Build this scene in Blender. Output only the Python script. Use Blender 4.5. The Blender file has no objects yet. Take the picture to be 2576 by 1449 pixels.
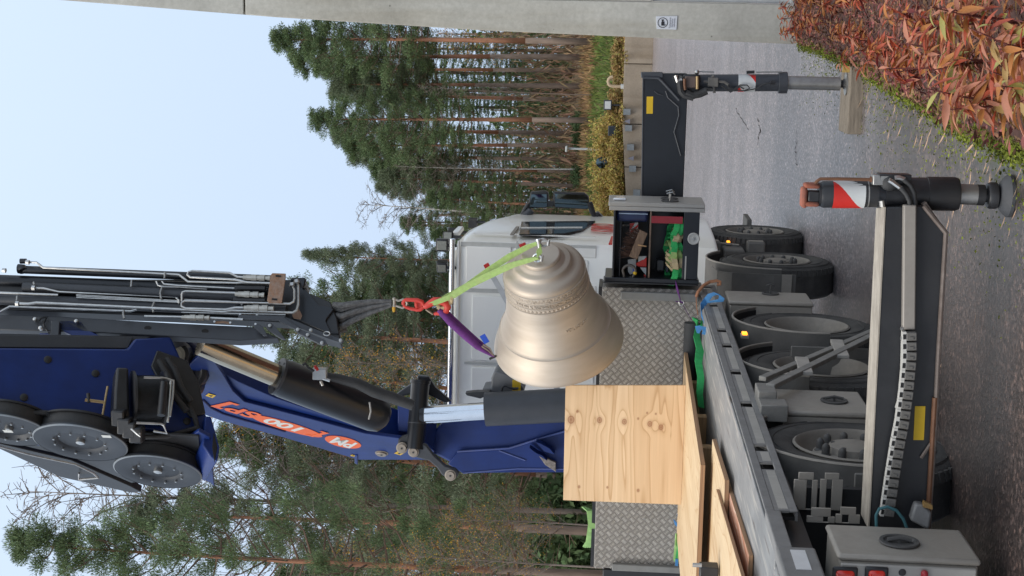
import bpy, math, random
import numpy as np
from mathutils import Vector, Matrix, noise
R = math.radians
random.seed(7); np.random.seed(7)
scene = bpy.context.scene
COL = scene.collection

# ------------------------------------------------------------------ camera
# The photograph is a portrait view stored on its side: the camera is rolled by about 90 degrees.
FP, CX, CY = 3685.0, 1288.0, 724.5          # focal length and centre in picture units (2576 wide)
def _cr(X, Y): return Vector(((X-CX)/FP, -(Y-CY)/FP, -1.0))
_ey = _cr(1574, 105).normalized()           # along the lorry
_r2 = _cr(1531, 1449)                       # second point of the horizon
_up = _r2.cross(_ey).normalized()
if _up.x > 0: _up = -_up
_ex = _ey.cross(_up)
CAM = Vector((0, 0, 2.02))
RM = Matrix((_ex, _ey, _up))                # camera -> world
def ray(X, Y): return RM @ _cr(X, Y)
def PY(X, Y, y):  d = ray(X, Y); return CAM + d*((y-CAM.y)/d.y)
def PXX(X, Y, x): d = ray(X, Y); return CAM + d*((x-CAM.x)/d.x)
def PZ(X, Y, z):  d = ray(X, Y); return CAM + d*((z-CAM.z)/d.z)
def PP(X, Y, o, n): d = ray(X, Y); return CAM + d*((o-CAM).dot(n)/d.dot(n))
def PD(p):
    q = RM.transposed() @ (Vector(p)-CAM)
    return (CX + FP*q.x/-q.z, CY - FP*q.y/-q.z)

cam = bpy.data.cameras.new('camera'); cam.sensor_width = 36; cam.lens = 36*FP/2576
cam.clip_start = 0.05; cam.clip_end = 2000
co = bpy.data.objects.new('camera', cam); COL.objects.link(co)
co.matrix_world = Matrix.Translation(CAM) @ RM.to_4x4()
scene.camera = co

# ------------------------------------------------------------------ light
SUN_EL, SUN_AZ = R(48), R(-150)             # behind the camera, to the left
w = bpy.data.worlds.new('World'); scene.world = w; w.use_nodes = True
nt = w.node_tree; nt.nodes.clear()
sky = nt.nodes.new('ShaderNodeTexSky'); sky.sky_type = 'NISHITA'; sky.sun_disc = False
sky.sun_elevation = SUN_EL; sky.sun_rotation = R(150); sky.air_density = 1.0; sky.dust_density = 1.5; sky.ozone_density = 1.5
hs = nt.nodes.new('ShaderNodeHueSaturation'); hs.inputs['Saturation'].default_value = 0.55; hs.inputs['Value'].default_value = 1.0
mx = nt.nodes.new('ShaderNodeMix'); mx.data_type = 'RGBA'; mx.inputs['Factor'].default_value = 0.85
mx.inputs[7].default_value = (5.15, 6.65, 9.0, 1)   # even high cloud, in the same units as the sky
bg = nt.nodes.new('ShaderNodeBackground'); bg.inputs['Strength'].default_value = 0.1
ow = nt.nodes.new('ShaderNodeOutputWorld')
tcw = nt.nodes.new('ShaderNodeTexCoord'); sepw = nt.nodes.new('ShaderNodeSeparateXYZ')
nt.links.new(tcw.outputs['Generated'], sepw.inputs[0])
rw = nt.nodes.new('ShaderNodeValToRGB')
rw.color_ramp.elements[0].position = 0.0; rw.color_ramp.elements[0].color = (0.43, 0.54, 0.72, 1)
rw.color_ramp.elements[1].position = 0.40; rw.color_ramp.elements[1].color = (0.595, 0.72, 0.88, 1)
_e = rw.color_ramp.elements.new(1.0); _e.color = (1.42, 1.40, 1.36, 1)   # an overcast sky is brightest overhead
nt.links.new(sepw.outputs['Z'], rw.inputs[0])
vm = nt.nodes.new('ShaderNodeVectorMath'); vm.operation = 'SCALE'; vm.inputs['Scale'].default_value = 9.9
nt.links.new(rw.outputs['Color'], vm.inputs[0])
nt.links.new(sky.outputs[0], hs.inputs['Color']); nt.links.new(hs.outputs[0], mx.inputs[6]); nt.links.new(vm.outputs[0], mx.inputs[7])
nt.links.new(mx.outputs[2], bg.inputs['Color']); nt.links.new(bg.outputs[0], ow.inputs[0])
sl = bpy.data.lights.new('sun', 'SUN'); sl.energy = 1.5; sl.angle = R(30); sl.color = (1.0, 0.94, 0.85)
so = bpy.data.objects.new('sun', sl); COL.objects.link(so)
_sd = Vector((math.sin(R(215))*math.cos(SUN_EL), math.cos(R(215))*math.cos(SUN_EL), math.sin(SUN_EL)))
so.rotation_euler = _sd.to_track_quat('Z', 'Y').to_euler(); so.location = (-10, -10, 30)
sky.sun_rotation = R(215)
scene.view_settings.view_transform = 'Standard'; scene.view_settings.look = 'None'
scene.view_settings.exposure = 0.42; scene.view_settings.gamma = 1; scene.view_settings.use_curve_mapping = False
scene.render.engine = 'CYCLES'
scene.cycles.max_bounces = 8; scene.cycles.transparent_max_bounces = 8

# ------------------------------------------------------------------ materials
MATS = {}
def mat(name, col, rough=0.6, metal=0.0, var=0.15, scale=6.0, bump=0.0, bscale=60.0, dust=0.0,
        dustcol=(0.30, 0.28, 0.25), stretch=(1, 1, 1), coat=0.0, island=0.0, hue=0.0, trans=0.0, emit=None, spec=0.5, streak=0.0):
    if name in MATS: return MATS[name]
    m = bpy.data.materials.new(name); MATS[name] = m; m.use_nodes = True
    n = m.node_tree.nodes; l = m.node_tree.links
    b = n['Principled BSDF']; b.inputs['Roughness'].default_value = rough; b.inputs['Metallic'].default_value = metal
    b.inputs['Specular IOR Level'].default_value = spec
    if coat: b.inputs['Coat Weight'].default_value = coat; b.inputs['Coat Roughness'].default_value = 0.08
    tc = n.new('ShaderNodeTexCoord'); mp = n.new('ShaderNodeMapping'); mp.inputs['Scale'].default_value = stretch
    l.new(tc.outputs['Object'], mp.inputs[0])
    nz = n.new('ShaderNodeTexNoise'); nz.inputs['Scale'].default_value = scale; nz.inputs['Detail'].default_value = 8; nz.inputs['Roughness'].default_value = 0.65
    l.new(mp.outputs[0], nz.inputs['Vector'])
    rp = n.new('ShaderNodeMapRange'); rp.inputs['From Min'].default_value = 0.3; rp.inputs['From Max'].default_value = 0.7
    rp.inputs['To Min'].default_value = 1-var; rp.inputs['To Max'].default_value = 1+var
    l.new(nz.outputs['Fac'], rp.inputs['Value'])
    hv = n.new('ShaderNodeHueSaturation'); hv.inputs['Color'].default_value = (*col, 1)
    l.new(rp.outputs[0], hv.inputs['Value'])
    out = hv.outputs[0]
    if island:
        g = n.new('ShaderNodeNewGeometry')
        r2 = n.new('ShaderNodeMapRange'); r2.inputs['To Min'].default_value = 1-island; r2.inputs['To Max'].default_value = 1+island
        l.new(g.outputs['Random Per Island'], r2.inputs['Value'])
        h2 = n.new('ShaderNodeHueSaturation'); l.new(out, h2.inputs['Color']); l.new(r2.outputs[0], h2.inputs['Value'])
        if hue:
            ml = n.new('ShaderNodeMath'); ml.operation = 'MULTIPLY'; ml.inputs[1].default_value = 17.31; l.new(g.outputs['Random Per Island'], ml.inputs[0])
            fr = n.new('ShaderNodeMath'); fr.operation = 'FRACT'; l.new(ml.outputs[0], fr.inputs[0])
            r3 = n.new('ShaderNodeMapRange'); r3.inputs['To Min'].default_value = 0.5-hue; r3.inputs['To Max'].default_value = 0.5+hue
            l.new(fr.outputs[0], r3.inputs['Value']); l.new(r3.outputs[0], h2.inputs['Hue'])
        out = h2.outputs[0]
    if dust:
        nd = n.new('ShaderNodeTexNoise'); nd.inputs['Scale'].default_value = scale*0.45; nd.inputs['Detail'].default_value = 10; nd.inputs['Roughness'].default_value = 0.7
        l.new(tc.outputs['Object'], nd.inputs['Vector'])
        rd = n.new('ShaderNodeMapRange'); rd.inputs['From Min'].default_value = 0.38; rd.inputs['From Max'].default_value = 0.72; rd.inputs['To Max'].default_value = dust*1.6; rd.clamp = True
        rd.inputs['To Min'].default_value = dust*0.4
        l.new(nd.outputs['Fac'], rd.inputs['Value'])
        md = n.new('ShaderNodeMix'); md.data_type = 'RGBA'; l.new(rd.outputs[0], md.inputs['Factor']); l.new(out, md.inputs[6]); md.inputs[7].default_value = (*dustcol, 1)
        out = md.outputs[2]
        rr = n.new('ShaderNodeMapRange'); rr.inputs['To Min'].default_value = rough; rr.inputs['To Max'].default_value = min(1, rough+0.45); l.new(rd.outputs[0], rr.inputs['Value']); l.new(rr.outputs[0], b.inputs['Roughness'])
    if streak:
        ms = n.new('ShaderNodeMapping'); ms.inputs['Scale'].default_value = (9, 9, 0.6); l.new(tc.outputs['Object'], ms.inputs[0])
        ns = n.new('ShaderNodeTexNoise'); ns.inputs['Scale'].default_value = 1.2; ns.inputs['Detail'].default_value = 6; l.new(ms.outputs[0], ns.inputs['Vector'])
        rs = n.new('ShaderNodeMapRange'); rs.inputs['From Min'].default_value = 0.45; rs.inputs['From Max'].default_value = 0.75; rs.inputs['To Max'].default_value = streak; l.new(ns.outputs['Fac'], rs.inputs['Value'])
        mk = n.new('ShaderNodeMix'); mk.data_type = 'RGBA'; l.new(rs.outputs[0], mk.inputs['Factor']); l.new(out, mk.inputs[6]); mk.inputs[7].default_value = (*[c*0.45 for c in col], 1)
        out = mk.outputs[2]
    l.new(out, b.inputs['Base Color'])
    if bump:
        nb = n.new('ShaderNodeTexNoise'); nb.inputs['Scale'].default_value = bscale; nb.inputs['Detail'].default_value = 5; l.new(mp.outputs[0], nb.inputs['Vector'])
        bp = n.new('ShaderNodeBump'); bp.inputs['Strength'].default_value = bump; bp.inputs['Distance'].default_value = 0.01; l.new(nb.outputs['Fac'], bp.inputs['Height']); l.new(bp.outputs[0], b.inputs['Normal'])
    if trans:
        tr = n.new('ShaderNodeBsdfTranslucent'); l.new(out, tr.inputs['Color'])
        ma = n.new('ShaderNodeMixShader'); ma.inputs[0].default_value = trans
        l.new(b.outputs[0], ma.inputs[1]); l.new(tr.outputs[0], ma.inputs[2]); l.new(ma.outputs[0], n['Material Output'].inputs[0])
    if emit:
        b.inputs['Emission Color'].default_value = (*emit[:3], 1); b.inputs['Emission Strength'].default_value = emit[3]
    return m

M_BLUE = mat('blue_paint', (0.004, 0.024, 0.150), 0.42, 0, 0.22, 3, 0.06, 30, dust=0.10, dustcol=(0.045, 0.06, 0.14), coat=0.08, spec=0.35, streak=0.25)
M_BLACK = mat('black_paint', (0.012, 0.013, 0.016), 0.38, 0, 0.3, 8, 0.05, 50, dust=0.10, dustcol=(0.10, 0.095, 0.09))
M_BLACKC = mat('black_clean', (0.010, 0.012, 0.016), 0.3, 0, 0.2, 6, 0.03, 40, dust=0.03, dustcol=(0.06, 0.06, 0.07))
M_GREYB = mat('anthracite_paint', (0.035, 0.040, 0.050), 0.42, 0, 0.15, 6, 0.05, 50, dust=0.08, dustcol=(0.12, 0.12, 0.12))
M_CHROME = mat('chrome', (0.75, 0.76, 0.78), 0.12, 1, 0.05, 8)
M_BROD = mat('oiled_rod', (0.42, 0.36, 0.27), 0.16, 1, 0.1, 8)
M_PIPE = mat('zinc_pipe', (0.56, 0.56, 0.55), 0.34, 1, 0.18, 20, dust=0.15, dustcol=(0.35, 0.34, 0.32))
M_STEEL = mat('steel', (0.42, 0.42, 0.41), 0.4, 1, 0.2, 12, dust=0.2, dustcol=(0.3, 0.28, 0.25))
M_RUST = mat('rusty_steel', (0.30, 0.14, 0.06), 0.75, 0.2, 0.3, 30, 0.3, 90, dust=0.6, dustcol=(0.30, 0.27, 0.25))
M_WHITE = mat('white_cab_paint', (0.90, 0.885, 0.83), 0.28, 0, 0.03, 2, coat=0.4, dust=0.06, dustcol=(0.5, 0.48, 0.44))
M_GLASS = mat('dark_glass', (0.02, 0.025, 0.03), 0.06, 0, 0.05, 2, spec=0.35)
M_MIRROR = mat('mirror_glass', (0.10, 0.13, 0.14), 0.03, 1, 0.02, 2)
M_TYRE = mat('tyre_rubber', (0.020, 0.020, 0.021), 0.75, 0, 0.25, 14, 0.25, 80, dust=0.42, dustcol=(0.115, 0.108, 0.098))
M_RIM = mat('dusty_rim', (0.24, 0.22, 0.195), 0.6, 0.3, 0.2, 14, 0.1, 80, dust=0.5, dustcol=(0.24, 0.22, 0.19))
M_NUT = mat('nut_cap', (0.035, 0.036, 0.04), 0.55, 0, 0.2, 20, dust=0.3, dustcol=(0.16, 0.15, 0.13))
M_FEND = mat('dusty_grey_plastic', (0.085, 0.083, 0.080), 0.6, 0, 0.2, 8, 0.08, 60, dust=0.5, dustcol=(0.17, 0.16, 0.145))
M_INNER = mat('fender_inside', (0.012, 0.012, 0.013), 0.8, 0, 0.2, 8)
M_ALU = mat('grimy_aluminium', (0.33, 0.305, 0.27), 0.5, 0.2, 0.14, 5, 0.05, 60, dust=0.35, dustcol=(0.20, 0.18, 0.155))
M_RAIL = mat('rail_steel', (0.215, 0.215, 0.215), 0.55, 0.3, 0.18, 9, 0.12, 60, dust=0.3, dustcol=(0.22, 0.21, 0.20))
M_STRIP = mat('reflective_strip', (0.40, 0.39, 0.36), 0.45, 0, 0.12, 12, dust=0.35, dustcol=(0.24, 0.22, 0.20))
M_STRIPW = mat('reflective_strip_clean', (0.62, 0.63, 0.64), 0.4, 0, 0.08, 12)
M_PLATE = mat('tread_plate', (0.23, 0.215, 0.195), 0.5, 0.35, 0.14, 9, 0.05, 60, dust=0.25, dustcol=(0.24, 0.225, 0.21))
M_TREAD = mat('tread_bars', (0.78, 0.75, 0.70), 0.4, 0.45, 0.15, 14)
M_YEL = mat('yellow_reflector', (0.62, 0.40, 0.012), 0.5, 0, 0.08, 12)
M_RED = mat('red_reflective', (0.55, 0.022, 0.015), 0.45, 0, 0.08, 12)
M_WREF = mat('white_reflective', (0.55, 0.57, 0.57), 0.45, 0, 0.08, 12)
M_ORANGE = mat('orange_paint', (0.50, 0.12, 0.045), 0.55, 0, 0.3, 20, dust=0.62, dustcol=(0.06, 0.05, 0.05))
M_DECALO = mat('orange_decal', (0.75, 0.12, 0.015), 0.45, 0, 0.05, 10)
M_DECALW = mat('pale_decal', (0.62, 0.63, 0.60), 0.45, 0, 0.05, 10)
M_TRAY = mat('cable_tray', (0.30, 0.275, 0.245), 0.5, 0.2, 0.12, 10, dust=0.3, dustcol=(0.22, 0.20, 0.18))
M_LINK = mat('chain_link_plastic', (0.10, 0.098, 0.092), 0.6, 0, 0.2, 12, dust=0.5, dustcol=(0.16, 0.15, 0.14))
M_LINKW = mat('chain_side_plate', (0.50, 0.49, 0.46), 0.5, 0, 0.12, 12)
M_BTOP = mat('worn_flange', (0.42, 0.38, 0.32), 0.6, 0.1, 0.35, 14, 0.15, 60, dust=0.5, dustcol=(0.22, 0.19, 0.16), stretch=(.5, 3, 3))
M_BROWN = mat('rusty_rod', (0.16, 0.075, 0.04), 0.6, 0.2, 0.3, 14)
M_TAIL = mat('red_lens', (0.70, 0.03, 0.02), 0.18, 0, 0.06, 6, coat=0.5)
M_LENSOR = mat('amber_lens', (0.9, 0.28, 0.02), 0.3, 0, 0.05, 6, emit=(1.0, 0.32, 0.02, 2.0))
M_REDHOOK = mat('red_hook_paint', (0.62, 0.045, 0.03), 0.42, 0, 0.14, 14, dust=0.12, dustcol=(0.25, 0.05, 0.04))
M_GREYWEB = mat('grey_webbing', (0.12, 0.122, 0.125), 0.85, 0, 0.5, 30, 0.4, 220)
M_GREENWEB = mat('green_webbing', (0.30, 0.48, 0.14), 0.85, 0, 0.2, 26, 0.4, 260, dust=0.3, dustcol=(0.40, 0.36, 0.20))
M_TANWEB = mat('tan_webbing', (0.48, 0.38, 0.22), 0.85, 0, 0.2, 26, 0.4, 260)
M_GREEN2 = mat('bright_green_webbing', (0.03, 0.38, 0.10), 0.8, 0, 0.25, 20, 0.3, 200)
M_GREEN3 = mat('pale_green_webbing', (0.26, 0.45, 0.16), 0.8, 0, 0.25, 20, 0.3, 200)
M_PURPLE = mat('purple_webbing', (0.115, 0.02, 0.16), 0.75, 0, 0.25, 26, 0.3, 200)
M_BLUEWEB = mat('blue_webbing', (0.04, 0.17, 0.38), 0.8, 0, 0.2, 20, 0.3, 200)
M_OCORD = mat('orange_cord', (0.42, 0.19, 0.10), 0.8, 0, 0.2, 20)
M_RUBBER = mat('black_rubber', (0.02, 0.021, 0.023), 0.6, 0, 0.3, 10, 0.15, 60, dust=0.2, dustcol=(0.09, 0.09, 0.09))
M_NAVY = mat('navy_case', (0.012, 0.022, 0.075), 0.35, 0, 0.15, 10)
M_BRISTLE = mat('bristle', (0.10, 0.055, 0.04), 0.9, 0, 0.3, 20, island=0.4)
M_OLDWOOD = mat('stained_wood', (0.20, 0.13, 0.085), 0.75, 0, 0.4, 16, 0.2, 60, stretch=(1, 1, 4))
M_SIGN = mat('sign_white', (0.62, 0.65, 0.70), 0.4, 0, 0.05, 8)
M_INK = mat('sign_ink', (0.015, 0.015, 0.02), 0.5, 0, 0.05, 8)
M_INKG = mat('sign_grey_ink', (0.22, 0.22, 0.26), 0.5, 0, 0.05, 8)
M_BLUEB = mat('blue_plastic', (0.01, 0.06, 0.42), 0.4, 0, 0.1, 8)
M_CREAM = mat('grey_door_paint', (0.36, 0.345, 0.32), 0.42, 0.1, 0.06, 5, dust=0.2, dustcol=(0.25, 0.235, 0.21))
M_BARK = mat('pine_bark_grey', (0.19, 0.14, 0.11), 0.9, 0, 0.4, 3, 0.5, 12, stretch=(1, 1, .25))
M_BARKO = mat('pine_bark_orange', (0.33, 0.155, 0.09), 0.85, 0, 0.35, 2, 0.4, 12, stretch=(1, 1, .3))
M_BIRCH = mat('birch_bark', (0.50, 0.48, 0.44), 0.7, 0, 0.4, 5, 0.2, 12, stretch=(1, 1, 3))
M_BRANCH = mat('brown_branches', (0.17, 0.11, 0.08), 0.9, 0, 0.3, 3)
M_TWIG = mat('grey_twigs', (0.19, 0.155, 0.13), 0.85, 0, 0.25, 5)
M_NEEDLE = mat('pine_needles', (0.130, 0.182, 0.082), 0.6, 0, 0.25, 0.6, island=0.55, hue=0.03, trans=0.25, spec=0.25)
M_NEEDLE2 = mat('pine_needles_pale', (0.165, 0.200, 0.122), 0.6, 0, 0.25, 0.6, island=0.5, hue=0.03, trans=0.25, spec=0.25)
M_SPRUCE = mat('spruce_needles', (0.095, 0.145, 0.062), 0.65, 0, 0.3, 0.6, island=0.5, hue=0.02, trans=0.2, spec=0.2)
M_YLEAF = mat('yellow_leaves', (0.55, 0.30, 0.035), 0.6, 0, 0.2, 2, island=0.4, hue=0.025, trans=0.35)
M_HEDGE = mat('yellow_hedge_leaves', (0.50, 0.385, 0.12), 0.65, 0, 0.35, 0.6, island=0.45, hue=0.035, trans=0.3)
M_HEDGEB = mat('brown_hedge_leaves', (0.36, 0.26, 0.09), 0.7, 0, 0.3, 0.8, island=0.45, hue=0.04, trans=0.3)
M_BRUSH = mat('brown_brush', (0.27, 0.17, 0.10), 0.85, 0, 0.3, 0.8, island=0.45, hue=0.03)
M_MOSS = mat('moss', (0.14, 0.17, 0.015), 0.9, 0, 0.35, 6, island=0.4)
M_SOIL = mat('leaf_litter_soil', (0.075, 0.035, 0.028), 0.9, 0, 0.4, 12, 0.6, 30)
# ------------------------------------------------------------------ materials with patterns of their own
def node_mat(name):
    m = bpy.data.materials.new(name); m.use_nodes = True; MATS[name] = m
    return m, m.node_tree.nodes, m.node_tree.links, m.node_tree.nodes['Principled BSDF']
def N(n, t, **kw):
    x = n.new(t)
    for k, v in kw.items():
        if k in x.inputs.keys(): x.inputs[k].default_value = v
        else: setattr(x, k, v)
    return x
def ramp(n, l, src, stops):
    r = n.new('ShaderNodeValToRGB'); cr = r.color_ramp
    while len(cr.elements) > 1: cr.elements.remove(cr.elements[-1])
    cr.elements[0].position = stops[0][0]; cr.elements[0].color = (*stops[0][1], 1)
    for p, c in stops[1:]:
        e = cr.elements.new(p); e.color = (*c, 1)
    l.new(src, r.inputs[0]); return r.outputs[0]
def mixc(n, l, fac, a, b_, mode='MIX'):
    m = n.new('ShaderNodeMix'); m.data_type = 'RGBA'; m.blend_type = mode
    for s, i in ((fac, 0), (a, 6), (b_, 7)):
        if isinstance(s, (int, float)): m.inputs[i].default_value = s
        elif isinstance(s, tuple): m.inputs[i].default_value = (*s, 1)
        else: l.new(s, m.inputs[i])
    return m.outputs[2]

def asphalt():
    m, n, l, b = node_mat('damp_asphalt')
    tc = N(n, 'ShaderNodeTexCoord')
    n1 = N(n, 'ShaderNodeTexNoise', Scale=0.35, Detail=5.0); l.new(tc.outputs['Object'], n1.inputs['Vector'])
    mp = N(n, 'ShaderNodeMapping'); mp.inputs['Scale'].default_value = (0.22, 1.3, 1); l.new(tc.outputs['Object'], mp.inputs[0])
    n2 = N(n, 'ShaderNodeTexNoise', Scale=1.0, Detail=6.0); l.new(mp.outputs[0], n2.inputs['Vector'])
    vo = N(n, 'ShaderNodeTexVoronoi', Scale=62.0); l.new(tc.outputs['Object'], vo.inputs['Vector'])
    vo2 = N(n, 'ShaderNodeTexVoronoi', Scale=42.0); l.new(tc.outputs['Object'], vo2.inputs['Vector'])
    base = ramp(n, l, n1.outputs['Fac'], [(0.3, (0.042, 0.031, 0.029)), (0.7, (0.068, 0.052, 0.049))])
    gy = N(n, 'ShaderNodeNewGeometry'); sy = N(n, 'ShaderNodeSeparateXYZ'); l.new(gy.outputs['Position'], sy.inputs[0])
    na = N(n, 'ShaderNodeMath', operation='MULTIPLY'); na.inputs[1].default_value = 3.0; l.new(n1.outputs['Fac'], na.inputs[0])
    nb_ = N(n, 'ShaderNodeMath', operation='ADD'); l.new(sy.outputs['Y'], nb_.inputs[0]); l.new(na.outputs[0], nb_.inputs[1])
    far_pale = N(n, 'ShaderNodeMapRange'); far_pale.interpolation_type = 'SMOOTHSTEP'; far_pale.inputs['From Min'].default_value = 11.5; far_pale.inputs['From Max'].default_value = 16.5; l.new(nb_.outputs[0], far_pale.inputs['Value'])
    base = mixc(n, l, far_pale.outputs[0], base, (0.165, 0.155, 0.170))   # older surfacing up the yard, its grazing wet sheen also put into the colour
    stone = ramp(n, l, vo.outputs['Color'], [(0.0, (0.32, 0.30, 0.30)), (0.40, (0.75, 0.72, 0.70)), (0.62, (1.3, 1.22, 1.18)), (0.72, (1.7, 1.62, 1.58)), (0.82, (3.0, 2.9, 2.8))])
    c = mixc(n, l, 0.85, base, stone, 'MULTIPLY')
    st2 = ramp(n, l, vo2.outputs['Color'], [(0.0, (.8, .8, .8)), (0.70, (1, 1, 1)), (0.78, (1.9, 1.7, 1.55))])
    c = mixc(n, l, 0.8, c, st2, 'MULTIPLY')
    lane = ramp(n, l, n2.outputs['Fac'], [(0.4, (0.82, 0.82, 0.82)), (0.6, (1.12, 1.12, 1.12))])
    c = mixc(n, l, 0.8, c, lane, 'MULTIPLY')
    # moss creeping in beside the planted strip
    gp = N(n, 'ShaderNodeNewGeometry'); sx = N(n, 'ShaderNodeSeparateXYZ'); l.new(gp.outputs['Position'], sx.inputs[0])
    mr = N(n, 'ShaderNodeMapRange'); mr.inputs['From Min'].default_value = -1.25; mr.inputs['From Max'].default_value = -0.2; mr.inputs['To Max'].default_value = 0.55
    l.new(sx.outputs['X'], mr.inputs['Value'])
    my = N(n, 'ShaderNodeMapRange'); my.inputs['From Min'].default_value = 12.0; my.inputs['From Max'].default_value = 7.0; l.new(sx.outputs['Y'], my.inputs['Value'])
    mm = N(n, 'ShaderNodeMath', operation='MULTIPLY'); l.new(mr.outputs[0], mm.inputs[0]); l.new(my.outputs[0], mm.inputs[1])
    n3 = N(n, 'ShaderNodeTexNoise', Scale=5.0, Detail=9.0, Roughness=0.75); l.new(tc.outputs['Object'], n3.inputs['Vector'])
    ad = N(n, 'ShaderNodeMath', operation='ADD'); l.new(mm.outputs[0], ad.inputs[0]); l.new(n3.outputs['Fac'], ad.inputs[1])
    mo = N(n, 'ShaderNodeMapRange'); mo.inputs['From Min'].default_value = 0.80; mo.inputs['From Max'].default_value = 1.08; l.new(ad.outputs[0], mo.inputs['Value'])
    c = mixc(n, l, mo.outputs[0], c, (0.075, 0.085, 0.022))
    l.new(c, b.inputs['Base Color'])
    rr = N(n, 'ShaderNodeMapRange'); rr.inputs['To Min'].default_value = 0.35; rr.inputs['To Max'].default_value = 0.5
    b.inputs['Coat Weight'].default_value = 0.75; b.inputs['Coat Roughness'].default_value = 0.34; b.inputs['Coat IOR'].default_value = 1.45; l.new(n2.outputs['Fac'], rr.inputs['Value']); l.new(rr.outputs[0], b.inputs['Roughness'])
    b.inputs['Specular IOR Level'].default_value = 0.85
    bp = N(n, 'ShaderNodeBump', Strength=0.5, Distance=0.004); l.new(vo.outputs['Distance'], bp.inputs['Height']); l.new(bp.outputs[0], b.inputs['Normal'])
    return m
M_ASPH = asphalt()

def concrete(name, col, streaks=True):
    m, n, l, b = node_mat(name); b.inputs['Roughness'].default_value = 0.85
    tc = N(n, 'ShaderNodeTexCoord')
    n1 = N(n, 'ShaderNodeTexNoise', Scale=1.3, Detail=9.0, Roughness=0.6); l.new(tc.outputs['Object'], n1.inputs['Vector'])
    n2 = N(n, 'ShaderNodeTexNoise', Scale=18.0, Detail=6.0, Roughness=0.7); l.new(tc.outputs['Object'], n2.inputs['Vector'])
    mp = N(n, 'ShaderNodeMapping'); mp.inputs['Scale'].default_value = (3.5, 3.5, 0.25); l.new(tc.outputs['Object'], mp.inputs[0])
    n3 = N(n, 'ShaderNodeTexNoise', Scale=1.0, Detail=7.0); l.new(mp.outputs[0], n3.inputs['Vector'])
    c = ramp(n, l, n1.outputs['Fac'], [(0.3, tuple(x*0.80 for x in col)), (0.7, tuple(x*1.12 for x in col))])
    c = mixc(n, l, 0.55, c, ramp(n, l, n2.outputs['Fac'], [(0.35, (0.82, 0.82, 0.80)), (0.65, (1.12, 1.12, 1.12))]), 'MULTIPLY')
    c = mixc(n, l, 0.8, c, ramp(n, l, n3.outputs['Fac'], [(0.35, (0.80, 0.76, 0.70)), (0.55, (1, 1, 1))]), 'MULTIPLY')
    vo = N(n, 'ShaderNodeTexVoronoi', Scale=5.0); l.new(tc.outputs['Object'], vo.inputs['Vector'])
    c = mixc(n, l, 1.0, c, ramp(n, l, vo.outputs['Distance'], [(0.0, (0.45, 0.45, 0.44)), (0.045, (0.55, 0.55, 0.53)), (0.06, (1, 1, 1))]), 'MULTIPLY') if streaks else c
    l.new(c, b.inputs['Base Color'])
    bp = N(n, 'ShaderNodeBump', Strength=0.25, Distance=0.01); l.new(n2.outputs['Fac'], bp.inputs['Height']); l.new(bp.outputs[0], b.inputs['Normal'])
    return m
M_CONC = concrete('pale_concrete', (0.47, 0.465, 0.425))
M_CONC2 = concrete('stained_wall_concrete', (0.34, 0.28, 0.215), False)

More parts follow.
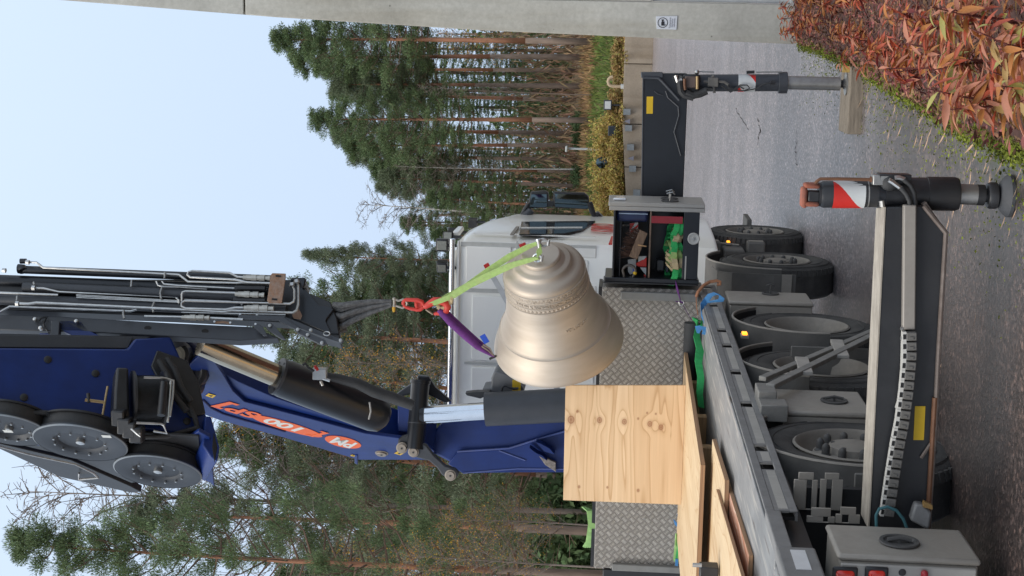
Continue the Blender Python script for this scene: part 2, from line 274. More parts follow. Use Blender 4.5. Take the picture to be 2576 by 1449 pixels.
def plywood(name, axis, col1=(0.74, 0.545, 0.345), col2=(0.46, 0.27, 0.12), knots=()):
    m, n, l, b = node_mat(name); b.inputs['Roughness'].default_value = 0.62
    tc = N(n, 'ShaderNodeTexCoord')
    mp = N(n, 'ShaderNodeMapping'); l.new(tc.outputs['Object'], mp.inputs[0])
    mp.inputs['Scale'].default_value = {'x': (0.20, 1, 1.9), 'y': (1.9, 0.25, 1)}[axis]
    mp.inputs['Location'].default_value = (0.62, 0.2, 0.35)
    n0 = N(n, 'ShaderNodeTexNoise', Scale=1.6, Detail=2.5, Distortion=0.35); l.new(mp.outputs[0], n0.inputs['Vector'])
    val = n0.outputs['Fac']; kf = None
    for (kx, kz, kr) in knots:
        vs = N(n, 'ShaderNodeVectorMath', operation='SUBTRACT'); l.new(tc.outputs['Object'], vs.inputs[0]); vs.inputs[1].default_value = (kx, 0, kz)
        vm_ = N(n, 'ShaderNodeVectorMath', operation='MULTIPLY'); l.new(vs.outputs[0], vm_.inputs[0]); vm_.inputs[1].default_value = (0.8/kr, 0, 1/kr)
        ln_ = N(n, 'ShaderNodeVectorMath', operation='LENGTH'); l.new(vm_.outputs[0], ln_.inputs[0])
        bump = N(n, 'ShaderNodeMapRange'); bump.interpolation_type = 'SMOOTHSTEP'; bump.inputs['From Min'].default_value = 5.0; bump.inputs['From Max'].default_value = 0.5; bump.inputs['To Max'].default_value = 0.06 if kr > .015 else 0.0; l.new(ln_.outputs['Value'], bump.inputs['Value'])
        ad = N(n, 'ShaderNodeMath', operation='ADD'); l.new(val, ad.inputs[0]); l.new(bump.outputs[0], ad.inputs[1]); val = ad.outputs[0]
        if kf is None: kf = ln_.outputs['Value']
        else:
            mi = N(n, 'ShaderNodeMath', operation='MINIMUM'); l.new(kf, mi.inputs[0]); l.new(ln_.outputs['Value'], mi.inputs[1]); kf = mi.outputs[0]
    mu = N(n, 'ShaderNodeMath', operation='MULTIPLY'); mu.inputs[1].default_value = 13.0; l.new(val, mu.inputs[0])
    fr = N(n, 'ShaderNodeMath', operation='FRACT'); l.new(mu.outputs[0], fr.inputs[0])
    g = ramp(n, l, fr.outputs[0], [(0.0, (0.75, 0.75, 0.75)), (0.05, (0.04, 0.04, 0.04)), (0.5, (0.10, 0.10, 0.10)), (0.85, (0.40, 0.40, 0.40)), (0.97, (1, 1, 1))])
    fin = N(n, 'ShaderNodeMapping'); fin.inputs['Scale'].default_value = {'x': (2, 30, 60), 'y': (60, 2, 30)}[axis]; l.new(tc.outputs['Object'], fin.inputs[0])
    n1 = N(n, 'ShaderNodeTexNoise', Scale=1.0, Detail=5.0); l.new(fin.outputs[0], n1.inputs['Vector'])
    n2 = N(n, 'ShaderNodeTexNoise', Scale=2.0, Detail=5.0); l.new(mp.outputs[0], n2.inputs['Vector'])
    c = mixc(n, l, g, col1, tuple(a*0.32+b_*0.68 for a, b_ in zip(col1, col2)))
    c = mixc(n, l, 0.6, c, ramp(n, l, n2.outputs['Fac'], [(0.35, (0.90, 0.80, 0.68)), (0.65, (1.12, 1.12, 1.12))]), 'MULTIPLY')
    c = mixc(n, l, 0.5, c, ramp(n, l, n1.outputs['Fac'], [(0.3, (0.88, 0.86, 0.82)), (0.7, (1.06, 1.06, 1.06))]), 'MULTIPLY')
    if kf: c = mixc(n, l, ramp(n, l, kf, [(0.0, (0.75, 0.75, 0.75)), (0.70, (0.6, 0.6, 0.6)), (0.85, (0.95, 0.95, 0.95)), (1.0, (0.3, 0.3, 0.3)), (1.0, (0, 0, 0))]) if False else knotr(n, l, kf), c, (0.26, 0.10, 0.04))
    l.new(c, b.inputs['Base Color']); return m
def knotr(n, l, v):
    d = N(n, 'ShaderNodeMath', operation='MULTIPLY'); d.inputs[1].default_value = 0.5; l.new(v, d.inputs[0])
    return ramp(n, l, d.outputs[0], [(0.0, (0.85, 0.85, 0.85)), (0.30, (0.55, 0.55, 0.55)), (0.42, (0.9, 0.9, 0.9)), (0.52, (0.25, 0.25, 0.25)), (0.9, (0, 0, 0))])
KN = [(.18, .91, .028), (.185, .68, .021), (.18, .48, .020), (.17, .275, .020), (.145, .185, .020), (.25, .86, .009), (.26, .30, .007), (.255, .23, .007), (.21, .37, .008), (-.38, .83, .010), (-.375, .60, .008), (-.39, .35, .011)]
M_PLYX = plywood('plywood_face', 'x', knots=KN); M_PLYY = plywood('plywood_flat', 'y', col1=(0.62, 0.47, 0.29))
M_PLYR = plywood('film_faced_plywood', 'y', col1=(0.42, 0.17, 0.09), col2=(0.7, 0.6, 0.5))
M_PLYEDGE = mat('plywood_edge', (0.30, 0.17, 0.09), 0.8, 0, 0.5, 3, stretch=(.3, .3, 90))
M_BATTEN = mat('pine_batten', (0.45, 0.27, 0.13), 0.7, 0, 0.3, 8, 0.1, 60, stretch=(.4, 1, 5))

def deckmat():
    m, n, l, b = node_mat('scratched_deck'); b.inputs['Roughness'].default_value = 0.5; b.inputs['Metallic'].default_value = 0.35
    tc = N(n, 'ShaderNodeTexCoord')
    mp = N(n, 'ShaderNodeMapping'); mp.inputs['Scale'].default_value = (38, 1.6, 1); l.new(tc.outputs['Object'], mp.inputs[0])
    n1 = N(n, 'ShaderNodeTexNoise', Scale=1.0, Detail=6.0, Distortion=0.2); l.new(mp.outputs[0], n1.inputs['Vector'])
    n2 = N(n, 'ShaderNodeTexNoise', Scale=3.0, Detail=8.0, Roughness=0.7); l.new(tc.outputs['Object'], n2.inputs['Vector'])
    c = ramp(n, l, n2.outputs['Fac'], [(0.3, (0.20, 0.203, 0.208)), (0.7, (0.31, 0.312, 0.312))])
    c = mixc(n, l, ramp(n, l, n1.outputs['Fac'], [(0.53, (0, 0, 0)), (0.66, (0.75, 0.75, 0.75))]), c, (0.50, 0.47, 0.42))
    c = mixc(n, l, ramp(n, l, n1.outputs['Fac'], [(0.30, (0.85, 0.85, 0.85)), (0.38, (0, 0, 0))]), c, (0.10, 0.07, 0.05))
    l.new(c, b.inputs['Base Color']); return m
M_DECK = deckmat()

def bronze():
    m, n, l, b = node_mat('cast_bronze'); b.inputs['Metallic'].default_value = 0.82; b.inputs['Roughness'].default_value = 0.60
    tc = N(n, 'ShaderNodeTexCoord')
    mp = N(n, 'ShaderNodeMapping'); mp.inputs['Scale'].default_value = (1, 1, 5); l.new(tc.outputs['Object'], mp.inputs[0])
    n1 = N(n, 'ShaderNodeTexNoise', Scale=2.2, Detail=7.0); l.new(mp.outputs[0], n1.inputs['Vector'])
    c = ramp(n, l, n1.outputs['Fac'], [(0.3, (0.46, 0.395, 0.325)), (0.7, (0.57, 0.50, 0.42))])
    l.new(c, b.inputs['Base Color'])
    n2 = N(n, 'ShaderNodeTexNoise', Scale=240.0, Detail=3.0); l.new(tc.outputs['Object'], n2.inputs['Vector'])
    bp = N(n, 'ShaderNodeBump', Strength=0.12, Distance=0.002); l.new(n2.outputs['Fac'], bp.inputs['Height']); l.new(bp.outputs[0], b.inputs['Normal'])
    return m
M_BRONZE = bronze()

def grassmat(name, stops, sc):
    m, n, l, b = node_mat(name); b.inputs['Roughness'].default_value = 0.9
    tc = N(n, 'ShaderNodeTexCoord'); n1 = N(n, 'ShaderNodeTexNoise', Scale=sc, Detail=9.0, Roughness=0.7); l.new(tc.outputs['Object'], n1.inputs['Vector'])
    l.new(ramp(n, l, n1.outputs['Fac'], stops), b.inputs['Base Color']); return m
M_HILL = grassmat('forest_floor', [(0.3, (0.085, 0.060, 0.030)), (0.5, (0.17, 0.115, 0.055)), (0.7, (0.11, 0.10, 0.035))], 0.5)
M_GRASSG = mat('green_grass', (0.125, 0.175, 0.04), 0.8, 0, 0.3, 0.5, island=0.4, hue=0.03, trans=0.3)
M_GRASSB = mat('dry_grass', (0.33, 0.215, 0.10), 0.85, 0, 0.3, 0.3, island=0.4, hue=0.02, trans=0.2)
M_LEAFR = [mat('leaf_red', (0.42, 0.085, 0.042), 0.5, 0, 0.25, 9, hue=0.0, trans=0.3),
           mat('leaf_orange', (0.48, 0.20, 0.06), 0.5, 0, 0.25, 9, trans=0.3),
           mat('leaf_salmon', (0.48, 0.20, 0.125), 0.5, 0, 0.25, 9, trans=0.3),
           mat('leaf_tan', (0.48, 0.32, 0.12), 0.5, 0, 0.25, 9, trans=0.3),
           mat('leaf_olive', (0.36, 0.34, 0.10), 0.5, 0, 0.25, 9, trans=0.3),
           mat('leaf_maroon', (0.17, 0.025, 0.025), 0.55, 0, 0.25, 9, trans=0.3)]
M_REDMASS = mat('red_foliage', (0.34, 0.07, 0.045), 0.55, 0, 0.25, 3, island=0.55, hue=0.035, trans=0.3)
M_DEAD = mat('fallen_leaf', (0.46, 0.30, 0.19), 0.7, 0, 0.3, 30)

# ------------------------------------------------------------------ mesh builder
W = {}
class MB:
    K = 1.0
    def __init__(s): s.v = []; s.f = []
    def add(s, v, f):
        o = len(s.v); s.v += [tuple(p) for p in v]; s.f += [tuple(i+o for i in q) for q in f]; return s
    def box(s, x0, x1, y0, y1, z0, z1):
        return s.add([(x0,y0,z0),(x1,y0,z0),(x1,y1,z0),(x0,y1,z0),(x0,y0,z1),(x1,y0,z1),(x1,y1,z1),(x0,y1,z1)],
                     [(0,3,2,1),(4,5,6,7),(0,1,5,4),(1,2,6,5),(2,3,7,6),(3,0,4,7)])
    def obox(s, c, ax, ay, az):          # centre and three half-axis vectors
        c = Vector(c); v = [c+sx*ax+sy*ay+sz*az for sz in (-1,1) for sx, sy in ((-1,-1),(1,-1),(1,1),(-1,1))]
        return s.add(v, [(0,3,2,1),(4,5,6,7),(0,1,5,4),(1,2,6,5),(2,3,7,6),(3,0,4,7)])
    def prism(s, pts, vec):
        n = len(pts); vec = Vector(vec); P = [Vector(p) for p in pts]
        nn = Vector((0,0,0))
        for i in range(n): nn += P[i].cross(P[(i+1) % n])
        if nn.dot(vec) > 0: P.reverse()
        v = P + [p+vec for p in P]
        return s.add(v, [tuple(range(n)), tuple(range(2*n-1, n-1, -1))] + [((i+1) % n, i, n+i, n+(i+1) % n) for i in range(n)])
    def tube(s, pts, r, n=8, cap=True):
        P = [Vector(p) for p in pts]; rr = [q*MB.K for q in (r if isinstance(r, (list, tuple)) else [r]*len(P))]
        t0 = (P[1]-P[0]).normalized(); u = t0.orthogonal().normalized(); rings = []
        for i, p in enumerate(P):
            t = ((P[min(i+1, len(P)-1)]-P[i]).normalized() + (P[i]-P[max(i-1, 0)]).normalized())
            if t.length < 1e-6: t = t0
            t.normalize(); u = (u - t*u.dot(t)).normalized(); w_ = t.cross(u)
            rings.append([p + rr[i]*(math.cos(a)*u+math.sin(a)*w_) for a in [2*math.pi*k/n for k in range(n)]])
        v = [q for g in rings for q in g]; f = []
        for i in range(len(P)-1):
            for k in range(n): f.append((i*n+k, i*n+(k+1) % n, (i+1)*n+(k+1) % n, (i+1)*n+k))
        if cap: f.append(tuple(range(n-1, -1, -1))); f.append(tuple((len(P)-1)*n+k for k in range(n)))
        return s.add(v, f)
    def lathe(s, prof, o, ax, n=32, cap=True):
        ax = Vector(ax).normalized(); u = ax.orthogonal().normalized(); w_ = ax.cross(u); o = Vector(o); v = []; f = []
        for (r, h) in prof:
            for k in range(n):
                a = 2*math.pi*k/n; v.append(o+ax*h+r*(math.cos(a)*u+math.sin(a)*w_))
        for i in range(len(prof)-1):
            for k in range(n): f.append((i*n+k, i*n+(k+1) % n, (i+1)*n+(k+1) % n, (i+1)*n+k))
        if cap and prof[0][0] > 1e-4: f.append(tuple(range(n-1, -1, -1)))
        if cap and prof[-1][0] > 1e-4: f.append(tuple((len(prof)-1)*n+k for k in range(n)))
        return s.add(v, f)
    def band(s, pts, wdir, wd, th=0.004):    # a strap: centre line, width direction(s), width, thickness
        P = [Vector(p) for p in pts]; v = []
        for i, p in enumerate(P):
            wv = Vector(wdir[i] if isinstance(wdir, list) else wdir); wv.normalize()
            ww = (wd[i] if isinstance(wd, (list, tuple)) else wd)*MB.K
            t = (P[min(i+1, len(P)-1)]-P[max(i-1, 0)]).normalized(); nn = t.cross(wv).normalized()*th*0.5
            v += [p-wv*ww/2-nn, p+wv*ww/2-nn, p+wv*ww/2+nn, p-wv*ww/2+nn]
        f = [(3,2,1,0), tuple(4*(len(P)-1)+k for k in range(4))]
        for i in range(len(P)-1):
            for k in range(4): f.append((4*i+k, 4*i+(k+1) % 4, 4*i+4+(k+1) % 4, 4*i+4+k))
        return s.add(v, f)
    def sphere(s, c, r, n=12, sc=(1,1,1)):
        c = Vector(c); v = []; f = []; m = n//2
        for i in range(m+1):
            for k in range(n):
                a = math.pi*i/m; b_ = 2*math.pi*k/n
                v.append(c+Vector((r*sc[0]*math.sin(a)*math.cos(b_), r*sc[1]*math.sin(a)*math.sin(b_), r*sc[2]*math.cos(a))))
        for i in range(m):
            for k in range(n): f.append((i*n+k, (i+1)*n+k, (i+1)*n+(k+1) % n, i*n+(k+1) % n))
        return s.add(v, f)
    def build(s, name, m, parent=None, bevel=0, smooth=True, seg=2, kind=None, label=None):
        arr = np.array(s.v, float); c = Vector(((arr[:,0].min()+arr[:,0].max())/2, (arr[:,1].min()+arr[:,1].max())/2, arr[:,2].min()))
        me = bpy.data.meshes.new(name); me.from_pydata([tuple(Vector(p)-c) for p in s.v], [], s.f)
        me.materials.append(m)
        if smooth:
            me.polygons.foreach_set('use_smooth', [True]*len(me.polygons)); me.set_sharp_from_angle(angle=R(38))
        o = bpy.data.objects.new(name, me); COL.objects.link(o)
        if parent is not None: o.parent = parent; o.location = c - W.get(parent.name, Vector((0,0,0)))
        else: o.location = c
        W[o.name] = c.copy()
        if bevel:
            b = o.modifiers.new('bevel', 'BEVEL'); b.width = bevel; b.segments = seg; b.limit_method = 'ANGLE'; b.angle_limit = R(40); b.harden_normals = False
        if kind: o['kind'] = kind
        if label: o['label'] = label
        return o
def tag(o, label=None, cat=None, group=None, kind=None):
    if label: o['label'] = label
    if cat: o['category'] = cat
    if group: o['group'] = group
    if kind: o['kind'] = kind
    return o
def empty(name, loc, label, cat, group=None):
    o = bpy.data.objects.new(name, None); COL.objects.link(o); o.location = loc; o.empty_display_size = 0.1
    W[o.name] = Vector(loc); return tag(o, label, cat, group)
def raw_mesh(name, v, f, m):
    me = bpy.data.meshes.new(name); v = np.asarray(v, np.float32); f = np.asarray(f, np.int32); k = f.shape[1]
    me.vertices.add(len(v)); me.vertices.foreach_set('co', v.ravel()); me.loops.add(f.size); me.loops.foreach_set('vertex_index', f.ravel())
    me.polygons.add(len(f)); me.polygons.foreach_set('loop_start', np.arange(0, f.size, k, dtype=np.int32)); me.polygons.foreach_set('loop_total', np.full(len(f), k, np.int32))
    me.materials.append(m); me.update(calc_edges=True); return me
def link(name, me, parent=None, loc=(0,0,0), rot=None, sc=None):
    o = bpy.data.objects.new(name, me); COL.objects.link(o); o.parent = parent; o.location = loc
    if rot is not None: o.rotation_euler = rot
    if sc is not None: o.scale = sc
    return o
def text_part(txt, name, m, parent, origin, xdir, ydir, size, ext=0.001, shear=0.0, wscale=1.0, align='CENTER', bold=0.0):
    cu = bpy.data.curves.new('t', 'FONT'); cu.body = txt; cu.size = 1; cu.extrude = ext/size; cu.align_x = align; cu.align_y = 'CENTER'; cu.shear = shear; cu.offset = bold
    to = bpy.data.objects.new('t', cu); COL.objects.link(to)
    dg = bpy.context.evaluated_depsgraph_get(); me = bpy.data.meshes.new_from_object(to.evaluated_get(dg))
    bpy.data.objects.remove(to)
    me.materials.clear(); me.materials.append(m)
    x = Vector(xdir).normalized(); y = Vector(ydir); y = (y-x*y.dot(x)).normalized(); z = x.cross(y)
    Mx = Matrix((x*size*wscale, y*size, z*size)).transposed().to_4x4(); me.transform(Mx)
    o = bpy.data.objects.new(name, me); COL.objects.link(o)
    o.location = Vector(origin) - (W.get(parent.name, Vector((0,0,0))) if parent else Vector((0,0,0))); o.parent = parent
    return o

# ------------------------------------------------------------------ ground
_gp = [(-20, .62), (0, .50), (5, .37), (6.5, .315), (7.5, .235), (9.3, .13), (10.6, .07), (13, -.035), (15.7, .0), (17.5, .03), (24, .22), (50, 1.10), (51, 1.1), (400, 1.1)]
def gz(y):
    for (a, b_), (c, d) in zip(_gp, _gp[1:]):
        if y <= c: return b_+(d-b_)*(y-a)/(c-a)
    return _gp[-1][1]
def hz(x, y):       # rising woodland behind the retaining wall
    t = max(0, y-50.6); return 1.98 + 0.17*min(t, 9) + 0.08*min(15, max(0, t-9)) + 0.01*max(0, t-24) + 0.25*noise.noise(Vector((x*.15, y*.15, 0)))
# ------------------------------------------------------------------ setting
def make_ground():
    ys = [-20]+[i*0.5 for i in range(0, 60)]+[30+i*2 for i in range(0, 11)]+[52]
    xs = [-90, -40, -20, -12, -8, -6]+[-5+i*0.5 for i in range(0, 17)]+[4, 8, 20, 60]
    v = [(x, y, gz(y)+0.008*noise.noise(Vector((x*.7, y*.7, 0)))) for y in ys for x in xs]; nx = len(xs)
    f = [(j*nx+i, j*nx+i+1, (j+1)*nx+i+1, (j+1)*nx+i) for j in range(len(ys)-1) for i in range(nx-1)]
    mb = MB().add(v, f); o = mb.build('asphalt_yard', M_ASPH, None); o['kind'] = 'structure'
    ys = [50.35, 50.4, 51, 52, 54, 56, 58, 60, 63, 66, 70, 76, 84, 95, 120, 200, 500, 1500]; xs = [-1500, -500, -200]+list(range(-90, 61, 5))+[200, 500, 1500]
    v = [(x, y, (.6 if y == 50.35 else hz(x, y)) if y < 200 else 6.0) for y in ys for x in xs]; nx = len(xs)
    f = [(j*nx+i, j*nx+i+1, (j+1)*nx+i+1, (j+1)*nx+i) for j in range(len(ys)-1) for i in range(nx-1)]
    o = MB().add(v, f).build('woodland_ground', M_HILL, None); o['kind'] = 'structure'
    xs2 = [-1500, -500, -90, 60, 500, 1500]; 
    for nm, xx in (('far_yard', [(-1500, -90)]), ):
        for a, b_ in xx:
            MB().add([(a, -300, .4), (b_, -300, .4), (b_, 51, 1.0), (a, 51, 1.0)], [(0,1,2,3)]).build('open_ground', M_HILL, None)['kind'] = 'structure'
    MB().add([(60, -300, .4), (1500, -300, .4), (1500, 51, 1.0), (60, 51, 1.0)], [(0,1,2,3)]).build('open_ground', M_HILL, None)['kind'] = 'structure'
    MB().add([(-90, -300, .55), (60, -300, .55), (60, -20, .61), (-90, -20, .61)], [(0,1,2,3)]).build('open_ground', M_HILL, None)['kind'] = 'structure'
make_ground()
# cracks in the asphalt
def crack(pts, wd, nm='asphalt_crack'):
    P = []
    for a, b_ in zip(pts, pts[1:]):
        for k in range(8):
            t = k/8; X = a[0]+(b_[0]-a[0])*t+random.uniform(-2, 2); Y = a[1]+(b_[1]-a[1])*t+random.uniform(-1.5, 1.5)
            q = PZ(X, Y, 0.02)
            for _ in range(4): q = PZ(X, Y, gz(q.y)+0.006)
            P.append(q)
    v = []; f = []
    for i, p in enumerate(P):
        t = (P[min(i+1, len(P)-1)]-P[max(0, i-1)]).normalized(); s_ = Vector((-t.y, t.x, 0)).normalized()*wd*.6*random.uniform(.2, 1.3)
        v += [p-s_, p+s_]
    for i in range(len(P)-1): f.append((2*i, 2*i+1, 2*i+3, 2*i+2))
    o = MB().add(v, f).build(nm, mat('crack_dark', (0.07, 0.066, 0.068), 0.8), None); o['kind'] = 'structure'
crack([(1832, 243), (1848, 270), (1860, 290), (1886, 330)], 0.02)
crack([(1735, 103), (1752, 125), (1775, 160), (1790, 178)], 0.018)
crack([(1906, 296), (1912, 330), (1902, 370)], 0.03)
crack([(2005, 330), (2000, 380), (2004, 420)], 0.015)

# retaining wall with its little stone brackets
rw_ = empty('retaining_wall', PY(1645, 300, 50), 'low stained concrete retaining wall between the yard and the woodland', 'wall')
jn = [-400, 60, 160, 312, 420, 530, 640, 760, 900, 1100, 1500]
def wtop(Y): return np.interp(Y, [-400, 90, 300, 500, 600, 1500], [1590, 1572, 1566, 1574, 1584, 1600])
for a, b_ in zip(jn, jn[1:]):
    q = [PY(wtop(a), a+1.0, 50), PY(wtop(b_), b_-1.0, 50)]
    p3 = Vector((q[1].x, 50, 0.6)); p4 = Vector((q[0].x, 50, 0.6))
    MB().prism([q[0], q[1], p3, p4], (0, .45, 0)).build('wall_panel', M_CONC2, rw_, bevel=0.01)
for X, Y, k in [(1577,281,0),(1579,305,1),(1581,322,0),(1586,370,0),(1588,398,1),(1591,424,0),(1602,484,0)]:
    p = PY(X, Y, 49.94)
    if k == 0: MB().box(p.x-.10, p.x+.10, 49.80, 49.99, p.z-.12, p.z+.12).build('bracket', mat('bracket_zinc', (0.22, .24, .25), .5), rw_)
    else: MB().prism([p+Vector((-.08, 0, -.08)), p+Vector((.08, 0, -.08)), p+Vector((0, 0, .12))], (0, -.1, 0)).build('bracket', M_INKG, rw_)

# concrete building end
bd = empty('concrete_building', (0.5, 17.3, 0.0), 'pale weathered concrete building end with a dark window, beyond the red shrubs', 'building')
YB = 17.3
def edge(pts, y=YB): return [PY(a, b_, y) for a, b_ in pts]
lo = edge([(2060, 114), (1996, 111), (1210, 76), (690, 43), (617, 37)])
tr = Vector((7, YB, lo[-1].z)); br = Vector((7, YB, -.3))
# lower panel is split round the window opening
wx0 = PY(1640, 4, YB).x; wz1 = PY(1640, 4, YB).z; wz0 = PY(1990, 10, YB).z
A = [Vector((lo[0].x, YB, -.3))]+lo[1:]+[Vector((wx0, YB, lo[-1].z+0.0)), Vector((wx0, YB, -.3))]
MB().prism(A, (0, .35, 0)).build('wall_panel', M_CONC, bd, bevel=0.012)
MB().box(wx0+.001, 7, YB, YB+.35, wz1, lo[-1].z).build('wall_panel', M_CONC, bd, bevel=0.01)
MB().box(wx0+.001, 7, YB, YB+.35, -.3, wz0).build('wall_panel', M_CONC, bd, bevel=0.01)
MB().box(wx0+1.4, 7, YB, YB+.35, wz0+.001, wz1-.001).build('wall_panel', M_CONC, bd, bevel=0.01)
up = edge([(613, 37), (300, 12), (150, 0), (0, -14), (-500, -58)])
MB().prism(up+[Vector((7, YB, up[-1].z)), Vector((7, YB, up[0].z))], (0, .35, 0)).build('wall_panel', M_CONC, bd, bevel=0.012)
side0 = lo[1].x
MB().box(side0+.6, 7, YB+.35, YB+9, -.3, up[-1].z-1).build('side_wall', M_CONC, bd)
wf = MB(); 
for bx in ((wx0+.01, wx0+.06, wz0+.01, wz1-.01), (wx0+.06, wx0+1.39, wz1-.06, wz1-.01), (wx0+.06, wx0+1.39, wz0+.01, wz0+.05), (wx0+.66, wx0+.71, wz0+.05, wz1-.06), (wx0+1.34, wx0+1.39, wz0+.05, wz1-.06)):
    wf.box(bx[0], bx[1], YB+.05, YB+.12, bx[2], bx[3])
wo = wf.build('window', mat('window_frame', (0.45, 0.47, 0.47), 0.5), bd)
MB().box(wx0+.055, wx0+.66, YB+.09, YB+.10, wz0+.045, wz1-.055).build('pane', M_GLASS, wo)
MB().box(wx0+.71, wx0+1.34, YB+.09, YB+.10, wz0+.045, wz1-.055).build('pane', M_GLASS, wo)
MB().box(wx0-.02, wx0+1.4, YB-.03, YB+.05, wz0-.03, wz0+.008).build('sill', mat('window_frame', (0,0,0)), wo)
# camera surveillance sign
sg = empty('surveillance_sign', PY(1678, 57, YB-.02), 'small white camera surveillance sign screwed to the concrete wall', 'sign')
sc_ = [(1650, 41), (1652, 73), (1702, 75), (1704, 40)]
s4 = [PY(a, b_, YB-.012) for a, b_ in sc_]
MB().prism(s4, (0, .01, 0)).build('panel', M_SIGN, sg, bevel=0.002)
c0 = PY(1667, 57, YB-.014)
ring = MB()
pts = [c0+Vector((.055*math.cos(a), 0, .055*math.sin(a))) for a in [2*math.pi*k/28 for k in range(28)]]
ring.tube(pts+[pts[0]], .004, 5, False); ring.build('pictogram_ring', M_INK, sg)
cm = MB().box(c0.x-.034, c0.x+.012, YB-.018, YB-.0125, c0.z-.018, c0.z+.016)
cm.prism([c0+Vector((.012, 0, 0.006)), c0+Vector((.036, 0, .016)), c0+Vector((.036, 0, -.010)), c0+Vector((.012, 0, -.004))], (0, -.004, 0))
cm.box(c0.x-.03, c0.x-.022, YB-.018, YB-.0125, c0.z-.034, c0.z-.018); cm.build('camera_pictogram', M_INK, sg)
for t, X in (('Tallentava', 1685.5), ('kamera-', 1690.5), ('valvonta', 1696)):
    text_part(t, 'lettering', M_INKG, sg, PY(X, 57.5, YB-.014), (1,0,0), (0,0,1), .030, .0008)

# ------------------------------------------------------------------ vegetation templates
def quads(cen, dirs, ln, wd):
    """leaf quads: centres (n,3), directions (n,3), lengths, widths"""
    n = len(cen); rnd = np.random.normal(size=(n, 3)); side = np.cross(dirs, rnd); side /= np.linalg.norm(side, axis=1)[:, None]+1e-9
    a = cen-dirs*ln[:, None]/2; b_ = cen+dirs*ln[:, None]/2; s = side*wd[:, None]/2
    v = np.stack([a, cen-s, b_, cen+s], 1).reshape(-1, 3); f = np.arange(4*n).reshape(-1, 4); return v, f
def unit(n):
    d = np.random.normal(size=(n, 3)); return d/np.linalg.norm(d, axis=1)[:, None]
def branch_tubes(segs, n=4):
    mb = MB()
    for P, r in segs: mb.tube(P, r, n, False)
    return mb
def pine(seed, H=17, crown0=0.45, rad=2.3, nb=72, per=165, leaf=.145, fluff=.58, mneedle=None, lean=0.5):
    rs = np.random.RandomState(seed); rr = random.Random(seed)
    top = [Vector((lean*(t**1.5)*math.sin(seed)+.12*math.sin(3*t+seed), lean*(t**1.5)*math.cos(seed), H*t)) for t in [i/9 for i in range(10)]]
    tr_ = MB(); rt = [0.0112*H*(1-.86*(i/9)) for i in range(10)]; tr_.tube(top, rt, 9, True)
    segs = []; C = []; D = []
    for i in range(nb):
        t = crown0+(1-crown0)*(i+rr.random()*.8)/nb*.985; h = t*9; k = min(8, int(h)); p0 = top[k].lerp(top[k+1], h-k)
        u = (t-crown0)/(1-crown0); L = rad*(0.35+0.9*math.sin(math.pi*min(1, 0.22+u*.80)))*rr.uniform(.55, 1.15)*(1.0-.45*u)
        az = i*2.4+rr.uniform(-.6, .6); rise = rr.uniform(-.05, .35)+.5*u
        d = Vector((math.cos(az), math.sin(az), rise)).normalized(); p1 = p0+d*L*.55+Vector((0, 0, -.05*L)); p2 = p0+d*L+Vector((0, 0, .12*L))
        segs.append(([p0, p1, p2], [.035*(1-.6*u)+.012, .02, .006]))
        for j in range(rr.choice([3, 4, 4])):
            q = p0.lerp(p2, rr.uniform(.5, 1.02))+Vector((rr.gauss(0, .26), rr.gauss(0, .26), rr.gauss(0, .14)))*L*.42
            n = int(per*rr.uniform(.6, 1.3)); dd = unit(n); rad_ = rs.rand(n)**.45*fluff*rr.uniform(.6, 1.15)
            c = np.array(q)+dd*rad_[:, None]*np.array([1, 1, .45]); C.append(c)
            dv = dd*.7+unit(n)*.5+np.array([0, 0, .35]); D.append(dv/np.linalg.norm(dv, axis=1)[:, None])
            segs.append(([p1, q], [.013, .005]))
    for i in range(9):      # dead stubs below the crown
        t = crown0*rr.uniform(.45, 1); p0 = top[int(t*9)].lerp(top[int(t*9)+1], t*9-int(t*9)); az = rr.uniform(0, 6.28)
        segs.append(([p0, p0+Vector((math.cos(az), math.sin(az), rr.uniform(-.3, .2)))*rr.uniform(.4, 1.4)], [.018, .004]))
    C = np.concatenate(C); D = np.concatenate(D); n = len(C)
    v, f = quads(C, D, leaf*rs.uniform(.7, 1.3, n), leaf*.22*rs.uniform(.7, 1.3, n))
    return tr_, branch_tubes(segs), raw_mesh('needles', v, f, mneedle or M_NEEDLE), top, rt
def mb_mesh(mb, name, m):
    me = bpy.data.meshes.new(name); me.from_pydata(mb.v, [], mb.f); me.materials.append(m)
    me.polygons.foreach_set('use_smooth', [True]*len(me.polygons)); return me
def trunk_split(top, rt, H, f0):
    """lower grey bark and upper orange bark as two meshes"""
    k = max(2, int(9*f0))
    a = MB().tube(top[:k+1], rt[:k+1], 9, True); b_ = MB().tube(top[k:], [r*1.0 for r in rt[k:]], 9, True); return a, b_
def pine_kit(seed, **kw):
    f0 = kw.pop('bark', .3); H = kw.get('H', 17)
    t, br, nd, top, rt = pine(seed, **kw); a, b_ = trunk_split(top, rt, H, f0)
    return dict(H=H, parts=[('trunk', mb_mesh(a, 'trunk', M_BARK)), ('upper_trunk', mb_mesh(b_, 'upper_trunk', M_BARKO)), ('branches', mb_mesh(br, 'branches', M_BRANCH)), ('crown', nd)])
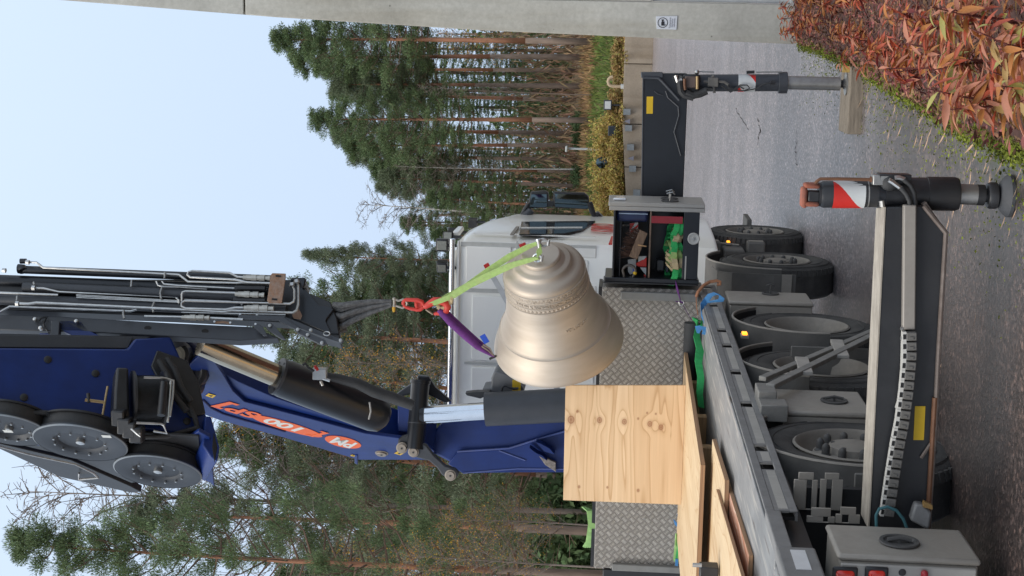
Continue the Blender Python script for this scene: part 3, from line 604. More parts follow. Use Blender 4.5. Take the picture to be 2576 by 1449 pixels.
def spruce_kit(seed, H=14, rad=2.2, m=None, leaf=.14, n=26000):
    rs = np.random.RandomState(seed); top = [Vector((0, 0, H*i/6)) for i in range(7)]
    tr_ = MB().tube(top, [.011*H*(1-.9*i/6) for i in range(7)], 8)
    nl = int(H*3.2); C = []; D = []; per = n//(nl*9); segs = []
    for i in range(nl):
        u = (i+rs.rand()*.5)/nl; h = H*(.06+.93*u); L = rad*(1-u)**.8*rs.uniform(.75, 1.1)+.12
        for j in range(9):
            az = rs.rand()*6.28; Lj = L*rs.uniform(.6, 1.1); t = rs.rand(per)**.6
            x = t*Lj; dz = -.30*x+.10*x*x/max(Lj, .3)
            c = np.stack([np.cos(az)*x, np.sin(az)*x, h+dz], 1)+rs.normal(size=(per, 3))*np.array([.10, .10, .07])*(.5+Lj*.35)
            C.append(c); d = np.tile([np.cos(az)*.7, np.sin(az)*.7, -.35], (per, 1))+rs.normal(size=(per, 3))*.5; D.append(d/np.linalg.norm(d, axis=1)[:, None])
            if j % 3 == 0: segs.append(([Vector((0, 0, h)), Vector((math.cos(az)*Lj*.9, math.sin(az)*Lj*.9, h-.22*Lj))], [.02, .005]))
    C = np.concatenate(C); D = np.concatenate(D); v, f = quads(C, D, leaf*rs.uniform(.7, 1.4, len(C)), leaf*.28*rs.uniform(.7, 1.3, len(C)))
    return dict(H=H, parts=[('trunk', mb_mesh(tr_, 'trunk', M_BARK)), ('branches', mb_mesh(branch_tubes(segs, 3), 'branches', M_BARK)), ('crown', raw_mesh('needles', v, f, m or M_SPRUCE))])
def birch_kit(seed, H=15, rad=2.4, leaves=0, lm=None, tm=None, c0=.35, leaf=.09, fan=1.0, sub=7):
    rr = random.Random(seed); rs = np.random.RandomState(seed)
    top = [Vector((.25*math.sin(seed+t*2), .25*math.cos(seed*2+t*2.2), H*t)) for t in [i/8 for i in range(9)]]
    tr_ = MB().tube(top, [.0055*H*(1-.95*i/8)+.004 for i in range(9)], 8); segs = []; tips = []
    for i in range(44):
        t = c0+(1-c0)*i/44*.98; h = t*8; k = min(7, int(h)); p0 = top[k].lerp(top[k+1], h-k); u = (t-c0)/(1-c0)
        L = rad*fan*(1.05-.65*u)*rr.uniform(.6, 1.15); az = i*2.4+rr.uniform(-.5, .5); d = Vector((math.cos(az)*.75, math.sin(az)*.75, .9)).normalized()
        p1 = p0+d*L*.5; p2 = p0+d*L+Vector((math.cos(az), math.sin(az), 0))*.2*L
        segs.append(([p0, p1, p2], [.026*(1-.5*u), .016, .008])); tips.append(p2)
        for j in range(sub):
            a = p0.lerp(p2, rr.uniform(.25, 1)); e = a+Vector((rr.gauss(0, .5), rr.gauss(0, .5), rr.uniform(-.25, .75)))*L*.45; m_ = a.lerp(e, .5)+Vector((0, 0, .06))
            segs.append(([a, m_, e], [.012, .009, .006])); tips.append(e)
            for q in range(2):
                e2 = m_+Vector((rr.gauss(0, .4), rr.gauss(0, .4), rr.uniform(-.5, .5)))*L*.28; segs.append(([m_, e2], [.008, .005])); tips.append(e2)
    parts = [('trunk', mb_mesh(tr_, 'trunk', tm or M_BIRCH)), ('branches', mb_mesh(branch_tubes(segs, 3), 'branches', M_TWIG))]
    if leaves:
        T = np.array([tuple(t) for t in tips]); c = T[rs.randint(0, len(T), leaves)]+rs.normal(size=(leaves, 3))*.2
        v, f = quads(c, unit(leaves), leaf*rs.uniform(.6, 1.3, leaves), leaf*.8*rs.uniform(.6, 1.3, leaves)); parts.append(('crown', raw_mesh('leaves', v, f, lm or M_YLEAF)))
    return dict(H=H, parts=parts)
def bush_mesh(seed, rx, ry, h, n, leaf, m, shell=.35):
    rs = np.random.RandomState(seed); d = unit(n); d[:, 2] = np.abs(d[:, 2]); r = rs.rand(n)**shell
    lump = 1+.22*np.sin(d[:, 0]*7+seed)*np.cos(d[:, 1]*6+seed*2)+.15*np.sin(d[:, 2]*9+seed)
    c = d*r[:, None]*lump[:, None]*np.array([rx, ry, h]); v, f = quads(c, unit(n), leaf*rs.uniform(.6, 1.4, n), leaf*.6*rs.uniform(.6, 1.3, n)); return raw_mesh('foliage', v, f, m)

KP = [pine_kit(11, rad=2.1, crown0=.52, mneedle=M_NEEDLE), pine_kit(12, rad=2.4, crown0=.55, mneedle=M_NEEDLE2, bark=.42), pine_kit(13, rad=2.3, crown0=.5, mneedle=M_NEEDLE, bark=.35),
      pine_kit(14, rad=2.0, crown0=.58, nb=64, mneedle=M_NEEDLE2, bark=.45), pine_kit(15, rad=2.6, crown0=.42, nb=80, mneedle=M_NEEDLE)]
KS = [spruce_kit(21), spruce_kit(22, rad=1.8)]
KB = [birch_kit(31, sub=8), birch_kit(32, leaves=2600, fan=1.2), birch_kit(33, fan=.8, tm=M_BARK)]
KN = [pine_kit(41, H=15, rad=3.1, crown0=.16, nb=105, per=330, leaf=.105, fluff=.56, mneedle=M_NEEDLE, bark=.2, lean=.9),
      pine_kit(42, H=15, rad=2.8, crown0=.2, nb=85, per=300, leaf=.10, fluff=.50, mneedle=M_NEEDLE2, bark=.2, lean=1.1)]
KNB = [birch_kit(51, H=14, leaves=1700, leaf=.08, fan=1.3, sub=10, tm=M_TWIG), birch_kit(52, H=14, fan=1.3, sub=12, tm=M_TWIG)]
def plant(kit, name, Yb, dist, Xtop, label, cat='tree', group=None, wide=1.0, rot=0.0, basez=None, dx=0.0):
    t = PY(Xtop, Yb, dist); b_ = PY(1500, Yb+1, dist); x = b_.x+dx
    z = basez if basez is not None else (hz(x, dist)-.1 if dist > 50 else gz(dist))
    s = (t.z-z)/kit['H']; o = bpy.data.objects.new(name, None); COL.objects.link(o); o.location = (x, dist, z); o.rotation_euler = (0, 0, rot); o.scale = (s*wide, s*wide, s); o.empty_display_size = .1
    tag(o, label, cat, group)
    for nm, me in kit['parts']:
        q = link(nm, me, o)
        if nm in ('branches', 'crown'): q['kind'] = 'stuff'
    return o
GR = 'pines and spruces of the wood behind the retaining wall'
side_w = {0: 'behind the retaining wall'}
T = [  # kit, name, Y, dist, Xtop, wide, rot, label
 (KP[0], 'pine_tree', 98, 58, 690, 1.0, .3, 'tallest pine, its orange trunk rising right beside the edge of the concrete building'),
 (KP[2], 'pine_tree', 145, 60, 735, 1.0, 1.3, 'pine with a straight orange trunk, second out from the concrete building'),
 (KP[1], 'pine_tree', 178, 66, 800, .9, 2.3, 'slim grey-trunked pine, third out from the concrete building'),
 (KP[3], 'pine_tree', 212, 60, 838, 1.0, 3.0, 'pine right above the foot of the far outrigger leg, with a bare lower trunk'),
 (KP[0], 'pine_tree', 255, 68, 830, .9, 4.0, 'pine half hidden in the middle of the wood above the yellow beam reflector'),
 (KP[4], 'pine_tree', 303, 58, 786, .95, 5.0, 'tall dense pine with a pointed top in the middle of the wood'),
 (KP[1], 'pine_tree', 335, 64, 835, 1.0, .9, 'broad pale pine just left of the tall pointed pine'),
 (KP[2], 'pine_tree', 365, 60, 868, .95, 2.0, 'pine with an orange trunk above the thin street lamp'),
 (KP[3], 'pine_tree', 398, 66, 885, .95, 3.4, 'narrow pine directly behind the thin street lamp'),
 (KP[4], 'pine_tree', 430, 62, 935, 1.0, 4.2, 'dense low pine left of the street lamp, over the yellow hedge'),
 (KP[1], 'pine_tree', 468, 60, 955, 1.0, 5.4, 'pale loose pine behind the lorry mirrors, with a reddish trunk'),
 (KP[3], 'pine_tree', 495, 66, 950, .95, .1, 'pale pine whose top stands just above the mirror housing'),
 (KP[4], 'pine_tree', 520, 57, 1075, 1.1, 1.1, 'low bushy pine right behind the cab mirrors'),
 (KP[2], 'pine_tree', 560, 62, 1010, 1.0, 2.1, 'pine rising behind the cab roof lamps'),
 (KP[4], 'pine_tree', 600, 58, 1085, 1.0, 3.1, 'dense pine just clearing the corner of the cab roof'),
 (KP[0], 'pine_tree', 640, 64, 1120, 1.0, 4.1, 'pine mostly hidden behind the white cab roof'),
 (KS[0], 'spruce_tree', 130, 74, 960, 1.1, .5, 'dark spruce deep in the wood next to the building'),
 (KS[1], 'spruce_tree', 190, 76, 930, 1.2, 1.5, 'dark spruce behind the second and third pine'),
 (KS[0], 'spruce_tree', 235, 72, 1010, 1.1, 2.5, 'dark spruce low between two bare trunks'),
 (KS[1], 'spruce_tree', 275, 76, 1000, 1.2, 3.5, 'dark spruce filling the gap left of the far outrigger leg'),
 (KS[0], 'spruce_tree', 340, 74, 1060, 1.1, 4.5, 'dark spruce behind the pale broad pine'),
 (KS[1], 'spruce_tree', 405, 70, 1080, 1.2, 5.5, 'dark spruce behind the lamp post'),
 (KS[0], 'spruce_tree', 455, 66, 1090, 1.3, .7, 'green spruce behind the yellow hedge'),
 (KS[1], 'spruce_tree', 500, 62, 1130, 1.4, 1.7, 'green spruce directly behind the large door mirror'),
 (KS[0], 'spruce_tree', 540, 60, 1180, 1.4, 2.7, 'green spruce between mirror arm and cab'),
 (KB[0], 'birch_tree', 540, 59, 905, 1.5, .7, 'bare birch with fine pale twigs spreading above the cab roof'),
 (KB[0], 'birch_tree', 425, 59, 1000, .7, 2.7, 'white stemmed birch left of the lamp post'),
 (KB[2], 'birch_tree', 232, 57, 1050, .6, 3.7, 'thin bare birch between the far pines'),
 (KB[1], 'birch_tree', 112, 66, 1010, 1.2, 1.2, 'birch with rusty yellow leaves beside the concrete building'),
 (KB[1], 'birch_tree', 385, 72, 1180, 1.2, 2.2, 'small orange-yellow birch seen between trunks behind the lamp post'),
 (KP[3], 'pine_tree', 668, 44, 770, .55, 1.2, 'slender young pine whose top shows right beside the jib tip'),
 (KP[3], 'pine_tree', 690, 46, 905, .8, 2.2, 'small pine just behind the cab light bar, right of the hook'),
 (KP[2], 'pine_tree', 735, 46, 930, 1.1, 3.2, 'pine right behind the red hook'),
 (KP[4], 'pine_tree', 760, 50, 600, .7, 3.9, 'tall thin pine standing behind the hydraulic jib'),
 (KP[0], 'pine_tree', 800, 44, 870, 1.1, 4.2, 'pine behind the grey lifting sling'),
 (KP[1], 'pine_tree', 880, 40, 640, 1.0, 5.2, 'pine with a thick orange trunk behind the purple sling'),
 (KP[2], 'pine_tree', 930, 46, 760, 1.1, .2, 'pine behind the bronze oiled cylinder rod'),
 (KNB[0], 'birch_tree', 940, 32, 850, .8, 2.2, 'yellow leaved birch between bell and lift cylinder'),
 (KP[1], 'pine_tree', 1040, 44, 640, 1.0, 1.2, 'pine hidden behind the blue lettered boom'),
 (KNB[0], 'birch_tree', 1095, 34, 570, .8, 4.2, 'yellow leaved birch below the blue boom lettering'),
 (KN[0], 'pine_tree', 1205, 34, 545, .95, 2.2, 'large pine with an orange trunk just left of the blue crane column'),
 (KP[4], 'pine_tree', 1270, 42, 760, 1.1, 3.2, 'dense pine behind the plywood panel on the left'),
 (KN[1], 'pine_tree', 1340, 31, 300, .85, 4.6, 'loose airy pine below the blue boom, reaching high into the sky'),
 (KN[0], 'pine_tree', 1440, 26, 60, .62, .6, 'nearest pine, with crooked orange limbs, at the left edge of the upright view'),
 (KNB[0], 'birch_tree', 1390, 35, 700, .9, 1.6, 'birch with sparse yellow leaves beside the tread plate chest'),
 (KNB[1], 'birch_tree', 1290, 32, 80, .9, 2.6, 'bare grey birch whose twigs fan out behind the hose reels'),
 (KNB[1], 'birch_tree', 1180, 36, 260, .8, .6, 'bare birch behind the winch and hose reels'),
 (KNB[0], 'birch_tree', 1460, 38, 880, 1.0, 3.6, 'low yellow leaved birch at the very left behind the lorry'),
 (KS[0], 'spruce_tree', 1235, 46, 1130, 1.6, 3.6, 'dark green spruce low behind the plywood panel'),
 (KS[1], 'spruce_tree', 1330, 44, 1080, 1.6, 1.6, 'dark green spruce above the pale green strap roll'),
 (KS[0], 'spruce_tree', 1430, 46, 1120, 1.6, .6, 'dark green spruce at the left behind the tread plate chest'),
 (KP[0], 'pine_tree', 1500, 44, 700, 1.2, 2.6, 'pine at the far left, cut by the edge of the view'),
 (KN[1], 'pine_tree', 1150, 42, 720, 1.0, .4, 'dense pine seen between hose reels and boom lettering'),
 (KN[0], 'pine_tree', 1300, 40, 840, 1.0, 3.3, 'dense pine standing behind the loose airy pine'),
 (KN[1], 'pine_tree', 1400, 42, 800, 1.1, 5.3, 'broad pine behind the birch with sparse yellow leaves'),
 (KN[0], 'pine_tree', 1010, 42, 700, 1.0, 1.9, 'pine with dense low branches behind the boom cylinder'),
 (KN[1], 'pine_tree', 850, 44, 760, 1.0, 2.9, 'dense pine behind the cab light bar, left of the hook'),
 (KN[0], 'pine_tree', 1250, 48, 900, 1.2, 5.9, 'low wide pine behind the column and the plywood panel'),
 (KN[1], 'pine_tree', 1370, 48, 900, 1.3, .9, 'low wide pine above the rolled pale green sling'),
 (KNB[0], 'birch_tree', 1330, 25, 1120, 1.0, .9, 'small yellow leaved birch above the left end of the chest'),
 (KNB[0], 'birch_tree', 1420, 24, 1020, 1.0, 2.9, 'small yellow leaved birch at the lower left edge of the view'),
]
for k, nm, Y, d, Xt, wd, rt, lb in T:
    z = None
    if d <= 50: z = 1.6
    plant(k, nm, Y, d, Xt, lb, 'tree', GR if nm != 'birch_tree' else 'birches of the wood', wd, rt, basez=z)
# bank on the left, behind the lorry, where the nearer trees stand
v = []; f = []; xs = [-90, -60, -40, -30, -24, -20, -17, -14, -11, -8.5, -7]; ys = [22, 24, 27, 31, 36, 42, 49.9]
for y in ys:
    for x in xs: v.append((x, y, gz(y)+.01+(0.0 if x > -8 else min(1.4, .25*(-x-8)+.3))*min(1, (y-22)/6)))
f = [(j*len(xs)+i, j*len(xs)+i+1, (j+1)*len(xs)+i+1, (j+1)*len(xs)+i) for j in range(len(ys)-1) for i in range(len(xs)-1)]
MB().add(v, f).build('grass_bank', M_HILL, None)['kind'] = 'structure'

# far wood that reads as one mass, with brush at its foot
def far_wood():
    rs = np.random.RandomState(5); C = []; n = 42000
    x = rs.uniform(-85, 25, n); y = rs.uniform(84, 120, n); hmax = 6+2.0*np.sin(x*.35)+1.5*np.sin(x*1.1+1)
    gap = (np.sin(x*1.7+3*np.sin(x*.23))+rs.normal(size=n)*.5) > -.55; z = 4.5+rs.rand(n)**1.1*hmax
    c = np.stack([x, y, z], 1)[gap]; v, f = quads(c, unit(len(c)), rs.uniform(.3, .7, len(c)), rs.uniform(.2, .4, len(c)))
    o = link('far_wood', raw_mesh('far_wood', v, f, M_SPRUCE)); tag(o, 'dark mass of the wood far behind the tree trunks', 'wood', kind='stuff')
    mb = MB()
    for i in range(150):
        xx = rs.uniform(-60, 14); yy = rs.uniform(66, 100); z0 = hz(xx, yy); r = rs.uniform(.06, .14); mb.tube([(xx, yy, z0-.2), (xx+rs.normal()*.3, yy, z0+rs.uniform(5, 8.5))], [r, r*.5], 5, False)
    o = mb.build('distant_trunks', M_BARK, None); tag(o, 'thin trunks of the wood fading into the distance', 'tree trunks', kind='stuff')
    n = 30000; x = rs.uniform(-70, 12, n); y = rs.uniform(59, 78, n); z = np.array([hz(a, b_) for a, b_ in zip(x[:n], y[:n])])+rs.rand(n)**1.4*(1.8+.09*(y-59)+2.0*np.clip(np.sin(x*.5)+.5, 0, 1))
    d = rs.normal(size=(n, 3))*.35+np.array([0, 0, 1]); d /= np.linalg.norm(d, axis=1)[:, None]
    v, f = quads(np.stack([x, y, z], 1), d, rs.uniform(.3, .8, n), rs.uniform(.03, .09, n)); o = link('brushwood', raw_mesh('brushwood', v, f, M_BRUSH)); tag(o, 'tangled brown brushwood at the foot of the trees', 'brushwood', kind='stuff')
    n = 16000; x = rs.uniform(-45, 8, n); y = rs.uniform(57, 60, n); z = np.array([hz(a, b_) for a, b_ in zip(x, y)])+rs.rand(n)*.35
    d = rs.normal(size=(n, 3))*.3+np.array([0, 0, 1]); d /= np.linalg.norm(d, axis=1)[:, None]
    v, f = quads(np.stack([x, y, z], 1), d, rs.uniform(.2, .5, n), rs.uniform(.03, .07, n)); o = link('dry_grass', raw_mesh('dry_grass', v, f, M_GRASSB)); tag(o, 'strip of dry straw coloured grass below the wood', 'grass', kind='stuff')
    n = 26000; x = rs.uniform(-45, 8, n); y = rs.uniform(51.5, 57.6, n); z = np.array([hz(a, b_) for a, b_ in zip(x, y)])+rs.rand(n)*.30
    d = rs.normal(size=(n, 3))*.3+np.array([0, 0, 1]); d /= np.linalg.norm(d, axis=1)[:, None]
    v, f = quads(np.stack([x, y, z], 1), d, rs.uniform(.15, .35, n), rs.uniform(.03, .07, n)); o = link('green_grass', raw_mesh('green_grass', v, f, M_GRASSG)); tag(o, 'bright green grass strip along the top of the retaining wall', 'grass', kind='stuff')
far_wood()
# hedge shrubs along the wall top, brown by the building and yellow towards the lorry
bm = [bush_mesh(61, .85, .6, .75, 4600, .085, M_HEDGE), bush_mesh(62, .95, .6, .9, 5000, .085, M_HEDGE), bush_mesh(63, .85, .5, .55, 2200, .11, M_HEDGEB), bush_mesh(64, .8, .5, .65, 2200, .11, M_HEDGEB), bush_mesh(65, 1.0, .9, 1.5, 4200, .15, M_SPRUCE)]
HL = ['brown low shrub nearest the concrete building on the wall top', 'brown low shrub right of the white bent pipe', 'brown shrub just behind the far outrigger leg', 'brown shrub beside the square floodlight', 'brown and yellow shrub next to the dark floodlight',
      'yellow shrub left of the dark floodlight', 'yellow shrub at the lamp post foot', 'largest yellow shrub by the round mirror', 'yellow shrub left of the round mirror', 'yellow shrub spilling over the wall above the third bracket', 'yellow shrub just right of the drawer front', 'yellow shrub behind the lorry drawer', 'yellow shrub partly behind the cab door', 'yellow shrub hidden behind the cab', 'last yellow shrub behind the cab']
for i, (Y, k) in enumerate([(105,2),(140,3),(172,2),(262,3),(302,2),(335,1),(362,0),(395,1),(425,0),(455,1),(485,0),(515,1),(545,0),(580,1),(620,0)]):
    p = PY(1560, Y, 50.6); o = link('hedge_shrub', None, None, (p.x, 50.75, hz(p.x, 50.75)-.15), (0, 0, i*1.3), (1, 1, .85 if Y < 310 else 1.1)); tag(o, HL[i], 'shrub', 'hedge shrubs along the wall top')
    link('foliage', bm[k], o)['kind'] = 'stuff'; st = MB()
    for q in range(5): st.tube([(0, 0, -.1), (.3*math.cos(q*1.3), .3*math.sin(q*1.3), .45)], [.02, .008], 4)
    s_ = mb_mesh(st, 'stem', M_TWIG); link('stem', s_, o)
for i, (Y, d) in enumerate([(317, 57.5), (362, 58), (455, 57)]):
    p = PY(1450, Y, d); o = link('juniper_bush', None, None, (p.x, d+2, hz(p.x, d+2)-.1), (0, 0, i), (.55, .55, .55)); tag(o, ['round green bush between the trunks right of the lamp', 'small green bush just by the lamp post', 'dark green bush below the mirrors'][i], 'bush', 'green bushes under the trees'); link('foliage', bm[4], o)['kind'] = 'stuff'
for i, (Y, d, sc_) in enumerate([(1205, 34, 1.5), (1262, 36, 1.7), (1325, 33, 1.6), (1385, 35, 1.7), (1445, 33, 1.6)]):
    p = PY(1450, Y, d); o = link('undergrowth_bush', None, None, (p.x, d, 1.5), (0, 0, i*1.7), (sc_*.85, sc_*.85, sc_)); tag(o, ['green bush right beside the blue crane column', 'green bush hidden mostly behind the plywood panel', 'green bush above the rolled pale green sling', 'green bush above the left half of the chest', 'green bush at the left end of the tread plate chest'][i], 'bush', 'bushes behind the lorry')
    link('foliage', bm[4], o)['kind'] = 'stuff'
# street lamp, floodlights, bent pipe and traffic mirror on the wall top
lp = PY(1512, 376, 53); lz = hz(lp.x, 53); lt = PY(1427, 376.5, 53).z
l_ = empty('street_lamp', (lp.x, 53, lz), 'thin pale lamp post standing over the yellow hedge', 'street lamp')
MB().tube([(lp.x, 53, lz-.2), (lp.x, 53, lt)], [.05, .035], 8).build('pole', mat('pale_pole', (.5, .52, .52), .5), l_)
MB().box(lp.x-.10, lp.x+.10, 52.7, 53.05, lt-.02, lt+.06).build('lamp_head', mat('pale_pole', (0,0,0)), l_, bevel=.02)
for X, Y, lb in ((1529, 264, 'square floodlight with a bright lens on the wall top by the green grass'), (1540, 329, 'dark floodlight at the start of the yellow hedge'), (1543, 424, 'small dark floodlight hidden among yellow leaves')):
    p = PY(X, Y, 50.3); o = empty('floodlight', (p.x, 50.3, 2.2), lb, 'floodlight', 'floodlights on the wall top')
    MB().box(p.x-.17, p.x+.17, 50.2, 50.38, p.z-.14, p.z+.14).build('housing', M_GREYB, o, bevel=.02)
    MB().box(p.x-.13, p.x+.13, 50.185, 50.2, p.z-.10, p.z+.10).build('lens', M_WREF if Y < 300 else M_GLASS, o)
    MB().tube([(p.x, 50.3, 2.1), (p.x, 50.3, p.z-.1)], .03, 6).build('bracket', M_GREYB, o)
p = PY(1545, 217, 50.3)
o = empty('vent_pipe', (p.x, 50.3, 2.0), 'pale hooked vent pipe with a white band on the wall top', 'pipe')
hk = [(p.x, 50.2, p.z-.25), (p.x, 50.2, p.z+.05)]+[(p.x+.16-.16*math.cos(a), 50.2, p.z+.05+.16*math.sin(a)) for a in [.5, 1.0, 1.57, 2.1, 2.6, 3.14]]
MB().tube(hk, .055, 8).build('bent_pipe', mat('tan_pipe', (.45, .34, .22), .6), o)
MB().tube([(p.x, 50.2, p.z-.42), (p.x, 50.2, p.z-.22)], .085, 8).build('white_band', M_WREF, o)
p = PY(1512, 408, 50.5); o = empty('traffic_mirror', (p.x, 50.5, 2.2), 'round convex traffic mirror above the yellow hedge', 'mirror')
MB().lathe([(.0, .03), (.12, .015), (.2, 0), (.2, -.03), (0, -.05)], (p.x, 50.4, p.z-.03), (0, -1, 0), 24).build('mirror_disc', M_MIRROR, o)
MB().tube([(p.x, 50.5, 2.1), (p.x, 50.5, p.z-.2)], .03, 6).build('post', mat('pale_pole', (0,0,0)), o)
# ------------------------------------------------------------------ planted strip with red leaved shrubs
def bed_edge(y): return float(np.interp(y, [2, 4, 6.5, 7.8, 9.4, 11.7, 15.8, 17.3], [-.36, -.40, -.43, -.42, -.35, -.25, -.03, .02]))
ys = [2+i*.3 for i in range(52)]; v = []; f = []
for y in ys:
    e = bed_edge(y)
    for k, (dx, dz) in enumerate([(0, -.02), (.03, .035), (.15, .06), (.5, .09), (1.2, .10), (5, .10)]):
        v.append((e+dx+.015*math.sin(y*9+k), y, gz(y)+dz+.012*math.sin(y*13+k*2)))
f = [(j*6+i, j*6+i+1, (j+1)*6+i+1, (j+1)*6+i) for j in range(len(ys)-1) for i in range(5)]
MB().add(v, f).build('planting_bed', M_SOIL, None)['kind'] = 'structure'
rs = np.random.RandomState(3)
n = 26000; y = 3+14.2*rs.rand(n); e = np.array([bed_edge(q) for q in y]); x = e+rs.normal(size=n)*.045+.03; zz = np.array([gz(q) for q in y])+.015+.025*rs.rand(n)
v, f = quads(np.stack([x, y, zz], 1), unit(n)*np.array([1, 1, .8]), rs.uniform(.012, .035, n), rs.uniform(.008, .02, n))
tag(link('moss', raw_mesh('moss', v, f, M_MOSS)), 'bright green moss along the edge of the planted strip', 'moss', kind='stuff')
n = 3000; y = rs.uniform(3, 17, n); x = np.array([bed_edge(q) for q in y])-np.abs(rs.normal(size=n))*.28; zz = np.array([gz(q) for q in y])+.010
v, f = quads(np.stack([x, y, zz], 1), unit(n)*np.array([1, 1, .1]), rs.uniform(.01, .03, n), rs.uniform(.006, .014, n))
tag(link('moss_crumbs', raw_mesh('moss_crumbs', v, f, M_MOSS)), 'scattered moss crumbs on the asphalt beside the planted strip', 'moss', kind='stuff')
# litter under the shrubs
n = 16000; y = rs.uniform(3, 17, n); x = np.array([bed_edge(q) for q in y])+.02+rs.rand(n)*1.3; zz = np.array([gz(q) for q in y])+.07+rs.rand(n)*.10
v, f = quads(np.stack([x, y, zz], 1), unit(n)*np.array([1, 1, .6]), rs.uniform(.03, .08, n), rs.uniform(.008, .02, n))
tag(link('leaf_litter', raw_mesh('leaf_litter', v, f, mat('litter', (.20, .085, .055), .75, 0, .3, 5, island=.6, hue=.04))), 'brown and pink litter of fallen leaves under the red shrubs', 'leaf litter', kind='stuff')

def leaf_mesh(m, L=.12, Wd=.030, fold=.25, curl=.18, seed=0):
    rr = random.Random(seed); pr = [(0, .02), (.12, .35), (.35, .95), (.55, 1.0), (.78, .62), (.93, .22), (1.0, 0.02)]; v = []; f = []
    for t, w_ in pr:
        zc = -curl*L*t*t; xx = w_*Wd*.5; v += [(-xx, L*t, zc+xx*fold*2), (0, L*t, zc), (xx, L*t, zc+xx*fold*2)]
    for i in range(len(pr)-1):
        for k in range(2): f.append((3*i+k, 3*i+k+1, 3*i+4+k, 3*i+3+k))
    me = bpy.data.meshes.new('leaf'); me.from_pydata(v, [], f); me.materials.append(m); me.polygons.foreach_set('use_smooth', [True]*len(f)); return me
LM = [leaf_mesh(m, L=l_, Wd=l_*.215, curl=c_, seed=i) for i, (m, l_, c_) in enumerate([(a, b_, c_) for a in M_LEAFR for b_, c_ in ((.115, .15), (.095, .35))])]
pal_near = [1, 2, 2, 3, 2, 4, 0, 1, 0, 2]; pal_far = [0, 0, 2, 5, 1, 1, 2]
def leaf_rot(az, el, roll): return (Matrix.Rotation(az, 3, 'Z') @ Matrix.Rotation(el, 3, 'X') @ Matrix.Rotation(roll, 3, 'Y'))
pl = []
rr = random.Random(9)
for i in range(400):
    y = 4.3+12.6*rr.random()**1.25; e = bed_edge(y); x = e+.20+rr.random()*.85
    if all((x-a)**2+(y-b_)**2 > (.125+.022*y)**2 for a, b_ in pl): pl.append((x, y))
pl.sort(key=lambda q: q[1]); pl = pl[:100]
used = set()
wherel = ['nearest the camera', 'by the outrigger foot plate', 'near the fallen leaves', 'beside the mossy edge', 'close to the building corner']
colw = ['orange and tan leaves', 'salmon pink leaves', 'deep red leaves', 'olive and orange leaves', 'scarlet leaves']
for i, (x, y) in enumerate(pl):
    z0 = gz(y)+.06; near = y < 7.3; h = rr.uniform(.32, .52) if y < 8 else rr.uniform(.2, .42); pal = pal_near if y < 7.5 else pal_far
    if near: col = colw[i % 5]; cand = [f'{a} shrub with {c} {b_} the near planted strip' for a in ('tall', 'low') for b_ in ('at the mossy edge of', 'deeper inside', 'near the middle of') for c in colw]; cand = [c for c in cand if c not in used]; pref = [c for c in cand if col in c and ('mossy' in c) == (x < bed_edge(y)+.35)]; lb = (pref or cand)[0]; used.add(lb)
    elif y < 12: lb = 'low red leaved shrub in the middle of the planted strip'
    else: lb = 'small dark red shrub at the building end of the planted strip'
    root = empty('red_leaved_shrub', (x, y, z0), lb, 'shrub', 'red leaved shrubs in the middle of the strip' if 7.3 <= y < 12 else ('red leaved shrubs by the building' if y >= 12 else 'red leaved shrubs nearest the camera'))
    st = MB(); anchors = []
    for s_ in range(3 if near else 2):
        a = rr.uniform(0, 6.28); tilt = rr.uniform(.1, .5); hh = h*rr.uniform(.7, 1)
        P = [Vector((x, y, z0-.05))+Vector((math.cos(a)*tilt*hh*t*t, math.sin(a)*tilt*hh*t*t, hh*t)) for t in (0, .35, .7, 1)]
        st.tube(P, [.006, .005, .004, .002], 5); anchors.append(P)
    st.build('stem', mat('red_stem', (.12, .03, .025), .7), root)
    allv = []; allf = []; cnt = 0
    nl = 92 if near else 62
    for k in range(nl):
        P = rr.choice(anchors); t = rr.uniform(.15, 1.0)**.6*2.999; j = int(t); p = P[j].lerp(P[j+1], t-j)
        az = rr.uniform(0, 6.28); el = rr.uniform(-.55, .45); M3 = leaf_rot(az, el, rr.gauss(0, .5)); me = LM[rr.choice(pal)*2+rr.randint(0, 1)]; sc_ = rr.uniform(.75, 1.3)*(1.02 if y < 6.2 else .92 if y < 9 else .85)
        if near and i < 14:
            o = bpy.data.objects.new('leaf', me); COL.objects.link(o); o.parent = root; o.matrix_parent_inverse = Matrix.Identity(4)
            o.matrix_local = Matrix.Translation(p-Vector((x, y, z0))) @ (M3*sc_).to_4x4()
        else:
            vv = [tuple(p+M3 @ (Vector(q.co)*sc_)) for q in me.vertices]; o_ = len(allv); allv += vv; mi = me.materials[0]
            allf += [(tuple(a+o_ for a in q.vertices), mi) for q in me.polygons]
    if allv:
        me = bpy.data.meshes.new('foliage'); c = Vector((x, y, z0)); me.from_pydata([tuple(Vector(q)-c) for q in allv], [], [a for a, _ in allf])
        ms = list({id(m): m for _, m in allf}.values())
        for m in ms: me.materials.append(m)
        me.polygons.foreach_set('material_index', [ms.index(m) for _, m in allf]); me.polygons.foreach_set('use_smooth', [True]*len(allf))
        o = link('foliage', me, root); o['kind'] = 'stuff'
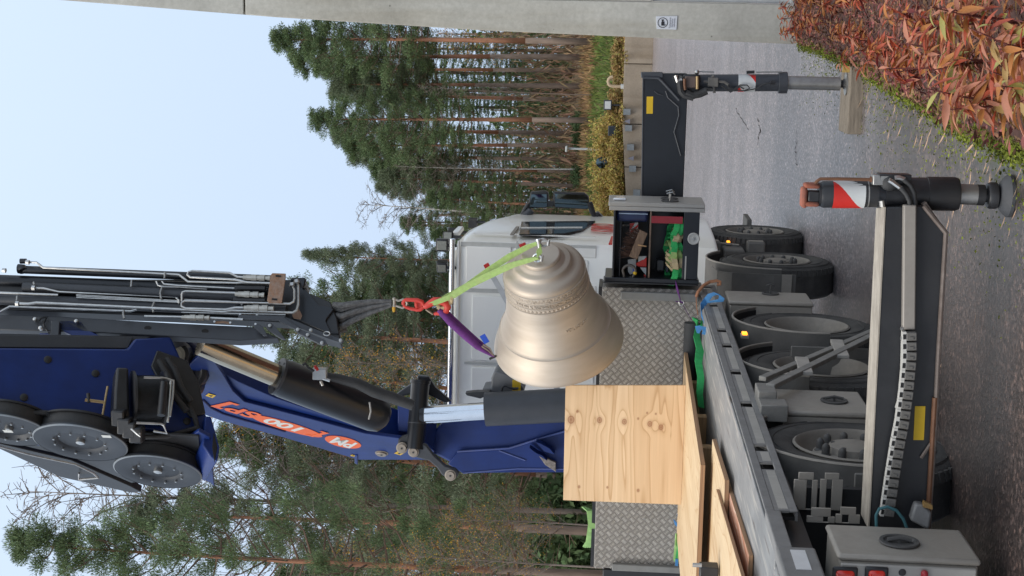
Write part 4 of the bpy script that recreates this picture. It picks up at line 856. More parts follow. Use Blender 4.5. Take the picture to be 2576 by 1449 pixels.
# fallen leaves on the asphalt
FL = leaf_mesh(M_DEAD, L=.085, Wd=.013, fold=.1, curl=-.22)
for i in range(110):
    y = rr.uniform(5.3, 14); x = bed_edge(y)-abs(rr.gauss(0, .16))-.03
    if i % 9 == 0: x = bed_edge(y)-rr.uniform(.3, 1.5)
    o = link('fallen_leaf', FL, None, (x, y, gz(y)+.016), (rr.uniform(-.1, .1), rr.uniform(-.15, .15), 1.5+rr.gauss(0, .45)), (1, 1, 1)); s_ = rr.uniform(.6, 1.3); o.scale = (s_, s_, s_)
    tag(o, 'thin pale fallen leaf lying on the asphalt near the mossy edge', 'leaf', 'fallen leaves on the asphalt')

# ------------------------------------------------------------------ lorry
XS = -2.10
tk = empty('crane_lorry', (-3.3, 10, 0), 'white cabbed crane lorry with blue folding crane, grey flatbed and outriggers set down', 'lorry')
# deck and side rail
dk = MB().box(-4.50, XS-.045, 6.05, 12.4, 1.262, 1.315).build('deck', M_DECK, tk, bevel=.004)
MB().box(-4.4, XS-.10, 6.2, 12.7, 1.12, 1.258).build('subframe', M_BLACK, tk)
for xx in (-3.9, -2.9): MB().box(xx-.06, xx+.06, 5.9, 17.0, .78, 1.11).build('chassis_beam', M_BLACK, tk)
ra = tk
y0r, y1r = 5.55, 12.85; zt, zb = 1.315, 1.165
holes = [(2802,1134,.06),(2806,1160,.06),(2825,1202,.075),(2861,1301,.075),(2867.5,1361,.13),(2918,1466,.085),(2960,1592,.085),(3003,1763,.13),(3049,1835,.085)]
hy = []
for X, Y, L_ in holes:
    p = PXX(X/1.5652, Y/1.5652, XS); hy.append((p.y, .10 if L_ < .07 else .125, L_ > .1))
hy.sort()
MB().box(XS-.012, XS, 6.52, y1r, 1.272, zt).build('rail_upper_band', M_RAIL, ra, bevel=.004)
MB().box(XS-.012, XS, 6.52, y1r, zb, 1.205).build('rail_lower_band', M_RAIL, ra, bevel=.004)
MB().box(XS-.05, XS-.012, 6.52, y1r, zb, zb+.012).build('rail_flange', M_RAIL, ra)
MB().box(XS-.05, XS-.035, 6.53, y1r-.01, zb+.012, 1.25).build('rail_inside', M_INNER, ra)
prev = 6.52
for y, L_, wide in hy+[(y1r+.04, .08, False)]:
    a = prev; b_ = min(y-L_/2, y1r)
    if b_-a > .01: MB().box(XS-.012, XS-.0005, a, b_, 1.2052, 1.2718).build('rail_web', M_RAIL, ra)
    if b_-a > .12:
        MB().box(XS-.001, XS+.0018, a+.02, b_-.02, 1.209, 1.252).build('reflective_strip', M_STRIP, ra)
    prev = y+L_/2
# rail continues as a heavier end section behind the notch
MB().box(XS-.05, XS, 6.02, 6.5195, 1.245, zt).build('rail_bridge', M_RAIL, ra, bevel=.006)
MB().box(XS-.06, XS+.004, 5.55, 6.02, 1.150, zt+.004).build('rail_end_section', M_RAIL, ra, bevel=.012)
MB().box(XS+.0035, XS+.0065, 5.74, 5.97, 1.20, 1.262).build('reflective_strip', M_STRIPW, ra)
MB().box(XS-.09, XS+.008, 5.38, 5.55, 1.13, zt).build('rear_corner_casting', M_RAIL, ra, bevel=.02)
MB().box(XS+.0075, XS+.010, 5.50, 5.53, 1.2, 1.25).build('rust_seam', M_RUST, ra)
MB().box(XS+.0078, XS+.011, 5.445, 5.495, 1.215, 1.262).build('sticker', M_STRIPW, ra)
MB().box(XS+.0078, XS+.011, 5.34+.05, 5.43, 1.14, 1.19).build('torn_sticker', M_STRIPW, ra)
mb = MB(); 
for k in range(16):
    a = 2*math.pi*k/16; mb.v.append((XS+.0095, 5.42+.035*math.cos(a), 1.235+.035*math.sin(a)))
mb.f.append(tuple(range(16))); mb.build('lashing_eye', M_INNER, ra)
MB().box(-4.5, XS-.09, 5.36, 6.045, 1.19, 1.312).build('rear_cross_member', M_DECK, tk, bevel=.01)

# wheels
def wheel(kind):
    """parts in local coordinates, axle along x, outer side +x"""
    out = []; Rt = .532; w_ = .30
    prof = [(.300, -.02), (.325, 0.0), (.40, .012), (.455, .010), (.50, -.012), (.522, -.035), (.532, -.06), (.532, -.27), (.50, -.30), (.40, -.315), (.30, -.30)]
    mb = MB().lathe(prof, (0,0,0), (1,0,0), 56, cap=False)
    for r, h in ((.415, .0125), (.475, .0055)): mb.lathe([(r-.006, h-.004), (r, h+.004), (r+.006, h-.006)], (0,0,0), (1,0,0), 56, cap=False)
    for k in range(64):                   # shoulder blocks
        a = 2*math.pi*k/64; c = Vector((-.045, .527*math.cos(a), .527*math.sin(a))); t = Vector((0, -math.sin(a), math.cos(a))); rdir = Vector((0, math.cos(a), math.sin(a)))
        mb.obox(c, Vector((.028, 0, 0))+rdir*(-.006), t*.017, rdir*.009)
    out.append(('tyre', mb, M_TYRE))
    if kind == 'dual':
        mb = MB().lathe([(.302, -.01), (.312, .004), (.300, .012), (.288, 0), (.280, -.03), (.262, -.06), (.255, -.17), (.235, -.19), (.12, -.20), (.11, -.16), (.10, -.13), (0, -.125)], (0,0,0), (1,0,0), 56, cap=False)
        out.append(('rim', mb, M_RIM))
        nb = MB()
        for k in range(10):
            a = 2*math.pi*k/10; nb.lathe([(.018, 0), (.018, .03), (.008, .045), (0, .046)], (-.195, .168*math.cos(a), .168*math.sin(a)), (1,0,0), 8)
        out.append(('wheel_nut_ring', nb, M_NUT))
    else:
        mb = MB().lathe([(.302, -.01), (.312, .004), (.300, .012), (.288, 0), (.280, -.03), (.262, -.07), (.250, -.09), (.215, -.075), (.205, -.045), (.17, -.035), (.135, -.035), (.13, -.02), (.125, .0), (.09, .012), (0, .014)], (0,0,0), (1,0,0), 56, cap=False)
        out.append(('rim', mb, M_RIM))
        for k in range(10):
            a = 2*math.pi*k/10+.15; c = (-.042, .168*math.cos(a), .168*math.sin(a))
            out.append(('wheel_nut', MB().lathe([(.030, 0), (.030, .006), (.021, .014), (.021, .05), (.017, .062), (.008, .070), (0, .071)], c, (1,0,0), 10), M_NUT))
        for k in range(5):
            a = 2*math.pi*k/5; c = (-.02, .105*math.cos(a), .105*math.sin(a)); out.append(('hub_bolt', MB().lathe([(.014, 0), (.014, .03), (0, .031)], c, (1,0,0), 6), M_NUT))
    res = []
    for nm, mb, m in out:
        me = bpy.data.meshes.new(nm); me.from_pydata(mb.v, [], mb.f); me.materials.append(m)
        me.polygons.foreach_set('use_smooth', [True]*len(me.polygons)); me.set_sharp_from_angle(angle=R(40)); res.append((nm, me))
    return res
WD, WC = wheel('dual'), wheel('single')
def put_wheel(parts, y, z, x=XS, mirror=False, steer=0, sc=1.04):
    r0 = None
    for nm, me in parts:
        if nm == 'tyre':
            r0 = link('wheel', me, tk, Vector((x, y, z))-W['crane_lorry'], (0, 0, math.pi if mirror else steer), (1.0, sc, sc))
        else: link(nm, me, r0)
    return r0
axles = [((1905.5,582), WC, 0), ((1959.5,655), WC, 0), ((2043.8,819.4), WD, 0), ((2079,922), WD, 0), ((2171,1122), WC, 0)]
AX = []
for (X, Y), k, st in axles:
    fr_ = Y < 700; xw = XS+.05 if fr_ else XS-.07; p = PXX(X, Y, xw); z = (gz(p.y)+.542)*.5+p.z*.5
    AX.append((p.y, z, p.z))
    put_wheel(k, p.y, z, xw, sc=1.03 if fr_ else 1.06); put_wheel(k, p.y, z, -4.5, True)
print('AXLES', AX)
# mudguards
def guard(y, z, r, a0, a1, x0, x1, th=.012, m=None, lip=True):
    mb = MB(); n = 18; v = []
    for i in range(n+1):
        a = a0+(a1-a0)*i/n
        for rr_, xx in ((r, x0), (r, x1), (r+th, x1), (r+th, x0)): v.append((xx, y+rr_*math.cos(a), z+rr_*math.sin(a)))
    f = [(3,2,1,0), tuple(4*n+k for k in range(4))]+[(4*i+k, 4*i+(k+1) % 4, 4*i+4+(k+1) % 4, 4*i+4+k) for i in range(n) for k in range(4)]
    mb.add(v, f); o = mb.build('mudguard', m or M_FEND, tk)
    ins = MB(); v = []
    for i in range(n+1):
        a = a0+(a1-a0)*i/n
        for xx in (x0, x1-.02): v.append((xx, y+(r-.003)*math.cos(a), z+(r-.003)*math.sin(a)))
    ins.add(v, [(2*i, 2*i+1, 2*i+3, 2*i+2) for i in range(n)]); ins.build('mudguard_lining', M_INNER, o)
    if lip:
        P = [(x1+.002, y+(r+th*.5)*math.cos(a0+(a1-a0)*i/n), z+(r+th*.5)*math.sin(a0+(a1-a0)*i/n)) for i in range(n+1)]
        MB().tube(P, .009, 6).build('guard_lip', M_ALU, o)
    return o
(y1, z1, _), (y2, z2, _), (y3, z3, _), (y4, z4, _), (y5, z5, _) = AX
guard(y5, z5, .575, R(12), R(205), -2.62, XS-.02)
guard(y4, z4, .575, R(30), R(165), -2.62, XS-.02)
guard(y3, z3, .575, R(20), R(190), -2.62, XS-.02)
guard(y2, z2, .67, R(50), R(178), -2.62, XS+.06)
guard(y1, z1, .62, R(60), R(160), -2.60, XS-.03)
# broad rear flap of the second axle and the flat flaps of the others
q = [PXX(1818, 690, XS+.02), PXX(2004, 690, XS+.02)]
def flap(X0, X1, Y, xa, xb, m=M_FEND, th=.02, nm='mud_flap', ribs=False):
    a = PXX(X0, Y, xb); b_ = PXX(X1, Y, xb)
    return MB().box(xa, xb, a.y-th/2, a.y+th/2, b_.z, a.z).build(nm, m, tk, bevel=.006)
mbf = MB(); P = [(y2-.36, 1.14), (y2-.66, 1.10), (y2-.74, .98), (y2-.78, .60), (y2-.76, .40)]
for (ya, za), (yb, zb_) in zip(P, P[1:]): mbf.prism([(-2.60, ya, za), (-2.60, yb, zb_), (XS+.03, yb, zb_), (XS+.03, ya, za)], (0, .012, .006))
mbf.build('rear_flap', M_FEND, tk)
MB().box(-2.55, XS+.035, y2-.795, y2-.785, .44, .53).build('flap_strip', M_ALU, tk)
flap(2150, 2300, 1190, -2.6, XS+.01); flap(1990, 2190, 870, -2.55, XS+.012, M_FEND)
# side boxes with T handles
def tbox(c1, c2, zt_, zb_, depth=.45, x=XS+.0, handle=None, open_=False):
    ya, yb = c1, c2
    b_ = MB().box(x-depth, x-.035, ya+.01, yb-.01, zb_+.01, zt_-.01).build('side_box', M_ALU, tk, bevel=.006)
    MB().box(x-.033, x, ya, yb, zb_, zt_).build('door', M_ALU, b_, bevel=.012)
    if handle:
        hy_, hz_, s_, op = handle
        MB().lathe([(0, -.002), (.075*s_, 0), (.082*s_, .006), (.080*s_, .012), (.066*s_, .013), (.060*s_, .004), (0, .003)], (x, hy_, hz_), (1, 0, 0), 28).build('latch_plate', M_NUT, b_)
        t = MB()
        if op: t.tube([(x, hy_, hz_), (x+.07, hy_+.01, hz_)], .008, 6); t.tube([(x+.07, hy_+.012, hz_-.035), (x+.085, hy_+.01, hz_), (x+.07, hy_+.012, hz_+.035)], .007, 6)
        else: t.tube([(x+.003, hy_, hz_), (x+.025, hy_, hz_)], .009, 6); t.tube([(x+.02, hy_-.008, hz_-.055), (x+.03, hy_, hz_), (x+.02, hy_-.008, hz_+.055)], .010, 6)
        t.build('T_handle', M_NUT, b_)
    return b_
a, b_ = PXX(1965, 1033, XS), PXX(1965, 978, XS)
hp = PXX(2098, 1010, XS); tbox(a.y, b_.y, a.z, .52, handle=(hp.y, hp.z, 1.0, False))
a, b_ = PXX(1834, 757, XS+.03), PXX(1831, 731, XS+.03); hp = PXX(1938, 740, XS+.03)
tbox(a.y, b_.y, a.z, PXX(2034, 745, XS+.03).z, x=XS+.03, handle=(hp.y, hp.z, .9, True))
# little amber marker lamps
def amber(X, Y, x, s_=1.0):
    p = PXX(X, Y, x); MB().box(x-.02, x+.006, p.y-.055*s_, p.y+.055*s_, p.z-.032*s_, p.z+.032*s_).build('marker_lamp_base', M_ALU, tk, bevel=.004)
    MB().box(x+.0065, x+.022, p.y-.045*s_, p.y+.045*s_, p.z-.022*s_, p.z+.022*s_).build('marker_lamp', M_LENSOR, tk, bevel=.006)
amber(1873, 843, XS-.02, .9); amber(1832, 611, XS-.02, .8)
# steps and catch between the first two axles
for X, Y in ((1788, 607), (1900, 609)):
    a = PXX(X, Y, XS+.01); MB().box(XS-.3, XS+.02, a.y-.10, a.y+.10, a.z-.10, a.z+.09).build('step_bracket', M_FEND, tk, bevel=.02)
    MB().box(XS+.021, XS+.026, a.y-.05, a.y+.03, a.z-.08, a.z+.07).build('step_strip', M_ALU, tk)
p = PXX(1843, 611, XS); MB().box(XS-.25, XS-.05, p.y-.18, p.y+.18, p.z-.12, p.z+.10).build('valve_block', M_FEND, tk, bevel=.02)
MB().box(-2.5, XS-.02, y1-.9, y1+.7, z1+.50, z1+.56).build('lower_skirt', M_BLACK, tk, bevel=.01)
p = PXX(1880, 549, XS); MB().box(XS-.2, XS+.02, p.y-.3, p.y+.3, p.z-.03, p.z+.03).build('front_skirt_edge', M_FEND, tk, bevel=.01)

# folding lattice guard beside the fourth and fifth wheel
XG = XS+.09
def bar(X0, Y0, X1, Y1, wd, x=XG, m=M_STEEL, th=.03):
    a, b_ = PXX(X0, Y0, x), PXX(X1, Y1, x); d = (b_-a); L_ = d.length; d.normalize(); nrm = Vector((1, 0, 0)); s_ = d.cross(nrm).normalized()
    return MB().obox((a+b_)/2, d*L_/2, s_*wd/2, nrm*th/2)
g_ = bar(1938, 972, 2250, 818, .055).build('lattice_guard', mat('galvanised', (.26, .255, .24), .5, .4, .2, 12, dust=.4, dustcol=(.19, .18, .165)), tk, bevel=.004)
bar(1918, 953, 2200, 832, .05, XG-.012).build('guard_bar', MATS['galvanised'], g_, bevel=.004)
for c in ((2016, 902, 2030, 946), (2104, 858, 2122, 904)):
    bar(c[0], c[1], c[2]-2, c[3]-6, .085, XG-.004, MATS['galvanised'], .026).build('guard_rung', mat('galvanised_light', (.36, .34, .31), .55, .2, .15, 12), g_, bevel=.004)
a = PXX(1928, 985, XG-.03); MB().box(XS-.02, XG-.0, a.y-.13, a.y+.10, a.z-.05, a.z+.06).build('guard_bracket', MATS['galvanised'], tk, bevel=.006)
a = PXX(1938, 1010, XG-.03); MB().box(XS-.05, XS+.05, a.y-.05, a.y+.12, a.z-.10, a.z+.06).build('guard_foot', MATS['galvanised'], tk, bevel=.006)

# slotted mounting plates behind the fifth wheel
def slotted(Xa, Xb, Ya, Yb, y, sx0, sx1, sy0, sy1, nm='slotted_plate'):
    """plate on the plane y, given by picture corners, with one slot"""
    A = PY(Xa, Yb, y); B = PY(Xb, Ya, y); S0 = PY(sx0, sy1, y); S1 = PY(sx1, sy0, y); x0, x1, z1_, z0_ = A.x, B.x, A.z, B.z
    mb = MB(); th = .012; r = min(.03, (x1-x0)*.2)
    def rect(a, b_, c, d): mb.box(a, b_, y, y+th, c, d)
    rect(x0, S0.x, z0_, z1_); rect(S1.x, x1, z0_+.02, z1_-.02); mb.box(S0.x+.0002, S1.x-.0002, y, y+th, S0.z, z1_); mb.box(S0.x+.0002, S1.x-.0002, y, y+th, z0_, S1.z)
    return mb.build(nm, M_ALU, tk, bevel=.004)
z_ = lambda u: (2900+u/3.6233)/1.5652
zy = lambda u: (1700+u/3.6233)/1.5652
slotted(z_(800), z_(1170), zy(590), zy(1110), 6.92, z_(985), z_(1085), zy(690), zy(1100))
slotted(z_(1178), z_(1528), zy(600), zy(1110), 6.90, z_(1265), z_(1370), zy(685), zy(1105))
slotted(z_(1000), z_(1412), zy(1100), zy(1290), 6.60, z_(1235), z_(1310), zy(1215), zy(1290))
slotted(z_(1414), z_(1770), zy(1090), zy(1300), 6.58, z_(1500), z_(1605), zy(1185), zy(1300))
MB().box(-2.55, XS-.02, 6.95, 7.0, .55, 1.12).build('splash_sheet', M_INNER, tk)

# rear lamp box
xb = XS+.01
ya, yb = PXX(2098, 1394, xb).y, PXX(2079, 1317, xb).y; zt_ = PXX(2085, 1340, xb).z; zb_ = PXX(2440, 1375, xb).z
lb_ = MB().box(xb-.55, xb-.03, ya+.01, yb-.01, zb_, zt_-.01).build('rear_lamp_box', M_ALU, tk, bevel=.01)
MB().box(xb-.029, xb, ya, yb, zb_-.01, zt_).build('door', M_ALU, lb_, bevel=.02)
hp = PXX(2262, 1366, xb)
MB().lathe([(0, -.002), (.078, 0), (.086, .006), (.083, .013), (.068, .013), (.060, .004), (0, .003)], (xb, hp.y, hp.z), (1, 0, 0), 32).build('latch_plate', M_NUT, lb_)
t = MB().tube([(xb+.012, hp.y, hp.z-.05), (xb+.022, hp.y, hp.z), (xb+.012, hp.y, hp.z+.05)], .011, 8); t.tube([(xb, hp.y, hp.z), (xb+.02, hp.y, hp.z)], .009, 6); t.build('T_handle', M_NUT, lb_)
YL = ya-.012
MB().box(xb-.55, xb-.035, YL, ya+.008, zb_+.01, zt_-.015).build('rear_face', M_CREAM, lb_, bevel=.006)
for X0, X1, m, w2 in ((2098, 2155, M_TAIL, .11), (2180, 2232, M_TAIL, .11), (2312, 2340, mat('dark_red_lens', (.35, .02, .03), .3), .09)):
    a = PY(X0, 1428, YL-.01); b_ = PY(X1, 1428, YL-.01); xr = a.x
    if w2 == .11: MB().box(xr-w2-.02, xr+.006, YL-.018, YL-.001, b_.z-.006, a.z+.006).build('lamp_rim', M_BLACK, lb_, bevel=.008)
    MB().box(xr-w2, xr-.008, YL-.032, YL-.006 if w2 == .11 else YL-.001, b_.z+.008, a.z-.008).build('tail_lamp', m, lb_, bevel=.012)
a = PY(2270, 1440, YL); MB().lathe([(0, .004), (.014, .003), (.016, 0)], (a.x, YL, a.z), (0, -1, 0), 16).build('grommet', M_BLACK, lb_)
# ------------------------------------------------------------------ near outrigger
y0 = 6.46
front = [PY(2229, 521, y0), PY(2206, 895, y0), PY(2188, 1330, y0), PY(2334, 1330, y0), PY(2349, 1098, y0), PY(2359, 895, y0), PY(2378, 585, y0), PY(2322, 517, y0)]
ob = MB().prism(front, (0, .19, 0)).build('outrigger_beam', M_BLACK, tk, bevel=.006)
a, b_ = front[0], front[2]
MB().prism([a+Vector((0, -.004, .0015)), b_+Vector((0, -.004, .0015)), b_+Vector((0, .205, .0015)), a+Vector((0, .205, .0015))], (0, 0, .006)).build('worn_top_flange', M_BTOP, ob)
MB().tube([front[3]+Vector((0,-.012,.0)), front[4]+Vector((0,-.012,0)), front[5]+Vector((0,-.012,0)), front[6]+Vector((0,-.012,0)), front[7]+Vector((0,-.012,0))], .011, 8).build('lower_edge_tube', mat('worn_tube', (.20, .17, .155), .5, .3, .3, 14, dust=.4, dustcol=(.12, .08, .06)), ob)
MB().tube([PY(2352, 1000, y0-.014), PY(2333, 1330, y0-.014)], .012, 8).build('rusty_rod', M_BROWN, ob)
MB().tube([PY(2352, 1098, y0-.01), PY(2344, 1112, y0-.01), PY(2317, 1152, y0-.01)], .008, 6).build('bent_rod_end', MATS['worn_tube'], ob)
# cable tray
tr_pts = [PY(2274, 516, y0-.045), PY(2271, 830, y0-.045), PY(2303, 830, y0-.045), PY(2306, 516, y0-.045)]
MB().prism(tr_pts, (0, .042, 0)).build('cable_tray', M_TRAY, ob, bevel=.006)
c = PY(2272, 655, y0-.047); 
for Y in (826, 851): p = PY(2272, Y, y0-.04); MB().lathe([(.008, 0), (.008, .012), (0, .013)], p, (0, 0, 1), 6).build('bolt', M_STEEL, ob)
MB().prism([PY(2270, 832, y0-.04), PY(2266, 990, y0-.04), PY(2254, 1028, y0-.04), PY(2258, 1030, y0-.04), PY(2270, 985, y0-.04), PY(2276, 832, y0-.04)], (0, .03, 0)).build('chain_guide', M_LINKW, ob)
# energy chain, link by link
def ch(Y): return np.interp(Y, [835, 900, 985, 1060, 1120, 1200, 1310], [2288, 2288, 2280, 2270, 2258, 2245, 2229])
Yc = 845
while Yc < 1308:
    X = ch(Yc); p = PY(X, Yc, y0-.05); q = PY(ch(Yc+12), Yc+12, y0-.05); d = (q-p).normalized(); s_ = Vector((0, -1, 0)).cross(d).normalized()
    if s_.z < 0: s_ = -s_
    k_ = MB().obox(p-s_*.006, d*.0185, s_*.022, Vector((0, .022, 0))).build('chain_link', M_LINK, ob, bevel=.004)
    MB().obox(p-s_*.004+Vector((0, -.024, 0))+d*.006, d*.006, s_*.008, Vector((0, .004, 0))).build('link_lug', M_LINK, k_)
    sp = p+s_*.0245
    MB().obox(sp, d*.0215, s_*.008, Vector((0, .018, 0))).build('link_side', M_LINKW, k_)
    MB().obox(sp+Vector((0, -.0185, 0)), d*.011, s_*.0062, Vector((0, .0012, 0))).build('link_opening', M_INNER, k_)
    Yc += 24.5
MB().prism([PY(2302, 1022, y0-.004), PY(2298, 1107, y0-.004), PY(2324, 1107, y0-.004), PY(2328, 1022, y0-.004)], (0, .003, 0)).build('yellow_reflector', M_YEL, ob)
# leg
yc = y0+.10
def axisp(X, Y): return PY(X, Y, yc)
A0 = axisp(2064, 489); A1 = axisp(2212, 487); A2 = axisp(2410, 488); A3 = axisp(2475, 491); A4 = axisp(2492, 492); A5 = axisp(2506, 492); 
ax = (A5-A0).normalized()
pxm = lambda n_, y=yc: n_*y/FP
og = MB().tube([A0, A0+ax*.012, A1], [pxm(31), pxm(33.5), pxm(33.5)], 28).build('outrigger_leg', M_BLACK, tk)
st0, st1 = axisp(2093, 489), axisp(2173, 489); L_ = (st1-st0).length
def decal(c0, c1, rad, m_r, m_w, name, split):
    """warning band on a cylinder: red where split(angle, t) is true"""
    for nm, m, want in (('red_mark', m_r, True), ('white_mark', m_w, False)):
        v = []; f = []; na, nt_ = 110, 44; d = (c1-c0); u = Vector((1, 0, 0)); w_ = Vector((0, -1, 0))
        for i in range(na+1):
            for j in range(nt_+1):
                a = -math.pi*.5+math.pi*i/na; v.append(c0+d*(j/nt_)+rad*(math.sin(a)*u+math.cos(a)*w_))
        for i in range(na):
            for j in range(nt_):
                if split((i+.5)/na, (j+.5)/nt_) == want: f.append((i*(nt_+1)+j, (i+1)*(nt_+1)+j, (i+1)*(nt_+1)+j+1, i*(nt_+1)+j+1))
        if f: MB().add(v, f).build(nm, m, name, smooth=True)
decal(st0, st1, pxm(33.5)+.0015, M_RED, M_WREF, og, lambda s_, t: (s_ < .92-.88*t))
MB().tube([A1-ax*.01, A1+ax*.004, A1+ax*.02], [pxm(36), pxm(36), pxm(36)], 28).build('leg_collar', M_BLACKC, og)
MB().tube([axisp(2180, 488), axisp(2183, 488)], pxm(34.6), 28).build('leg_clamp', M_STEEL, og)
MB().tube([A1+ax*.02, axisp(2330, 487), axisp(2331, 487), axisp(2402, 488), A2], [pxm(40), pxm(40), pxm(42), pxm(42), pxm(39)], 28).build('lower_tube', M_BLACK, og)
MB().tube([A2, axisp(2456, 490)], pxm(25.5), 28).build('chrome_rod', M_STEEL, og)
MB().tube([axisp(2456, 490), A3], pxm(26), 28).build('rod_band', M_BLACK, og)
MB().tube([A3, A4], pxm(17), 20).build('ball_neck', M_BLACK, og)
MB().tube([axisp(2483, 492), axisp(2489, 492), A5], [pxm(30), pxm(33), pxm(33)], 28).build('ball_cup', M_BLACK, og)
zf = gz(yc); cb = Vector((A5.x, yc, zf))
MB().lathe([(pxm(29), .055), (pxm(34), .050), (pxm(45), .034), (pxm(51), .022), (pxm(53), .018), (pxm(53), .004), (pxm(46), .002)], cb, (0, 0, 1), 40).build('foot_dish', mat('foot_paint', (.045, .05, .058), .5, 0, .2, 14, dust=.3, dustcol=(.10, .10, .105)), og)
# orange shackle shaped cap on top of the leg
cp = og
MB().tube([axisp(2058, 489), A0], pxm(30), 24).build('leg_cap', M_BLACK, cp)
for dx in (-1, 1):
    MB().obox(axisp(2040, 489)+Vector((dx*.040, 0, 0)), Vector((.011, 0, 0)), Vector((0, .045, 0)), Vector((0, 0, .034))).build('cap_cheek', M_ORANGE, cp, bevel=.01)
MB().obox(axisp(2022, 489)+Vector((-.012, 0, 0)), Vector((.045, 0, 0)), Vector((0, .045, 0)), Vector((0, 0, .012))).build('cap_bridge', M_ORANGE, cp, bevel=.01)
MB().obox(axisp(2045, 489)+Vector((-.006, -.01, 0)), Vector((.024, 0, 0)), Vector((0, .03, 0)), Vector((0, 0, .026))).build('cap_core', M_BLACK, cp, bevel=.006)
# hydraulic line, valve and hoses
def ln(pts, y, r, m, par, nm='hydraulic_line', n=8): return MB().tube([PY(a, b_, y) for a, b_ in pts], r, n).build(nm, m, par)
ln([(2050, 462), (2055, 456), (2064, 450), (2110, 450), (2150, 451), (2196, 452)], yc-.05, .0075, M_BROWN, og)
ln([(2188, 451), (2200, 452)], yc-.05, .013, M_BROWN, og, 'line_nut')
MB().obox(PY(2214, 452, yc-.06), Vector((.022, 0, 0)), Vector((0, .03, 0)), Vector((0, 0, .035))).build('valve_block', M_STEEL, og, bevel=.004)
MB().obox(PY(2248, 448, yc-.05), Vector((.02, 0, 0)), Vector((0, .04, 0)), Vector((0, 0, .07))).build('valve_plate', M_BLACK, og, bevel=.004)
MB().sphere(PY(2238, 460, yc-.075), .036, 14, (1, .8, 1.1)).build('valve_wrap', M_RUBBER, og)
ln([(2250, 448), (2262, 447), (2276, 452)], yc-.10, .011, M_PIPE, og, 'hose_fitting'); ln([(2236, 453), (2245, 458), (2256, 466), (2270, 476)], yc-.115, .011, M_PIPE, og, 'hose_fitting')
ln([(2274, 452), (2290, 466), (2299, 485), (2302, 512), (2300, 530)], yc-.115, .011, M_RUBBER, og, 'hose', 10); ln([(2266, 472), (2280, 488), (2288, 505), (2290, 530)], yc-.13, .011, M_RUBBER, og, 'hose', 10)
MB().prism([PY(2322, 515, y0-.006), PY(2372, 582, y0-.006), PY(2378, 578, y0-.006), PY(2330, 508, y0-.006)], (0, .05, 0)).build('gusset_edge', MATS['worn_tube'], og)
ln([(2218, 505), (2220, 520)], y0, .012, M_STEEL, og, 'weld_lug')
# beam end details by the lamp box
ln([(2205, 1330), (2204, 1296), (2212, 1280), (2232, 1275), (2255, 1284), (2272, 1305), (2282, 1330)], y0-.10, .007, mat('teal_cord', (.04, .13, .15), .8), ob, 'teal_cord')
MB().prism([PY(2290, 1310, y0-.10), PY(2303, 1268, y0-.10), PY(2322, 1270, y0-.10), PY(2344, 1290, y0-.10), PY(2338, 1335, y0-.10)], (0, .06, 0)).build('slide_block', mat('worn_grey_block', (.20, .20, .20), .6, 0, .2, 12), ob, bevel=.01)
MB().prism([PY(2325, 1262, y0-.11), PY(2346, 1272, y0-.11), PY(2346, 1282, y0-.11), PY(2322, 1276, y0-.11)], (0, .03, 0)).build('grease_pad', mat('ochre_grease', (.30, .18, .06), .5), ob)

# ------------------------------------------------------------------ far outrigger
yf = 13.02
front = [PY(1620, 185, yf), PY(1617, 340, yf), PY(1614, 760, yf), PY(1712, 760, yf), PY(1718, 506, yf), PY(1729, 250, yf), PY(1729, 185, yf)]
fb = MB().prism(front, (0, .26, 0)).build('outrigger_beam', M_BLACKC, tk, bevel=.006)
MB().tube([front[2]+Vector((0, 0, .006)), front[0]+Vector((.0, 0, .006))], .008, 6).build('beam_edge', M_GREYB, fb)
MB().prism([PY(1613, 182, yf-.02), PY(1613, 196, yf-.02), PY(1668, 196, yf-.02), PY(1668, 182, yf-.02)], (0, .25, 0)).build('end_bracket', M_GREYB, fb, bevel=.006)
ln([(1618, 195), (1655, 196), (1664, 203), (1709, 252)], yf-.02, .014, M_GREYB, fb, 'brace_bar')
ln([(1675, 229), (1680, 245), (1706, 268), (1708, 290), (1696, 332), (1713, 392)], yf-.012, .007, M_GREYB, fb, 'weld_line')
ln([(1668, 240), (1654, 236), (1646, 229)], yf-.01, .005, M_GREYB, fb, 'weld_line')
MB().prism([PY(1627, 243, yf-.004), PY(1626, 286, yf-.004), PY(1642, 286, yf-.004), PY(1643, 243, yf-.004)], (0, .003, 0)).build('yellow_reflector', M_YEL, fb)
yl = yf+.08; fp = lambda X, Y: PY(X, Y, yl); pf = lambda n_: n_*yl/FP
fl_ = MB().tube([fp(1716, 209), fp(1958, 208)], pf(21), 26).build('outrigger_leg', M_GREYB, tk)
MB().tube([fp(1958, 208), fp(1980, 208)], pf(26.5), 26).build('leg_flange', M_GREYB, fl_, bevel=.003)
MB().tube([fp(1980, 208), fp(2113, 211)], pf(16.5), 26).build('chrome_rod', M_STEEL, fl_)
MB().tube([fp(2111, 211), fp(2118, 211), fp(2126, 211)], [pf(13), pf(9), pf(15)], 20).build('ball_end', M_BLACK, fl_)
c0, c1 = fp(1856, 209), fp(1899, 209)
decal(c0, c1, pf(21)+.002, M_RED, M_WREF, fl_, lambda s_, t: (s_+t*.9 < .42) or (s_+t*.9 > 1.42) or False)
MB().box(fp(1716, 245).x, fp(1716, 186).x, yl-.13, yl+.05, fp(1760, 210).z, fp(1716, 210).z).build('leg_head', M_BLACK, fl_, bevel=.02)
MB().obox(fp(1735, 205)+Vector((0, -.15, 0)), Vector((.05, 0, 0)), Vector((0, .03, 0)), Vector((0, 0, .05))).build('swivel_block', mat('brown_block', (.10, .07, .06), .6), fl_, bevel=.01)
